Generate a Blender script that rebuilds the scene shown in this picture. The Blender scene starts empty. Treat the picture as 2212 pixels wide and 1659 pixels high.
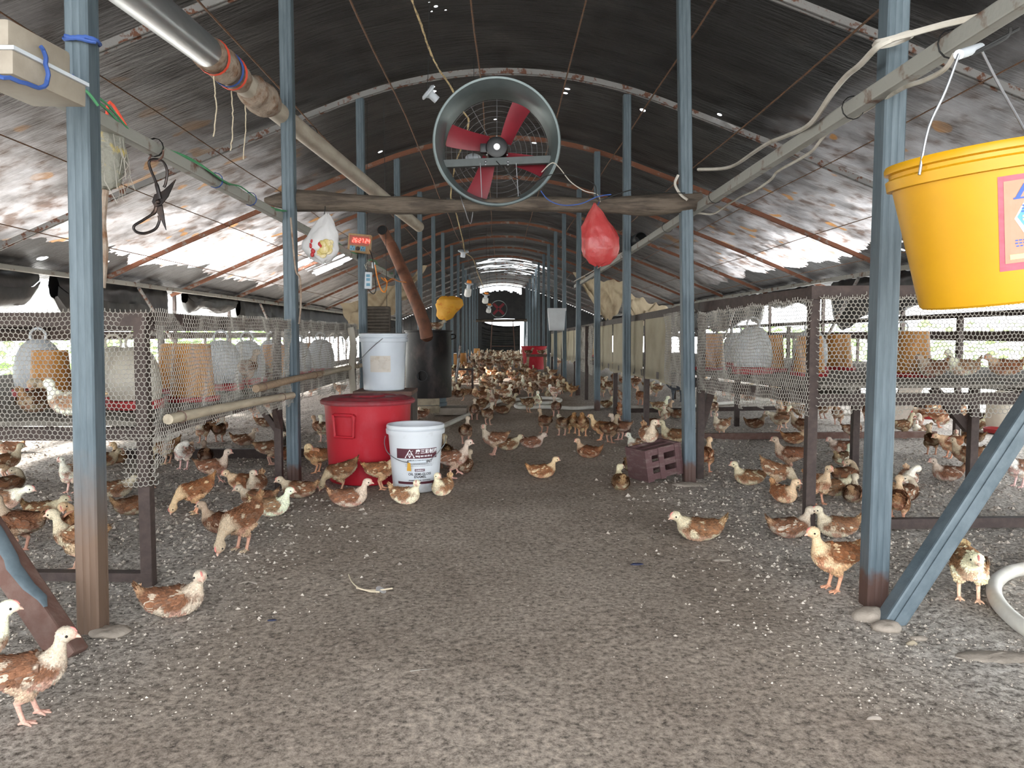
import bpy, bmesh, math, random
import numpy as np
from mathutils import Vector, Matrix, Euler
R = math.radians
PI = math.pi
sc = bpy.context.scene
C = sc.collection
random.seed(7)
rng = np.random.default_rng(11)

# ------------------------------------------------------------------ camera, sky, exposure
F = 1700.0                      # focal length in pixels of the 2212 x 1659 frame
PITCH, YAW = R(3.62), R(0.81)
CAMP = Vector((0, 0, 1.0))
cd = bpy.data.cameras.new('camera')
cd.sensor_fit = 'HORIZONTAL'
cd.sensor_width = 36
cd.lens = 36 * F / 2212
cd.clip_start, cd.clip_end = 0.05, 300
cam = bpy.data.objects.new('camera', cd)
C.objects.link(cam)
cam.location = CAMP
cam.rotation_euler = (PI / 2 - PITCH, 0, -YAW)
sc.camera = cam
CM = cam.rotation_euler.to_matrix()

w = bpy.data.worlds.new('overcast_sky')
sc.world = w
w.use_nodes = True
bg = w.node_tree.nodes['Background']
bg.inputs[0].default_value = (0.90, 0.955, 1.0, 1)
bg.inputs[1].default_value = 3.0
sun = bpy.data.lights.new('hazy_sun', 'SUN')
sun.energy = 9.0
sun.angle = R(6)
sun.color = (1, 0.97, 0.92)
so = bpy.data.objects.new('hazy_sun', sun)
C.objects.link(so)
so.rotation_euler = (R(8), R(-53), 0)
sc.view_settings.view_transform = 'Standard'
sc.view_settings.look = 'None'
sc.view_settings.gamma = 1
sc.view_settings.use_curve_mapping = False
sc.view_settings.exposure = 1.62
sc.cycles.use_denoising = True
sc.cycles.adaptive_threshold = 0.02
sc.cycles.max_bounces = 8
sc.cycles.diffuse_bounces = 4
sc.cycles.transmission_bounces = 6
sc.cycles.transparent_max_bounces = 12
sc.cycles.sample_clamp_indirect = 6


def P(px, py, Y):
    """the point at world depth Y on the sight line of a pixel of the photograph"""
    d = CM @ Vector(((px - 1106) / F, -(py - 829.5) / F, -1))
    return CAMP + d * (Y / d.y)


def G(px, py, z=0.0):
    """where that sight line meets the height z"""
    d = CM @ Vector(((px - 1106) / F, -(py - 829.5) / F, -1))
    return CAMP + d * ((z - 1.0) / d.z)


def fz(x, y):
    """height of the trodden litter floor"""
    return (0.007 * np.sin(1.7 * x + 0.6 * y) + 0.006 * np.sin(2.9 * y - 1.1 * x + 1)
            + 0.004 * np.sin(5.3 * x + 4.1 * y)) - 0.006


def roofz(x):
    a = abs(x)
    z = 3.62 - 0.118 * a * a if a < 1.6 else 3.318 - 0.3776 * (a - 1.6) - 0.0085 * (a - 1.6) ** 2
    return z + 0.012 * x


# ------------------------------------------------------------------ materials
def _n(nt, t, **kw):
    n = nt.nodes.new(t)
    for k, v in kw.items():
        setattr(n, k, v)
    return n


def mat(name, base, rough=0.6, metal=0.0, second=None, scale=8.0, lo=0.45, hi=0.6, stretch=(1, 1, 1), bump=0.0,
        bscale=60.0, bstretch=None, var=0.15, alpha_trans=0.0, trans=0.0, spec=0.4, emit=0.0, detail=5, sheen=0.0):
    m = bpy.data.materials.new(name)
    m.use_nodes = True
    nt = m.node_tree
    b = nt.nodes['Principled BSDF']
    b.inputs['Roughness'].default_value = rough
    b.inputs['Metallic'].default_value = metal
    b.inputs['Specular IOR Level'].default_value = spec
    tc = _n(nt, 'ShaderNodeTexCoord')
    mp = _n(nt, 'ShaderNodeMapping')
    mp.inputs['Scale'].default_value = stretch
    nt.links.new(tc.outputs['Object'], mp.inputs['Vector'])
    nz = _n(nt, 'ShaderNodeTexNoise')
    nz.inputs['Scale'].default_value = scale
    nz.inputs['Detail'].default_value = detail
    nz.inputs['Roughness'].default_value = 0.62
    nt.links.new(mp.outputs[0], nz.inputs['Vector'])
    rp = _n(nt, 'ShaderNodeValToRGB')
    s = second or tuple(min(1, c * (1 + var)) for c in base)
    f = base if second else tuple(c * (1 - var) for c in base)
    rp.color_ramp.elements[0].position = lo if second else 0.3
    rp.color_ramp.elements[1].position = hi if second else 0.7
    rp.color_ramp.elements[0].color = (*f, 1)
    rp.color_ramp.elements[1].color = (*s, 1)
    nt.links.new(nz.outputs['Fac'], rp.inputs[0])
    nt.links.new(rp.outputs[0], b.inputs['Base Color'])
    if bump:
        n2 = _n(nt, 'ShaderNodeTexNoise')
        n2.inputs['Scale'].default_value = bscale
        n2.inputs['Detail'].default_value = 4
        if bstretch:
            m2 = _n(nt, 'ShaderNodeMapping')
            m2.inputs['Scale'].default_value = bstretch
            nt.links.new(tc.outputs['Object'], m2.inputs['Vector'])
            nt.links.new(m2.outputs[0], n2.inputs['Vector'])
        else:
            nt.links.new(tc.outputs['Object'], n2.inputs['Vector'])
        bp = _n(nt, 'ShaderNodeBump')
        bp.inputs['Strength'].default_value = bump
        bp.inputs['Distance'].default_value = 0.01
        nt.links.new(n2.outputs['Fac'], bp.inputs['Height'])
        nt.links.new(bp.outputs[0], b.inputs['Normal'])
    if trans:
        tr = _n(nt, 'ShaderNodeBsdfTranslucent')
        nt.links.new(rp.outputs[0], tr.inputs[0])
        mx = _n(nt, 'ShaderNodeMixShader')
        mx.inputs[0].default_value = trans
        out = nt.nodes['Material Output']
        nt.links.new(b.outputs[0], mx.inputs[1])
        nt.links.new(tr.outputs[0], mx.inputs[2])
        last = mx
        if alpha_trans:
            tp = _n(nt, 'ShaderNodeBsdfTransparent')
            m3 = _n(nt, 'ShaderNodeMixShader')
            m3.inputs[0].default_value = alpha_trans
            nt.links.new(mx.outputs[0], m3.inputs[1])
            nt.links.new(tp.outputs[0], m3.inputs[2])
            last = m3
        nt.links.new(last.outputs[0], out.inputs[0])
    if emit:
        b.inputs['Emission Color'].default_value = (*base, 1)
        b.inputs['Emission Strength'].default_value = emit
    return m


def add_low_rust(m, z0, z1, col):
    """rust creeping up from the foot of a post (object height z0..z1)"""
    nt = m.node_tree
    b = nt.nodes['Principled BSDF']
    src = b.inputs['Base Color'].links[0].from_socket
    tc = _n(nt, 'ShaderNodeTexCoord')
    sp = _n(nt, 'ShaderNodeSeparateXYZ')
    nt.links.new(tc.outputs['Object'], sp.inputs[0])
    nz = _n(nt, 'ShaderNodeTexNoise')
    nz.inputs['Scale'].default_value = 22
    nt.links.new(tc.outputs['Object'], nz.inputs['Vector'])
    ad = _n(nt, 'ShaderNodeMath', operation='MULTIPLY_ADD')
    nt.links.new(nz.outputs['Fac'], ad.inputs[0])
    ad.inputs[1].default_value = 0.12
    nt.links.new(sp.outputs['Z'], ad.inputs[2])
    mr = _n(nt, 'ShaderNodeMapRange')
    mr.inputs['From Min'].default_value = z0 + 0.06
    mr.inputs['From Max'].default_value = z1 + 0.06
    mr.inputs['To Min'].default_value = 1
    mr.inputs['To Max'].default_value = 0
    nt.links.new(ad.outputs[0], mr.inputs['Value'])
    mx = _n(nt, 'ShaderNodeMix', data_type='RGBA')
    nt.links.new(mr.outputs[0], mx.inputs['Factor'])
    nt.links.new(src, mx.inputs['A'])
    mx.inputs['B'].default_value = (*col, 1)
    nt.links.new(mx.outputs['Result'], b.inputs['Base Color'])
    return m


M = {}
M['galv'] = add_low_rust(mat('galvanised_steel', (0.066, 0.090, 0.106), 0.5, 0.12, (0.105, 0.135, 0.155), 16, 0.35, 0.7, (3, 3, 0.35), 0.1, 120, (1, 1, 0.1)), 0.10, 0.145, (0.085, 0.045, 0.035))
M['galv_rusty'] = add_low_rust(mat('galvanised_steel_rust_splashed', (0.066, 0.090, 0.106), 0.5, 0.12, (0.105, 0.135, 0.155), 16, 0.35, 0.7, (3, 3, 0.35), 0.1, 120, (1, 1, 0.1)), 0.30, 0.62, (0.15, 0.095, 0.065))
M['brace'] = mat('galvanised_brace', (0.075, 0.10, 0.115), 0.5, 0.12, (0.12, 0.15, 0.168), 14, 0.35, 0.7, (1, 1, 1), 0.1, 90)
M['arch'] = mat('galvanised_rust_spotted', (0.20, 0.195, 0.19), 0.6, 0.2, (0.11, 0.045, 0.025), 14, 0.53, 0.60, (1, 1, 1), 0.25, 70)
M['arch_rust'] = mat('rusty_steel', (0.17, 0.068, 0.038), 0.8, 0.05, (0.21, 0.185, 0.165), 9, 0.55, 0.66, (1, 1, 1), 0.3, 70)
M['rod'] = mat('rusty_rod', (0.16, 0.075, 0.035), 0.8, 0.0, (0.10, 0.06, 0.04), 20, 0.4, 0.6)
M['railpaint'] = mat('grey_paint_rust_edge', (0.28, 0.275, 0.25), 0.6, 0.1, (0.12, 0.06, 0.038), 7, 0.56, 0.66, (1, 1, 1), 0.2, 50)
M['oxide'] = mat('brown_oxide_paint', (0.040, 0.025, 0.021), 0.65, 0.0, (0.07, 0.046, 0.038), 22, 0.4, 0.75, (1, 1, 1), 0.2, 80)
M['rustbrown'] = mat('rust_brown', (0.12, 0.06, 0.045), 0.75, 0.0, (0.16, 0.10, 0.08), 18, 0.4, 0.7, (1, 1, 1), 0.2, 70)
M['wood'] = mat('weathered_log', (0.115, 0.09, 0.068), 0.85, 0, (0.055, 0.042, 0.032), 9, 0.42, 0.62, (0.5, 3, 3), 0.9, 30, (0.4, 3, 3))
M['plank'] = mat('raw_plank', (0.35, 0.25, 0.16), 0.8, 0, (0.23, 0.16, 0.11), 10, 0.4, 0.65, (1, 6, 6), 0.3, 60)
M['bamboo'] = mat('bamboo', (0.48, 0.41, 0.30), 0.6, 0, (0.33, 0.27, 0.20), 6, 0.4, 0.7, (4, 0.6, 4), 0.2, 40)
M['crate'] = mat('faded_red_crate', (0.115, 0.058, 0.058), 0.8, 0, (0.18, 0.125, 0.11), 8, 0.5, 0.68, (1, 1, 4), 0.4, 50)
M['red'] = mat('red_plastic', (0.38, 0.010, 0.020), 0.5, 0, (0.40, 0.035, 0.05), 12, 0.5, 0.8, (1, 1, 0.6), 0.06, 40)
M['redlid'] = mat('dusty_red_lid', (0.25, 0.02, 0.03), 0.6, 0, (0.22, 0.075, 0.08), 7, 0.42, 0.68)
M['white'] = mat('white_plastic', (0.56, 0.60, 0.645), 0.38, 0, (0.50, 0.535, 0.575), 5, 0.45, 0.8)
M['whitedirty'] = add_low_rust(mat('white_plastic_scuffed', (0.60, 0.62, 0.645), 0.4, 0, (0.50, 0.51, 0.52), 18, 0.58, 0.78), -0.01, 0.06, (0.36, 0.33, 0.30))
M['yellow'] = mat('yellow_plastic', (0.54, 0.275, 0.005), 0.38, 0, (0.50, 0.25, 0.006), 5, 0.4, 0.7)
M['ochre'] = mat('yellow_bag', (0.72, 0.40, 0.05), 0.5, 0, (0.62, 0.20, 0.03), 7, 0.55, 0.62, (1, 1, 1), 0.3, 30, trans=0.3)
M['duct'] = mat('bright_duct', (0.52, 0.54, 0.55), 0.3, 0.85, (0.42, 0.44, 0.45), 5, 0.3, 0.7, (6, 0.3, 6))
M['pvc'] = mat('dirty_pvc', (0.42, 0.37, 0.30), 0.6, 0, (0.26, 0.20, 0.15), 5, 0.45, 0.75, (2, 0.5, 2), 0.1, 60)
M['rag'] = mat('grimy_cloth_wrap', (0.30, 0.24, 0.19), 0.9, 0, (0.17, 0.09, 0.05), 14, 0.45, 0.65, (1, 1, 1), 0.8, 40)
M['flue'] = mat('rusted_flue', (0.20, 0.085, 0.05), 0.75, 0.1, (0.10, 0.05, 0.035), 9, 0.4, 0.7, (1, 1, 0.5), 0.2, 60)
M['stove'] = mat('sooty_steel', (0.018, 0.016, 0.016), 0.45, 0.5, (0.07, 0.05, 0.045), 5, 0.5, 0.8, (1, 1, 0.6), 0.15, 40)
M['black'] = mat('black_plastic', (0.012, 0.012, 0.013), 0.42)
M['rubber'] = mat('black_wire', (0.012, 0.012, 0.012), 0.6)
M['iron'] = mat('blackened_iron', (0.035, 0.03, 0.03), 0.4, 0.7, (0.075, 0.05, 0.04), 30, 0.5, 0.7)
M['steelwire'] = mat('steel_wire', (0.35, 0.36, 0.38), 0.4, 0.8)
M['fanring'] = mat('fan_galvanised', (0.15, 0.18, 0.18), 0.45, 0.5, (0.11, 0.135, 0.135), 6, 0.35, 0.7)
M['fanbar'] = mat('dull_grey_bar', (0.085, 0.095, 0.095), 0.6, 0.2)
M['blade'] = mat('fan_blade_red', (0.20, 0.016, 0.026), 0.5, 0, (0.15, 0.014, 0.022), 5, 0.4, 0.7)
M['net'] = mat('plastic_net', (0.36, 0.335, 0.295), 0.7, 0, (0.25, 0.225, 0.19), 4, 0.5, 0.75)
M['deck'] = mat('slatted_deck', (0.20, 0.18, 0.15), 0.85, 0, (0.12, 0.10, 0.085), 14, 0.4, 0.65, (1, 1, 1), 0.5, 40)
M['sack'] = mat('beige_sheeting', (0.39, 0.34, 0.25), 0.8, 0, (0.29, 0.245, 0.175), 3, 0.4, 0.75, (1, 1, 1), 0.3, 12, trans=0.35)
M['canvas'] = mat('stained_canvas', (0.44, 0.36, 0.25), 0.85, 0, (0.27, 0.20, 0.13), 3.5, 0.45, 0.7, (1, 1, 1), 0.5, 9, trans=0.25)
M['feeder'] = mat('amber_plastic', (0.68, 0.33, 0.08), 0.4, 0, (0.60, 0.27, 0.06), 4, 0.4, 0.7, trans=0.45)
M['drinker'] = mat('milky_plastic', (0.62, 0.64, 0.66), 0.4, 0, (0.55, 0.56, 0.58), 5, 0.4, 0.7, trans=0.3)
M['drinkerwarm'] = mat('aged_milky_plastic', (0.60, 0.55, 0.46), 0.4, 0, (0.52, 0.47, 0.40), 5, 0.4, 0.7, trans=0.35)
M['pan'] = mat('red_pan', (0.36, 0.022, 0.025), 0.5)
M['tarp'] = mat('black_tarpaulin', (0.016, 0.016, 0.017), 0.42, 0, (0.04, 0.036, 0.033), 2.5, 0.45, 0.8, (1, 1, 1), 0.6, 7)
M['hose'] = mat('pale_hose', (0.66, 0.63, 0.57), 0.5, 0, (0.50, 0.45, 0.37), 6, 0.45, 0.75)
M['cable'] = mat('dirty_white_cable', (0.45, 0.42, 0.37), 0.55, 0, (0.32, 0.285, 0.23), 9, 0.45, 0.7)
M['twine'] = mat('ochre_twisted_cord', (0.50, 0.38, 0.20), 0.8, 0, (0.20, 0.15, 0.10), 30, 0.5, 0.6)
M['green'] = mat('green_twine', (0.07, 0.26, 0.12), 0.7)
M['blue'] = mat('blue_twine', (0.035, 0.08, 0.27), 0.7)
M['orange'] = mat('orange_flex', (0.75, 0.24, 0.03), 0.5)
M['redtape'] = mat('red_tape', (0.62, 0.07, 0.035), 0.6)
M['brick'] = mat('pale_brick', (0.33, 0.27, 0.19), 0.9, 0, (0.22, 0.18, 0.13), 12, 0.4, 0.7, (1, 1, 1), 0.5, 50)
M['concrete'] = mat('dusty_concrete', (0.34, 0.285, 0.235), 0.9, 0, (0.25, 0.21, 0.17), 10, 0.4, 0.7, (1, 1, 1), 0.6, 40)
M['beigebox'] = mat('dusty_cream_steel', (0.33, 0.29, 0.235), 0.6, 0, (0.24, 0.205, 0.165), 6, 0.4, 0.7, (1, 1, 1), 0.1, 60)
M['maroon'] = mat('maroon_print', (0.085, 0.018, 0.028), 0.5, var=0.03)
M['ink'] = mat('black_ink', (0.025, 0.02, 0.025), 0.5, var=0.03)
M['inkgrey'] = mat('faint_ink', (0.36, 0.33, 0.31), 0.6, var=0.03)
M['whiteink'] = mat('white_print', (0.85, 0.85, 0.86), 0.5, var=0.03)
M['paper'] = mat('yellowed_paper', (0.58, 0.53, 0.47), 0.8, 0, (0.46, 0.38, 0.29), 16, 0.55, 0.75)
M['pink'] = mat('pink_border', (0.42, 0.10, 0.135), 0.5, 0, (0.35, 0.075, 0.105), 18, 0.4, 0.7, (1, 1, 3))
M['peach'] = mat('peach_label', (0.43, 0.22, 0.14), 0.5, 0, (0.42, 0.25, 0.17), 14, 0.4, 0.7)
M['skyblue'] = mat('label_blue', (0.10, 0.30, 0.50), 0.5, var=0.05)
M['cream'] = mat('label_cream', (0.76, 0.66, 0.50), 0.5, var=0.05)
M['navy'] = mat('label_navy', (0.04, 0.10, 0.42), 0.5, var=0.05)
M['lime'] = mat('label_yellow', (0.72, 0.72, 0.25), 0.5, var=0.05)
M['tan'] = mat('tan_wood_box', (0.40, 0.25, 0.12), 0.6, 0, (0.30, 0.18, 0.09), 8, 0.4, 0.7, (4, 1, 1))
M['displayred'] = mat('display_window', (0.30, 0.045, 0.012), 0.3)
M['led'] = mat('red_digit_light', (1.0, 0.04, 0.03), 0.5, emit=5.0, var=0.0)
M['socketblue'] = mat('blue_socket', (0.13, 0.30, 0.42), 0.5)
M['bulb'] = mat('frosted_bulb', (0.80, 0.80, 0.78), 0.3, trans=0.2)
M['bagyellow'] = mat('stale_yellow', (0.46, 0.36, 0.12), 0.5, 0, (0.60, 0.52, 0.34), 30, .45, .65)
M['bagwhite'] = mat('white_film_bag', (0.72, 0.71, 0.71), 0.35, 0, (0.60, 0.59, 0.59), 9, 0.4, 0.7, (1, 1, 0.4), 0.5, 18, (1, 1, 0.4), trans=0.3)
M['bagred'] = mat('red_film_bag', (0.52, 0.07, 0.07), 0.28, 0, (0.58, 0.15, 0.14), 10, 0.45, 0.7, (1, 1, 0.6), 0.7, 22, (1, 1, 0.6), trans=0.35)
M['wool'] = mat('grey_fibre_bundle', (0.24, 0.235, 0.20), 0.95, 0, (0.42, 0.33, 0.12), 24, 0.56, 0.68, (1, 1, 1), 1.0, 50)
M['horn'] = mat('beak_horn', (0.66, 0.43, 0.33), 0.5)
M['eye'] = mat('dark_eye', (0.008, 0.006, 0.005), 0.15, var=0.0)
M['comb'] = mat('pink_comb', (0.64, 0.22, 0.19), 0.6)
M['bluebird'] = mat('slate_plumage', (0.05, 0.055, 0.065), 0.7, 0, (0.11, 0.12, 0.14), 40, 0.4, 0.6, (1, 1, 1), 0.4, 80)
M['teal'] = mat('teal_plastic', (0.02, 0.10, 0.12), 0.5)
M['leaf'] = mat('shrub_leaves', (0.12, 0.25, 0.05), 0.6, 0, (0.20, 0.34, 0.09), 3, 0.4, 0.6)
M['outside'] = mat('bright_dry_yard', (0.70, 0.68, 0.64), 0.9, 0, (0.60, 0.58, 0.54), 2, 0.4, 0.7)
M['straw'] = mat('dry_straw', (0.55, 0.46, 0.33), 0.8)
M['litterblue'] = mat('blue_scrap', (0.025, 0.028, 0.06), 0.6)


# ------------------------------------------------------------------ mesh helpers
def basis(d, ref=Vector((0, 0, 1))):
    d = d.normalized()
    if abs(d.dot(ref)) > 0.98:
        ref = Vector((0, 1, 0)) if abs(d.y) < 0.9 else Vector((1, 0, 0))
    a = d.cross(ref).normalized()
    return a, a.cross(d).normalized()


ORG = {}


class MB:
    """collects shapes in world coordinates and links them as one mesh object"""

    def __init__(s):
        s.v, s.f, s.mi, s.cur = [], [], [], 0

    def add(s, vs, fs):
        n = len(s.v)
        s.v += [tuple(p) for p in vs]
        s.f += [tuple(i + n for i in f) for f in fs]
        s.mi += [s.cur] * len(fs)
        return s

    def box(s, c, size, rot=None, bev=0.0):
        hx, hy, hz = size[0] / 2, size[1] / 2, size[2] / 2
        m = rot.to_matrix() if rot is not None and hasattr(rot, 'to_matrix') else (rot or Matrix.Identity(3))
        c = Vector(c)
        if bev <= 0:
            vs = [c + m @ Vector((x * hx, y * hy, z * hz)) for x in (-1, 1) for y in (-1, 1) for z in (-1, 1)]
            return s.add(vs, [(0, 1, 3, 2), (4, 6, 7, 5), (0, 4, 5, 1), (2, 3, 7, 6), (0, 2, 6, 4), (1, 5, 7, 3)])
        b = min(bev, hx * .9, hy * .9, hz * .9)
        bm = bmesh.new()
        bmesh.ops.create_cube(bm, size=1)
        bmesh.ops.scale(bm, vec=(2 * hx, 2 * hy, 2 * hz), verts=bm.verts)
        bmesh.ops.bevel(bm, geom=bm.edges[:], offset=b, segments=2, affect='EDGES', profile=0.6)
        bm.verts.ensure_lookup_table()
        vs = [c + m @ v.co for v in bm.verts]
        fs = [[v.index for v in f.verts] for f in bm.faces]
        bm.free()
        return s.add(vs, fs)

    def beam(s, a, b, wd, ht, up=Vector((0, 0, 1)), bev=0.0):
        """a rectangular bar from a to b"""
        a, b = Vector(a), Vector(b)
        d = b - a
        x, z = basis(d, up)
        m = Matrix((x, d.normalized(), z)).transposed()
        return s.box((a + b) / 2, (wd, d.length, ht), m, bev)

    def tube(s, pts, r, n=8, cap=True, flat=1.0):
        pts = [Vector(p) for p in pts]
        k = len(pts)
        rs = r if isinstance(r, (list, tuple)) else [r] * k
        vs, fs = [], []
        ref = Vector((0, 0, 1))
        for i, p in enumerate(pts):
            d = pts[min(i + 1, k - 1)] - pts[max(i - 1, 0)]
            if d.length < 1e-9:
                d = Vector((0, 0, 1))
            a, b = basis(d, ref)
            ref = b
            for j in range(n):
                t = 2 * PI * j / n
                vs.append(p + (a * math.cos(t) + b * math.sin(t) * flat) * rs[i])
        for i in range(k - 1):
            for j in range(n):
                q = (j + 1) % n
                fs.append((i * n + j, i * n + q, (i + 1) * n + q, (i + 1) * n + j))
        if cap:
            fs.append(tuple(range(n - 1, -1, -1)))
            fs.append(tuple(range((k - 1) * n, k * n)))
        return s.add(vs, fs)

    def lathe(s, prof, c, axis=(0, 0, 1), n=40, xr=None, close=False):
        """prof: (radius, height) pairs turned about an axis through c"""
        ax = Vector(axis).normalized()
        a, b = basis(ax)
        if xr is not None:
            a = Vector(xr)
            b = ax.cross(a)
        c = Vector(c)
        vs, fs = [], []
        for (r, h) in prof:
            for j in range(n):
                t = 2 * PI * j / n
                vs.append(c + ax * h + (a * math.cos(t) + b * math.sin(t)) * max(r, 1e-4))
        k = len(prof)
        for i in range(k - 1 + (1 if close else 0)):
            i2 = (i + 1) % k
            for j in range(n):
                q = (j + 1) % n
                fs.append((i * n + j, i * n + q, i2 * n + q, i2 * n + j))
        return s.add(vs, fs)

    def ball(s, c, r, n=10, sq=(1, 1, 1)):
        c = Vector(c)
        vs, fs = [], []
        for i in range(n + 1):
            th = PI * i / n
            for j in range(2 * n):
                ph = PI * j / n
                vs.append(c + Vector((math.sin(th) * math.cos(ph) * sq[0], math.sin(th) * math.sin(ph) * sq[1], math.cos(th) * sq[2])) * r)
        for i in range(n):
            for j in range(2 * n):
                q = (j + 1) % (2 * n)
                fs.append((i * 2 * n + j, (i + 1) * 2 * n + j, (i + 1) * 2 * n + q, i * 2 * n + q))
        return s.add(vs, fs)

    def prism(s, poly, thick_vec):
        """a flat polygon given thickness"""
        t = Vector(thick_vec)
        k = len(poly)
        p = [Vector(q) for q in poly]
        fs = [tuple(range(k)), tuple(range(2 * k - 1, k - 1, -1))] + [(i, (i + 1) % k, k + (i + 1) % k, k + i) for i in range(k)]
        return s.add(p + [q + t for q in p], fs)

    def grid(s, fn, nu, nv):
        vs = [fn(i / nu, j / nv) for i in range(nu + 1) for j in range(nv + 1)]
        fs = [(i * (nv + 1) + j, (i + 1) * (nv + 1) + j, (i + 1) * (nv + 1) + j + 1, i * (nv + 1) + j + 1) for i in range(nu) for j in range(nv)]
        return s.add(vs, fs)

    def build(s, name, material, parent=None, smooth=True, org=None, angle=40):
        me = bpy.data.meshes.new(name)
        if parent is not None:
            o0 = ORG[parent.name]
        elif org is not None:
            o0 = Vector(org)
        else:
            a = np.array(s.v)
            o0 = Vector(((a[:, 0].min() + a[:, 0].max()) / 2, (a[:, 1].min() + a[:, 1].max()) / 2, a[:, 2].min()))
        me.from_pydata([(p[0] - o0.x, p[1] - o0.y, p[2] - o0.z) for p in s.v], [], s.f)
        ms = material if isinstance(material, (list, tuple)) else [material]
        for m in ms:
            me.materials.append(M[m] if isinstance(m, str) else m)
        if len(ms) > 1:
            me.polygons.foreach_set('material_index', s.mi)
        bm = bmesh.new()
        bm.from_mesh(me)
        bmesh.ops.recalc_face_normals(bm, faces=bm.faces)
        bm.to_mesh(me)
        bm.free()
        if smooth:
            me.shade_smooth()
            me.set_sharp_from_angle(angle=R(angle))
        o = bpy.data.objects.new(name, me)
        C.objects.link(o)
        if parent is not None:
            o.parent = parent
            ORG[o.name] = o0
        else:
            o.location = o0
            ORG[o.name] = o0
        return o


def tag(o, label=None, cat=None, group=None, kind=None):
    if label:
        o['label'] = label
    if cat:
        o['category'] = cat
    if group:
        o['group'] = group
    if kind:
        o['kind'] = kind
    return o


def thing(name, loc, label, cat, group=None):
    o = bpy.data.objects.new(name, None)
    o.empty_display_size = 0.05
    C.objects.link(o)
    o.location = Vector(loc)
    ORG[o.name] = Vector(loc)
    return tag(o, label, cat, group)


def struct(o):
    o['kind'] = 'structure'
    return o


def catmull(pts, m=6):
    pts = [Vector(p) for p in pts]
    out = []
    for i in range(len(pts) - 1):
        p0, p1, p2, p3 = pts[max(i - 1, 0)], pts[i], pts[i + 1], pts[min(i + 2, len(pts) - 1)]
        for k in range(m):
            t = k / m
            out.append(0.5 * ((2 * p1) + (p2 - p0) * t + (2 * p0 - 5 * p1 + 4 * p2 - p3) * t * t + (3 * p1 - p0 - 3 * p2 + p3) * t ** 3))
    out.append(pts[-1])
    return out


def wire(name, pts, r, material, label, cat, m=6, jit=0.0, group=None, n=6):
    q = catmull(pts, m)
    if jit:
        q = [p + Vector((random.uniform(-jit, jit), random.uniform(-jit, jit), random.uniform(-jit, jit))) for p in q]
    return tag(MB().tube(q, r, n).build(name, material), label, cat, group)


def nz(p, k=1.0, seed=0):
    """cheap smooth noise in -1..1"""
    x, y, z = p[0] * k, p[1] * k, p[2] * k
    s = seed * 1.7
    return (math.sin(1.9 * x + 2.3 * y + 1.1 * z + s) + math.sin(-2.7 * x + 1.3 * y + 2.9 * z + 2 * s + 1) + math.sin(3.1 * x - 3.7 * y + 1.7 * z + 3 * s + 2) * 0.7
            + math.sin(5.3 * x + 4.7 * y - 4.1 * z + s) * 0.4) / 3.1
# ------------------------------------------------------------------ large structure: floor, yard, roof film, end wall
FR = [2.66 + 2.6 * k for k in range(16)]      # depths of the frames
YEND = 41.7


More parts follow.
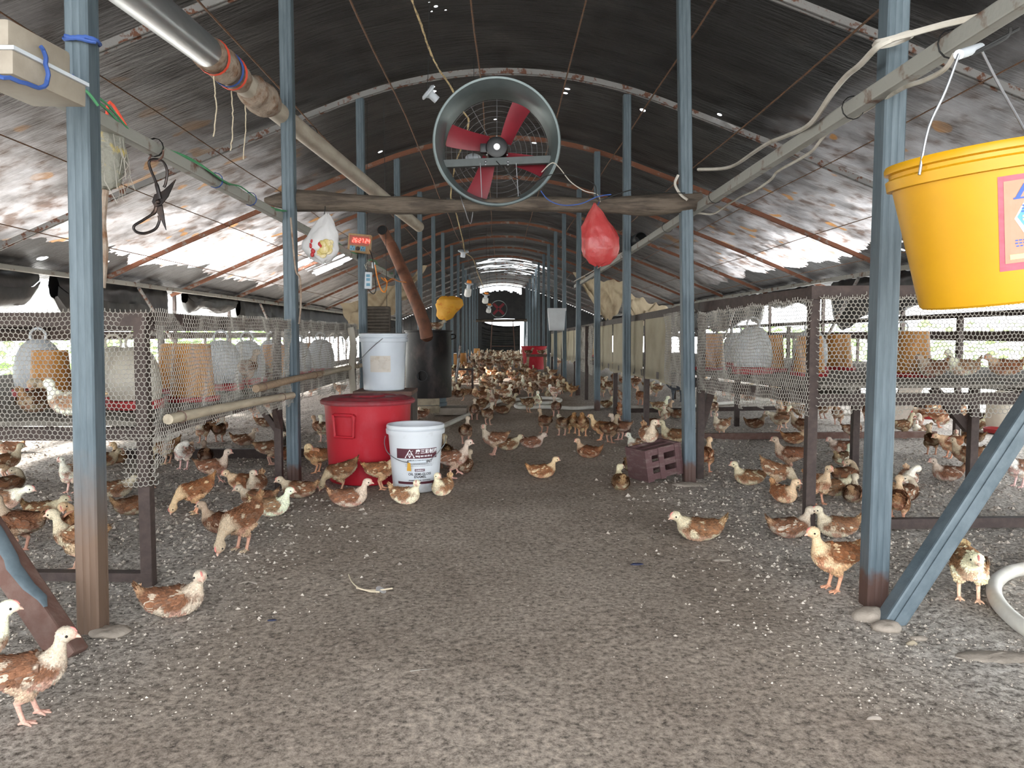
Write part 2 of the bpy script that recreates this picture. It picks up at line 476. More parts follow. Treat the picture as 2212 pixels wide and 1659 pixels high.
def floor_material():
    m = bpy.data.materials.new('trodden_litter')
    m.use_nodes = True
    nt = m.node_tree
    b = nt.nodes['Principled BSDF']
    b.inputs['Roughness'].default_value = 0.95
    b.inputs['Specular IOR Level'].default_value = 0.15
    tc = _n(nt, 'ShaderNodeTexCoord')

    def noise(scale, det=5, rough=0.6):
        n = _n(nt, 'ShaderNodeTexNoise')
        n.inputs['Scale'].default_value = scale
        n.inputs['Detail'].default_value = det
        n.inputs['Roughness'].default_value = rough
        nt.links.new(tc.outputs['Object'], n.inputs['Vector'])
        return n

    def ramp(src, *st):
        r = _n(nt, 'ShaderNodeValToRGB')
        e = r.color_ramp.elements
        for i, (p, c) in enumerate(st):
            if i > 1:
                e.new(p)
            e[i].position = p
            e[i].color = (*c, 1) if not isinstance(c, (int, float)) else (c, c, c, 1)
        nt.links.new(src, r.inputs[0])
        return r

    def mix(f, a, bb, mode='MIX'):
        x = _n(nt, 'ShaderNodeMix', data_type='RGBA', blend_type=mode)
        for k, s in (('Factor', f), ('A', a), ('B', bb)):
            if isinstance(s, (int, float)):
                x.inputs[k].default_value = s
            elif isinstance(s, tuple):
                x.inputs[k].default_value = (*s, 1)
            else:
                nt.links.new(s, x.inputs[k])
        return x.outputs['Result']
    n1 = noise(0.9, 4)
    n2 = noise(48, 7, 0.78)
    n3 = noise(190, 3, 0.7)
    big = ramp(n1.outputs['Fac'], (0.38, (0.30, 0.240, 0.192)), (0.66, (0.43, 0.355, 0.292)))
    sp = _n(nt, 'ShaderNodeSeparateXYZ')
    nt.links.new(tc.outputs['Object'], sp.inputs[0])
    ab = _n(nt, 'ShaderNodeMath', operation='ABSOLUTE')
    nt.links.new(sp.outputs['X'], ab.inputs[0])
    ad = _n(nt, 'ShaderNodeMath', operation='MULTIPLY_ADD')
    nt.links.new(n1.outputs['Fac'], ad.inputs[0])
    ad.inputs[1].default_value = 0.8
    nt.links.new(ab.outputs[0], ad.inputs[2])
    side = _n(nt, 'ShaderNodeMapRange', interpolation_type='SMOOTHSTEP')
    side.inputs['From Min'].default_value = 1.25
    side.inputs['From Max'].default_value = 2.0
    nt.links.new(ad.outputs[0], side.inputs['Value'])
    loose = ramp(n2.outputs['Fac'], (0.38, (0.10, 0.086, 0.074)), (0.49, (0.48, 0.425, 0.37)), (0.62, (0.84, 0.78, 0.71)))
    grain = ramp(n2.outputs['Fac'], (0.36, 0.30), (0.50, 1.0), (0.66, 1.65))
    c = mix(1.0, big.outputs[0], grain.outputs[0], 'MULTIPLY')
    c = mix(side.outputs[0], c, loose.outputs[0])
    spk = ramp(n3.outputs['Fac'], (0.70, 0.0), (0.76, 0.8))
    c = mix(spk.outputs[0], c, (0.50, 0.46, 0.42))
    nt.links.new(c, b.inputs['Base Color'])
    hm = _n(nt, 'ShaderNodeMath', operation='MULTIPLY_ADD')
    nt.links.new(n2.outputs['Fac'], hm.inputs[0])
    nt.links.new(side.outputs[0], hm.inputs[1])
    nt.links.new(n2.outputs['Fac'], hm.inputs[2])
    bp = _n(nt, 'ShaderNodeBump')
    bp.inputs['Strength'].default_value = 0.7
    bp.inputs['Distance'].default_value = 0.012
    nt.links.new(hm.outputs[0], bp.inputs['Height'])
    nt.links.new(bp.outputs[0], b.inputs['Normal'])
    return m


M['litter'] = floor_material()
ys = np.concatenate([np.linspace(-4.5, 0.6, 40), np.linspace(0.62, 7, 260), np.geomspace(7.03, YEND + .3, 170)])
xs = np.linspace(-5.45, 5.45, 300)
XX, YY = np.meshgrid(xs, ys, indexing='ij')
rr = rng.random(XX.shape) - 0.5
sidew = np.clip((np.abs(XX) - 0.9) / 0.9, 0, 1)
ZZ = fz(XX, YY) + rr * (0.004 + 0.007 * sidew) + 0.008 * np.sin(9 * XX + 2 * YY) * np.sin(7 * YY - 3 * XX) * sidew
mb = MB()
n1, n2 = XX.shape
mb.v = list(zip(XX.ravel().tolist(), YY.ravel().tolist(), ZZ.ravel().tolist()))
mb.f = [(i * n2 + j, (i + 1) * n2 + j, (i + 1) * n2 + j + 1, i * n2 + j + 1) for i in range(n1 - 1) for j in range(n2 - 1)]
mb.mi = [0] * len(mb.f)
struct(mb.build('floor', 'litter', org=(0, 0, 0), angle=180))
struct(MB().add([(-70, -40, -.07), (70, -40, -.07), (70, 110, -.07), (-70, 110, -.07)], [(0, 1, 2, 3)]).build('ground_outside', 'outside', org=(0, 0, 0)))


def roof_hit(px, py):
    d = CM @ Vector(((px - 1106) / F, -(py - 829.5) / F, -1))
    t = 1.0
    while t < 60:
        p = CAMP + d * t
        if p.z > roofz(p.x):
            return p
        t += 0.01
    return p


HOLES = [(1037, 175, 3), (1225, 195, 5), (1221, 203, 4), (1388, 239, 5), (1554, 248, 4), (935, 190, 4), (937, 200, 5), (928, 10, 4), (942, 17, 4),
         (963, 25, 3), (933, 28, 3), (822, 329, 4), (1168, 615 // 2, 3), (1154, 309, 4), (1070, 260, 3), (95, 559, 7), (88, 560, 6), (231, 566, 4), (1948, 541, 5)]


def roof_material():
    m = bpy.data.materials.new('roof_film')
    m.use_nodes = True
    nt = m.node_tree
    b = nt.nodes['Principled BSDF']
    out = nt.nodes['Material Output']
    tc = _n(nt, 'ShaderNodeTexCoord')
    sp = _n(nt, 'ShaderNodeSeparateXYZ')
    nt.links.new(tc.outputs['Object'], sp.inputs[0])

    def mth(op, a, bb=None, c=None):
        n = _n(nt, 'ShaderNodeMath', operation=op)
        for i, s in enumerate((a, bb, c)):
            if s is None:
                continue
            if isinstance(s, (int, float)):
                n.inputs[i].default_value = s
            else:
                nt.links.new(s, n.inputs[i])
        return n.outputs[0]

    def mr(v, a, bb, c=0.0, d=1.0):
        n = _n(nt, 'ShaderNodeMapRange', interpolation_type='SMOOTHSTEP')
        n.inputs['From Min'].default_value = a
        n.inputs['From Max'].default_value = bb
        n.inputs['To Min'].default_value = c
        n.inputs['To Max'].default_value = d
        nt.links.new(v, n.inputs['Value'])
        return n.outputs[0]

    def noise(scale, st=(1, 1, 1), det=5, rough=.6):
        mp = _n(nt, 'ShaderNodeMapping')
        mp.inputs['Scale'].default_value = st
        nt.links.new(tc.outputs['Object'], mp.inputs['Vector'])
        n = _n(nt, 'ShaderNodeTexNoise')
        n.inputs['Scale'].default_value = scale
        n.inputs['Detail'].default_value = det
        n.inputs['Roughness'].default_value = rough
        nt.links.new(mp.outputs[0], n.inputs['Vector'])
        return n.outputs['Fac']

    def ramp(src, *st):
        r = _n(nt, 'ShaderNodeValToRGB')
        e = r.color_ramp.elements
        for i, (p, c) in enumerate(st):
            if i > 1:
                e.new(p)
            e[i].position = p
            e[i].color = (*c, 1)
        nt.links.new(src, r.inputs[0])
        return r.outputs[0]
    X, Y = sp.outputs['X'], sp.outputs['Y']
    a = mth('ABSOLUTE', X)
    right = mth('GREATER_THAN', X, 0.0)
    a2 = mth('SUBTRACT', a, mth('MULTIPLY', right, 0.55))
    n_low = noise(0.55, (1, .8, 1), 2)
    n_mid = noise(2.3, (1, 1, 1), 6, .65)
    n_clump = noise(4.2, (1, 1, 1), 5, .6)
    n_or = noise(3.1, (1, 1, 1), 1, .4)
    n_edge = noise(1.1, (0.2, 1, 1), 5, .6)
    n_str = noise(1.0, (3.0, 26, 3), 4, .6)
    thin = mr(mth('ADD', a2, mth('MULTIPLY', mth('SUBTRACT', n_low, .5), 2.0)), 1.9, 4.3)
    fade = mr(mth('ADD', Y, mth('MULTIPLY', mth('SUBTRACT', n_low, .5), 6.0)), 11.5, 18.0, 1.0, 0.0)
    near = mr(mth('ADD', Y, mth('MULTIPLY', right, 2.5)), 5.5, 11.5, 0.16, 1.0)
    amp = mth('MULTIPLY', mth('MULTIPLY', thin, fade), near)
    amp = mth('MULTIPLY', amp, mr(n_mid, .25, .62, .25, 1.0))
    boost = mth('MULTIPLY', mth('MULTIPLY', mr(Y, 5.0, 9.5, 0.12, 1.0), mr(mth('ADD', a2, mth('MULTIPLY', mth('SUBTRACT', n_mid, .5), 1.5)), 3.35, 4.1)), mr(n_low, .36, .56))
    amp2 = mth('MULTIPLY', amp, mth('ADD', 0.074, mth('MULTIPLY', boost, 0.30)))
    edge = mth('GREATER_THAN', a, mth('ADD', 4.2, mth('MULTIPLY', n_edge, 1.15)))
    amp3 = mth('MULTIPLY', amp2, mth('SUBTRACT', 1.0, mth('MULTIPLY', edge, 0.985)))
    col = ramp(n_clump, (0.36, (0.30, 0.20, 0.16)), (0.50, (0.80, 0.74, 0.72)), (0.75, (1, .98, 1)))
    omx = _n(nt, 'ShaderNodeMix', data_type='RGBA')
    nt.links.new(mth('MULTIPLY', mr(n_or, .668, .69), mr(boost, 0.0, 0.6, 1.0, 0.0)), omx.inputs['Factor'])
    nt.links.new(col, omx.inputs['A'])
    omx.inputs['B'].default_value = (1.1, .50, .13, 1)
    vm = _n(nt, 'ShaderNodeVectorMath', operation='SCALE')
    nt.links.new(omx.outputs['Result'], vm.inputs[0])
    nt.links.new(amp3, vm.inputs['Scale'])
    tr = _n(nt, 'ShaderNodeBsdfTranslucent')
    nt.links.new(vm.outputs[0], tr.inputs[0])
    base = ramp(n_mid, (0.30, (0.010, 0.010, 0.011)), (0.62, (0.022, 0.021, 0.021)), (0.80, (0.06, 0.052, 0.047)))
    dusty = _n(nt, 'ShaderNodeMix', data_type='RGBA')
    nt.links.new(mth('MULTIPLY', thin, .75), dusty.inputs['Factor'])
    nt.links.new(base, dusty.inputs['A'])
    nt.links.new(ramp(n_clump, (0.35, (0.045, 0.035, 0.03)), (0.65, (0.17, 0.15, 0.14))), dusty.inputs['B'])
    film = _n(nt, 'ShaderNodeMix', data_type='RGBA')
    nt.links.new(edge, film.inputs['Factor'])
    nt.links.new(dusty.outputs['Result'], film.inputs['A'])
    film.inputs['B'].default_value = (0.020, 0.019, 0.019, 1)
    nt.links.new(film.outputs['Result'], b.inputs['Base Color'])
    b.inputs['Roughness'].default_value = 0.46
    b.inputs['Specular IOR Level'].default_value = 0.35
    bp = _n(nt, 'ShaderNodeBump')
    bp.inputs['Strength'].default_value = 0.55
    bp.inputs['Distance'].default_value = 0.04
    nt.links.new(mth('ADD', n_str, mth('MULTIPLY', n_mid, 0.8)), bp.inputs['Height'])
    nt.links.new(bp.outputs[0], b.inputs['Normal'])
    ads = _n(nt, 'ShaderNodeAddShader')
    nt.links.new(b.outputs[0], ads.inputs[0])
    nt.links.new(tr.outputs[0], ads.inputs[1])
    # worn through: small holes, and torn slits further down the house
    dmin = None
    for (px, py, rad) in HOLES:
        p = roof_hit(px, py)
        vd = _n(nt, 'ShaderNodeVectorMath', operation='DISTANCE')
        nt.links.new(tc.outputs['Object'], vd.inputs[0])
        vd.inputs[1].default_value = p
        e = mth('SUBTRACT', vd.outputs['Value'], rad * 0.8 / F * p.y * 1.6)
        dmin = e if dmin is None else mth('MINIMUM', dmin, e)
    hole = mth('LESS_THAN', dmin, 0.0)
    n_slit = noise(1.0, (0.9, 5.0, 0.9), 3, .5)
    zone = mth('MULTIPLY', mr(Y, 25, 28), mr(Y, 33, 37, 1, 0))
    zone = mth('MULTIPLY', zone, mr(mth('ABSOLUTE', mth('SUBTRACT', X, 0.35)), 1.0, 2.2, 1, 0))
    slit = mth('GREATER_THAN', mth('MULTIPLY', n_slit, zone), 0.585)
    zone2 = mth('MULTIPLY', mth('MULTIPLY', mr(Y, 14.6, 15.4), mr(Y, 17.4, 18.4, 1, 0)), mr(mth('ABSOLUTE', mth('ADD', X, 3.65)), .3, .75, 1, 0))
    slit2 = mth('GREATER_THAN', mth('MULTIPLY', n_slit, zone2), 0.50)
    hole = mth('MAXIMUM', hole, mth('MAXIMUM', slit, slit2))
    tp = _n(nt, 'ShaderNodeBsdfTransparent')
    mx = _n(nt, 'ShaderNodeMixShader')
    nt.links.new(hole, mx.inputs[0])
    nt.links.new(ads.outputs[0], mx.inputs[1])
    nt.links.new(tp.outputs[0], mx.inputs[2])
    nt.links.new(mx.outputs[0], out.inputs[0])
    return m


M['film'] = roof_material()


def roof_pt(u, v):
    x = -5.5 + 11 * u
    y = -2.3 + (YEND + .3 + 2.3) * v
    ph = ((y - FR[0]) / 2.6) % 1.0
    sag = 0.03 * math.sin(PI * ph) * (0.4 + 0.6 * abs(nz((x, y, 0), 0.7, 3)))
    return (x, y, roofz(x) + sag + 0.012 * nz((x * 1.5, y * 5, 0), 1.3, 2))


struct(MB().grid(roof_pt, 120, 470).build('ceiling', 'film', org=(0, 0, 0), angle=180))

# end wall: a dark sheet with a ragged top, a sagging door sheet and the daylight round them
PM = 41.5


def E(px, py):
    return Vector(((px - 1082) / PM, YEND - .2, 1 + (722 - py) / PM))


mb = MB()
for i in range(90):
    x0, x1 = -5.45 + 10.9 * i / 90, -5.45 + 10.9 * (i + 1) / 90
    xm = (x0 + x1) / 2
    top = roofz(xm) - (0.30 + 0.13 * random.random() if -1.1 < xm < 1.1 else 0.02)
    inside = -0.95 < xm < 1.42
    if inside:
        q = (xm - 0.22) / 1.05
        zb = 1.72 + 0.10 * max(0, 1 - q * q)
    else:
        zb = 0
    mb.box((xm, YEND - .2 + 0.02 * math.sin(i * 2.1), (top + zb) / 2), (x1 - x0 + .004, 0.02, top - zb))
struct(mb.build('wall_far', 'tarp', smooth=False))


def doorsheet(u, v):
    x = -1.0 + 2.02 * u
    q = (x - 0.25) / 1.15
    top = 1.64 - 0.05 * u if abs(q) < 1 else 1.72
    top = 1.70 - 0.30 * max(0, 1 - q * q) ** .5 * (0.75 + .25 * u)
    return (x, YEND - .28 + 0.02 * math.sin(v * 40) + .02 * nz((x * 3, v * 3, 0), 1), -0.02 + (top + .02) * v)


tag(MB().grid(doorsheet, 24, 40).build('door_sheet', 'tarp'), 'dark plastic sheet sagging across the doorway at the far end', 'door sheet')

# ------------------------------------------------------------------ arches, rods and rails under the film
ORDN = ['first', 'second', 'third', 'fourth', 'fifth', 'sixth', 'seventh', 'eighth', 'ninth', 'tenth', 'eleventh', 'twelfth', 'thirteenth', 'fourteenth', 'fifteenth', 'sixteenth']


def arch(k):
    y = FR[k]
    mb = MB()
    n = 56
    prof = [(-.030, 0), (.030, 0), (.030, -.05), (.016, -.05), (.016, -.012), (-.016, -.012), (-.016, -.05), (-.030, -.05)]
    vs, fs = [], []
    for i in range(n + 1):
        x = -5.42 + 10.84 * i / n
        z = roofz(x) - 0.035
        dz = (roofz(x + .02) - roofz(x - .02)) / .04
        nn = Vector((-dz, 0, 1)).normalized()
        for (a, b) in prof:
            vs.append(Vector((x, y + a, z)) + nn * b)
    m = len(prof)
    for i in range(n):
        for j in range(m):
            q = (j + 1) % m
            fs.append((i * m + j, i * m + q, (i + 1) * m + q, (i + 1) * m + j))
    mb.add(vs, fs)
    mt = 'arch' if k in (0, 1, 2, 10, 11, 12, 13, 14, 15) else 'arch_rust'
    tag(mb.build('roof_arch', mt, org=(0, y, roofz(0) - .09), angle=25),
        ('rust-spotted grey' if mt == 'arch' else 'brown rusty') + ' steel roof arch, %s one counting from the camera' % ORDN[k - 1], 'roof arch', 'steel arches under the roof film')


for k in range(1, 16):
    arch(k)
for i, x in enumerate([-4.5, -3.55, -2.72, -1.88, -1.05, -0.2, 0.64, 1.46, 2.3, 3.15, 4.05, 4.8]):
    pts = [(x + 0.03 * nz((x, y, 0), .4), y, roofz(x) - 0.105 + 0.004 * math.sin(y * 1.3)) for y in np.linspace(1.3, YEND - .4, 60)]
    side = 'at the ridge' if i in (5, 6) else ('left' if x < 0 else 'right') + ' of the ridge'
    nm = {0: 'outermost', 1: 'next to outermost', 2: 'third from outside', 3: 'fourth from outside', 4: 'innermost'}.get(i if i < 5 else 11 - i, 'left one' if i == 5 else 'right one')
    tag(MB().tube(pts, 0.008 if abs(x) < 2.6 else 0.0055, 5).build('roof_rod', 'rod'), 'thin rusty rod running lengthwise under the roof film, %s, %s' % (side, nm), 'rod', 'lengthwise roof rods')

# ------------------------------------------------------------------ posts
PROF = [(-.040, -.034), (-.034, -.04), (-.016, -.04), (-.012, -.0382), (-.008, -.04), (.008, -.04), (.012, -.0382), (.016, -.04),
        (.034, -.04), (.040, -.034), (.040, .018), (.033, .018), (.033, .022), (.040, .022), (.040, .034), (-.040, .034)]


def post(x, y, label, m='galv', lean=0.0, ztop=None, wd=1.0, group=None):
    zt = ztop or roofz(x + lean) - 0.085
    mb = MB()
    n = len(PROF)
    vs = []
    z0 = -0.05
    for z in (z0, 0.5, 1.5, zt):
        t = max(0, z / zt)
        vs += [(x + lean * t + a * wd, y + b, z) for a, b in PROF]
    fs = [(r * n + j, r * n + (j + 1) % n, (r + 1) * n + (j + 1) % n, (r + 1) * n + j) for r in range(3) for j in range(n)]
    fs += [tuple(range(n))[::-1], tuple(range(3 * n, 4 * n))]
    mb.add(vs, fs)
    return tag(mb.build('galvanised_post', m, org=(x, y, 0), angle=30), label, 'post', group)


LX = lambda y: -1.40 + 0.006 * (y - 2.66)
RX = lambda y: 1.285 - 0.001 * (y - 2.66)
pl = G(201, 1355)
pr = G(1886, 1305)
for k in range(16):
    y = FR[k]
    if k == 0:
        post(pl.x, pl.y, 'galvanised post nearest the camera at left, foot splashed brown with rust', 'galv_rusty', .05, wd=.95, group='posts of the left row')
        post(pr.x, pr.y, 'galvanised post nearest the camera at right, white cable wrapped round its top', 'galv', 0.02, wd=.98, group='posts of the right row')
    elif k == 1:
        a = G(636, 1044)
        post(a.x, a.y, 'galvanised post left of the red tub, carrying one end of the log', 'galv', 0.0, wd=1.0, group='posts of the left row')
        a = G(1489, 1037)
        post(a.x, a.y, 'galvanised post beside the faded red crate, carrying the right end of the log', 'galv', -.09, wd=1.0, group='posts of the right row')
    else:
        o = ORDN[k]
        extra = {2: ', with the digit clock on it', 3: ', behind the white lidded bucket'}.get(k, '')
        post(LX(y), y + random.uniform(-.1, .1), 'galvanised post, %s of left row counting from camera%s' % (o, extra), 'galv', random.uniform(-.03, .03), wd=.95, group='posts of the left row')
        extra = {2: ', beyond the red bag'}.get(k, '')
        post(RX(y), y + random.uniform(-.1, .1), 'galvanised post, %s of right row counting from camera%s' % (o, extra), 'galv', random.uniform(-.03, .03), wd=.95, group='posts of the right row')

# leaning braces at the two nearest posts
b0 = G(1925, 1338)
b1 = P(2300, 765, b0.y + .1)
b0 = b0 + (b0 - b1) * .03
t = MB()
t.beam(b0, b1, .075, .07, up=Vector((0, 1, 0)), bev=.008)
t.beam(b0 + Vector((0, -.038, 0)), b1 + Vector((0, -.038, 0)), .022, .006, up=Vector((0, 1, 0)))
tag(t.build('diagonal_brace', 'brace', smooth=False), 'galvanised brace slanting up from the foot of the near right post', 'brace')
b0 = G(145, 1405)
b1 = P(-120, 1010, b0.y + .15)
rootb = thing('diagonal_brace', b0, 'rusty brown brace with flaking grey paint slanting to the foot of the near left post', 'brace')
MB().beam(b0 + (b0 - b1) * .04, b1, .085, .075, up=Vector((0, 1, 0)), bev=.008).build('bar', 'rustbrown', rootb, smooth=False)
dd = (b1 - b0).normalized()
q0 = b0 + dd * .14
pp = [q0 + dd * s + Vector((0.02 + .016 * math.sin(s * 31) + .012, -.040, .030 + .012 * math.sin(s * 47 + 1))) for s in (0, .05, .1, .16, .22, .3, .4, .52)]
tag(MB().tube(pp, [.006, .016, .02, .023, .022, .026, .024, .026], 8, flat=.3).build('paint_patch', 'brace', rootb), 'blue-grey paint left on the brace')

# feet of concrete heaped at the posts
for (px, py, s, lab) in ((1490, 1047, (.12, .06, .02), 'low concrete footing under the post by the red crate'), (1915, 1352, (.05, .04, .022), 'lump of concrete at the foot of the right brace'),
                         (238, 1362, (.07, .05, .016), 'low concrete footing at the foot of the near left post'), (1880, 1330, (.065, .05, .035), 'concrete heaped round the foot of the near right post')):
    p = G(px, py)
    mb = MB()
    mb.ball((p.x, p.y, -0.005), 1, 10, s)
    mb.v = [(v[0], v[1], v[2] + .006 * nz(v, 30)) for v in mb.v]
    tag(mb.build('concrete_footing', 'concrete'), lab, 'footing', 'concrete at post feet')

# rails tied along the two post rows
r = thing('side_rail', (-1.41, 1.5, 1.77), 'grey painted rail along the left posts with green twine on it', 'rail')
MB().beam((-1.455, 1.4, 1.775), (-1.42, 13, 1.755), .045, .05, bev=.006).build('bar', 'railpaint', r, smooth=False)
tw = [(-1.44 + .03 * math.sin(y * 5.1), y, 1.795 + .018 * math.sin(y * 7.3)) for y in np.linspace(2.3, 11, 120)]
tag(MB().tube(tw, .005, 5).tube([(x + .012, y, z + .012 * math.sin(y * 3)) for x, y, z in tw], .004, 5).build('twine', 'green', r), 'green twine')
for y in (2.2, 3.35, 4.05, 4.6):
    MB().lathe([(.037, -.008), (.040, 0), (.037, .008)], (-1.44, y, 1.775), (0, 1, 0), 12).build('tie_wire', 'blue' if y > 4 else 'rubber', r)
r = thing('side_rail', (1.31, 1.5, 1.85), 'cream painted rail with rusty underside along the right posts', 'rail')
MB().beam((1.335, 1.2, 1.855), (1.315, 14, 1.84), .045, .055, bev=.006).build('bar', 'railpaint', r, smooth=False)
for y in (2.35, 3.0, 4.9, 6.3, 8.4):
    MB().lathe([(.042, -.005), (.045, 0), (.042, .005)], (1.325, y, 1.85), (0, 1, 0), 12).build('tie_wire', 'rubber', r)

# ------------------------------------------------------------------ open side walls: studs, rails, netting, curtains
for sx, nm, ez in ((-1, 'left', 1.70), (1, 'right', 1.85)):
    X0 = 5.36 * sx
    mb = MB()
    mb.beam((X0, -4.4, .98), (X0, YEND - .3, .98), .06, .11)
    mb.beam((X0, -4.4, .05), (X0, YEND - .3, .05), .05, .16)
    for k in range(16):
        mb.box((X0, FR[k], .85), (.05, .05, 1.75))
        if k < 12 and k > 0:
            mb.box((X0, FR[k] + 1.3, .5), (.035, .035, 1.0))
    struct(mb.build('wall_' + nm, 'oxide', smooth=False))
    # bird netting of the side opening
    vs, fs = [], []
    cw, rh = .045, .039
    for j in range(int(.86 / rh)):
        for i in range(int(21 / cw)):
            cy = 2.4 + (i + .5 * (j % 2)) * cw
            cz = .12 + j * rh
            p = [(cy, cz + cw * .29), (cy + cw / 2, cz + cw * .58 - cw * .29 + .0), (cy + cw / 2, cz - cw * .29)]
            q = [(cy - cw / 2, cz + .0 + cw * .29 - cw * .29), (cy, cz + cw * .58), (cy + cw / 2, cz + cw * .29), (cy + cw / 2, cz - cw * .29)]
            for (a, b) in ((q[0], q[1]), (q[1], q[2]), (q[2], q[3])):
                dx, dz = b[0] - a[0], b[1] - a[1]
                l = math.hypot(dx, dz)
                ox, oz = -dz / l * .0016, dx / l * .0016
                k0 = len(vs)
                vs += [(X0 + .03 * sx, a[0] + ox, a[1] + oz), (X0 + .03 * sx, b[0] + ox, b[1] + oz), (X0 + .03 * sx, b[0] - ox, b[1] - oz), (X0 + .03 * sx, a[0] - ox, a[1] - oz)]
                fs.append((k0, k0 + 1, k0 + 2, k0 + 3))
    tag(MB().add(vs, fs).build('wall_netting', 'net', smooth=False), 'pale netting closing the %s side opening of the house' % nm, 'netting')
    tag(MB().beam((X0 - .2 * sx, 1.5, ez), (X0 - .2 * sx, YEND - 1, ez), .06, .06, bev=.01).build('eave_rail', 'railpaint', smooth=False),
        'pale rail running along the %s eave' % nm, 'rail')
    # rolled curtains tied up under the eave
    bays = [(-4.4, 5.0), (5.0, 9.15), (9.5, 12.6), (13.4, 15.9), (16.1, 18.2), (18.2, 22.0), (22.0, 30.0), (30.0, YEND - .5)]
    for i, (y0, y1) in enumerate(bays):
        mb = MB()
        hh = [(.30, .27), (.27, .20), (.24, .34), (.17, .13), (.28, .30), (.36, .36), (.38, .40), (.40, .40)][i]

        def cur(u, v, y0=y0, y1=y1, hh=hh, i=i):
            y = y0 + (y1 - y0) * u
            e = min(1, 8 * min(u, 1 - u) + .55)
            h = (hh[0] + (hh[1] - hh[0]) * u) * e * (1 + .22 * nz((y * 1.4, i, 0), 1, i))
            t = 2 * PI * v
            rx = (.13 + .04 * nz((y, v * 4, i), 1.5, 5)) * e
            wv = 1 + .12 * nz((y * 3, math.cos(t) * 3, math.sin(t) * 3), 1.4, i)
            return (X0 - .03 * sx + .8 * rx * math.cos(t) * wv, y, (1.83 if sx > 0 else 1.72) - h + h * math.sin(t) * wv)
        mb.grid(cur, 40, 22)
        dsc = ['nearest the camera', 'second from the camera', 'third from the camera', 'fourth from the camera', 'fifth from the camera', 'sixth from the camera', 'seventh from the camera', 'last before the end wall'][i]
        tag(mb.build('rolled_curtain', 'tarp'), 'black tarpaulin curtain rolled up under the %s eave, %s' % (nm, dsc), 'curtain', 'rolled curtains under the %s eave' % nm)
    for y in (6.4, 11.2, 16.8):
        tag(MB().tube([(X0 - .27 * sx, y, ez - .05), (X0 - .27 * sx, y + 1.1, .90)], .024, 8).build('strut', 'arch'), 'grey pipe strut slanting down from the %s eave, %s' % (nm, {6.4: 'nearest', 11.2: 'middle', 16.8: 'farthest'}[y]), 'strut', 'eave struts')
    # shrubs outside
    vs, fs = [], []
    for i in range(1300):
        c = Vector((sx * (11 + rng.random() * 3), 4 + 40 * rng.random(), rng.random() ** 1.3 * 1.35))
        d = Vector(rng.normal(size=3)).normalized()
        a, b = basis(d)
        s = .10 + .12 * rng.random()
        k0 = len(vs)
        vs += [c - a * s, c + b * s * .5, c + a * s, c - b * s * .5]
        fs.append((k0, k0 + 1, k0 + 2, k0 + 3))
    tag(MB().add(vs, fs).build('shrubbery', 'leaf', smooth=False), 'green shrubs growing outside the %s wall' % nm, 'shrubs', kind='stuff')
# ------------------------------------------------------------------ netted brooder cages on legs
def hexnet(mb, org, u, nrm, wid, zbot, ztop, cell=.020, wr=.0015, wob=.006, seed=0, jag=0.0, sagfn=None):
    """honeycomb netting from org along u; zbot/ztop are functions of the run; every cord is a three-sided bar"""
    u, nrm = Vector(u).normalized(), Vector(nrm).normalized()
    s = cell / math.sqrt(3)
    rh = 1.5 * s
    nx = int(wid / cell)
    H = max(ztop(0), ztop(wid)) - min(zbot(0), zbot(wid))
    ny = int(H / rh) + 2
    org = Vector(org)

    def W(a, h):
        t = ztop(min(max(a, 0), wid))
        z = t - h
        wb = wob * nz((a * 2.2, z * 2.2, seed), 2.2, seed) + .4 * wob * nz((a, z, seed), 11, seed + 3)
        a2 = a + .25 * cell * nz((a, z, 5), 7, seed + 1)
        z2 = z + .3 * cell * nz((a, z, 9), 8, seed + 2)
        p = org + u * a2 + nrm * (wb + (sagfn(a, h) if sagfn else 0))
        return Vector((p.x, p.y, z2))
    vs, fs = [], []
    for j in range(ny):
        for i in range(nx):
            a = (i + .5 * (j % 2) + .5) * cell
            h = j * rh + jag * (random.random() if j == 0 else 0)
            if ztop(min(a, wid)) - h < zbot(min(a, wid)) + .02 * nz((a, 0, seed), 9, seed):
                continue
            c0, c1, c2, c3 = (a - cell / 2, h + s / 2), (a, h + s), (a + cell / 2, h + s / 2), (a + cell / 2, h - s / 2)
            for p, q in ((c0, c1), (c1, c2), (c2, c3)):
                A, B = W(*p), W(*q)
                d = (B - A).normalized()
                sd = d.cross(nrm) * wr
                k = len(vs)
                vs += [A + sd, B + sd, A - sd, B - sd, A + nrm * wr * 1.3, B + nrm * wr * 1.3]
                fs += [(k, k + 1, k + 5, k + 4), (k + 4, k + 5, k + 3, k + 2), (k + 2, k + 3, k + 1, k)]
    mb.add(vs, fs)


def deck(root, x0, x1, y0, y1, zf, nm='deck'):
    """slatted floor on two bearers"""
    mb = MB()
    n = int((y1 - y0) / .06)
    for i in range(n):
        y = y0 + (y1 - y0) * (i + .5) / n
        mb.box(((x0 + x1) / 2, y, zf(y)), (x1 - x0, .042, .02))
    for x in (x0 + .1, (x0 + x1) / 2, x1 - .1):
        mb.beam((x, y0, zf(y0) - .035), (x, y1, zf(y1) - .035), .04, .05)
    return mb.build(nm, 'deck', root, smooth=False)


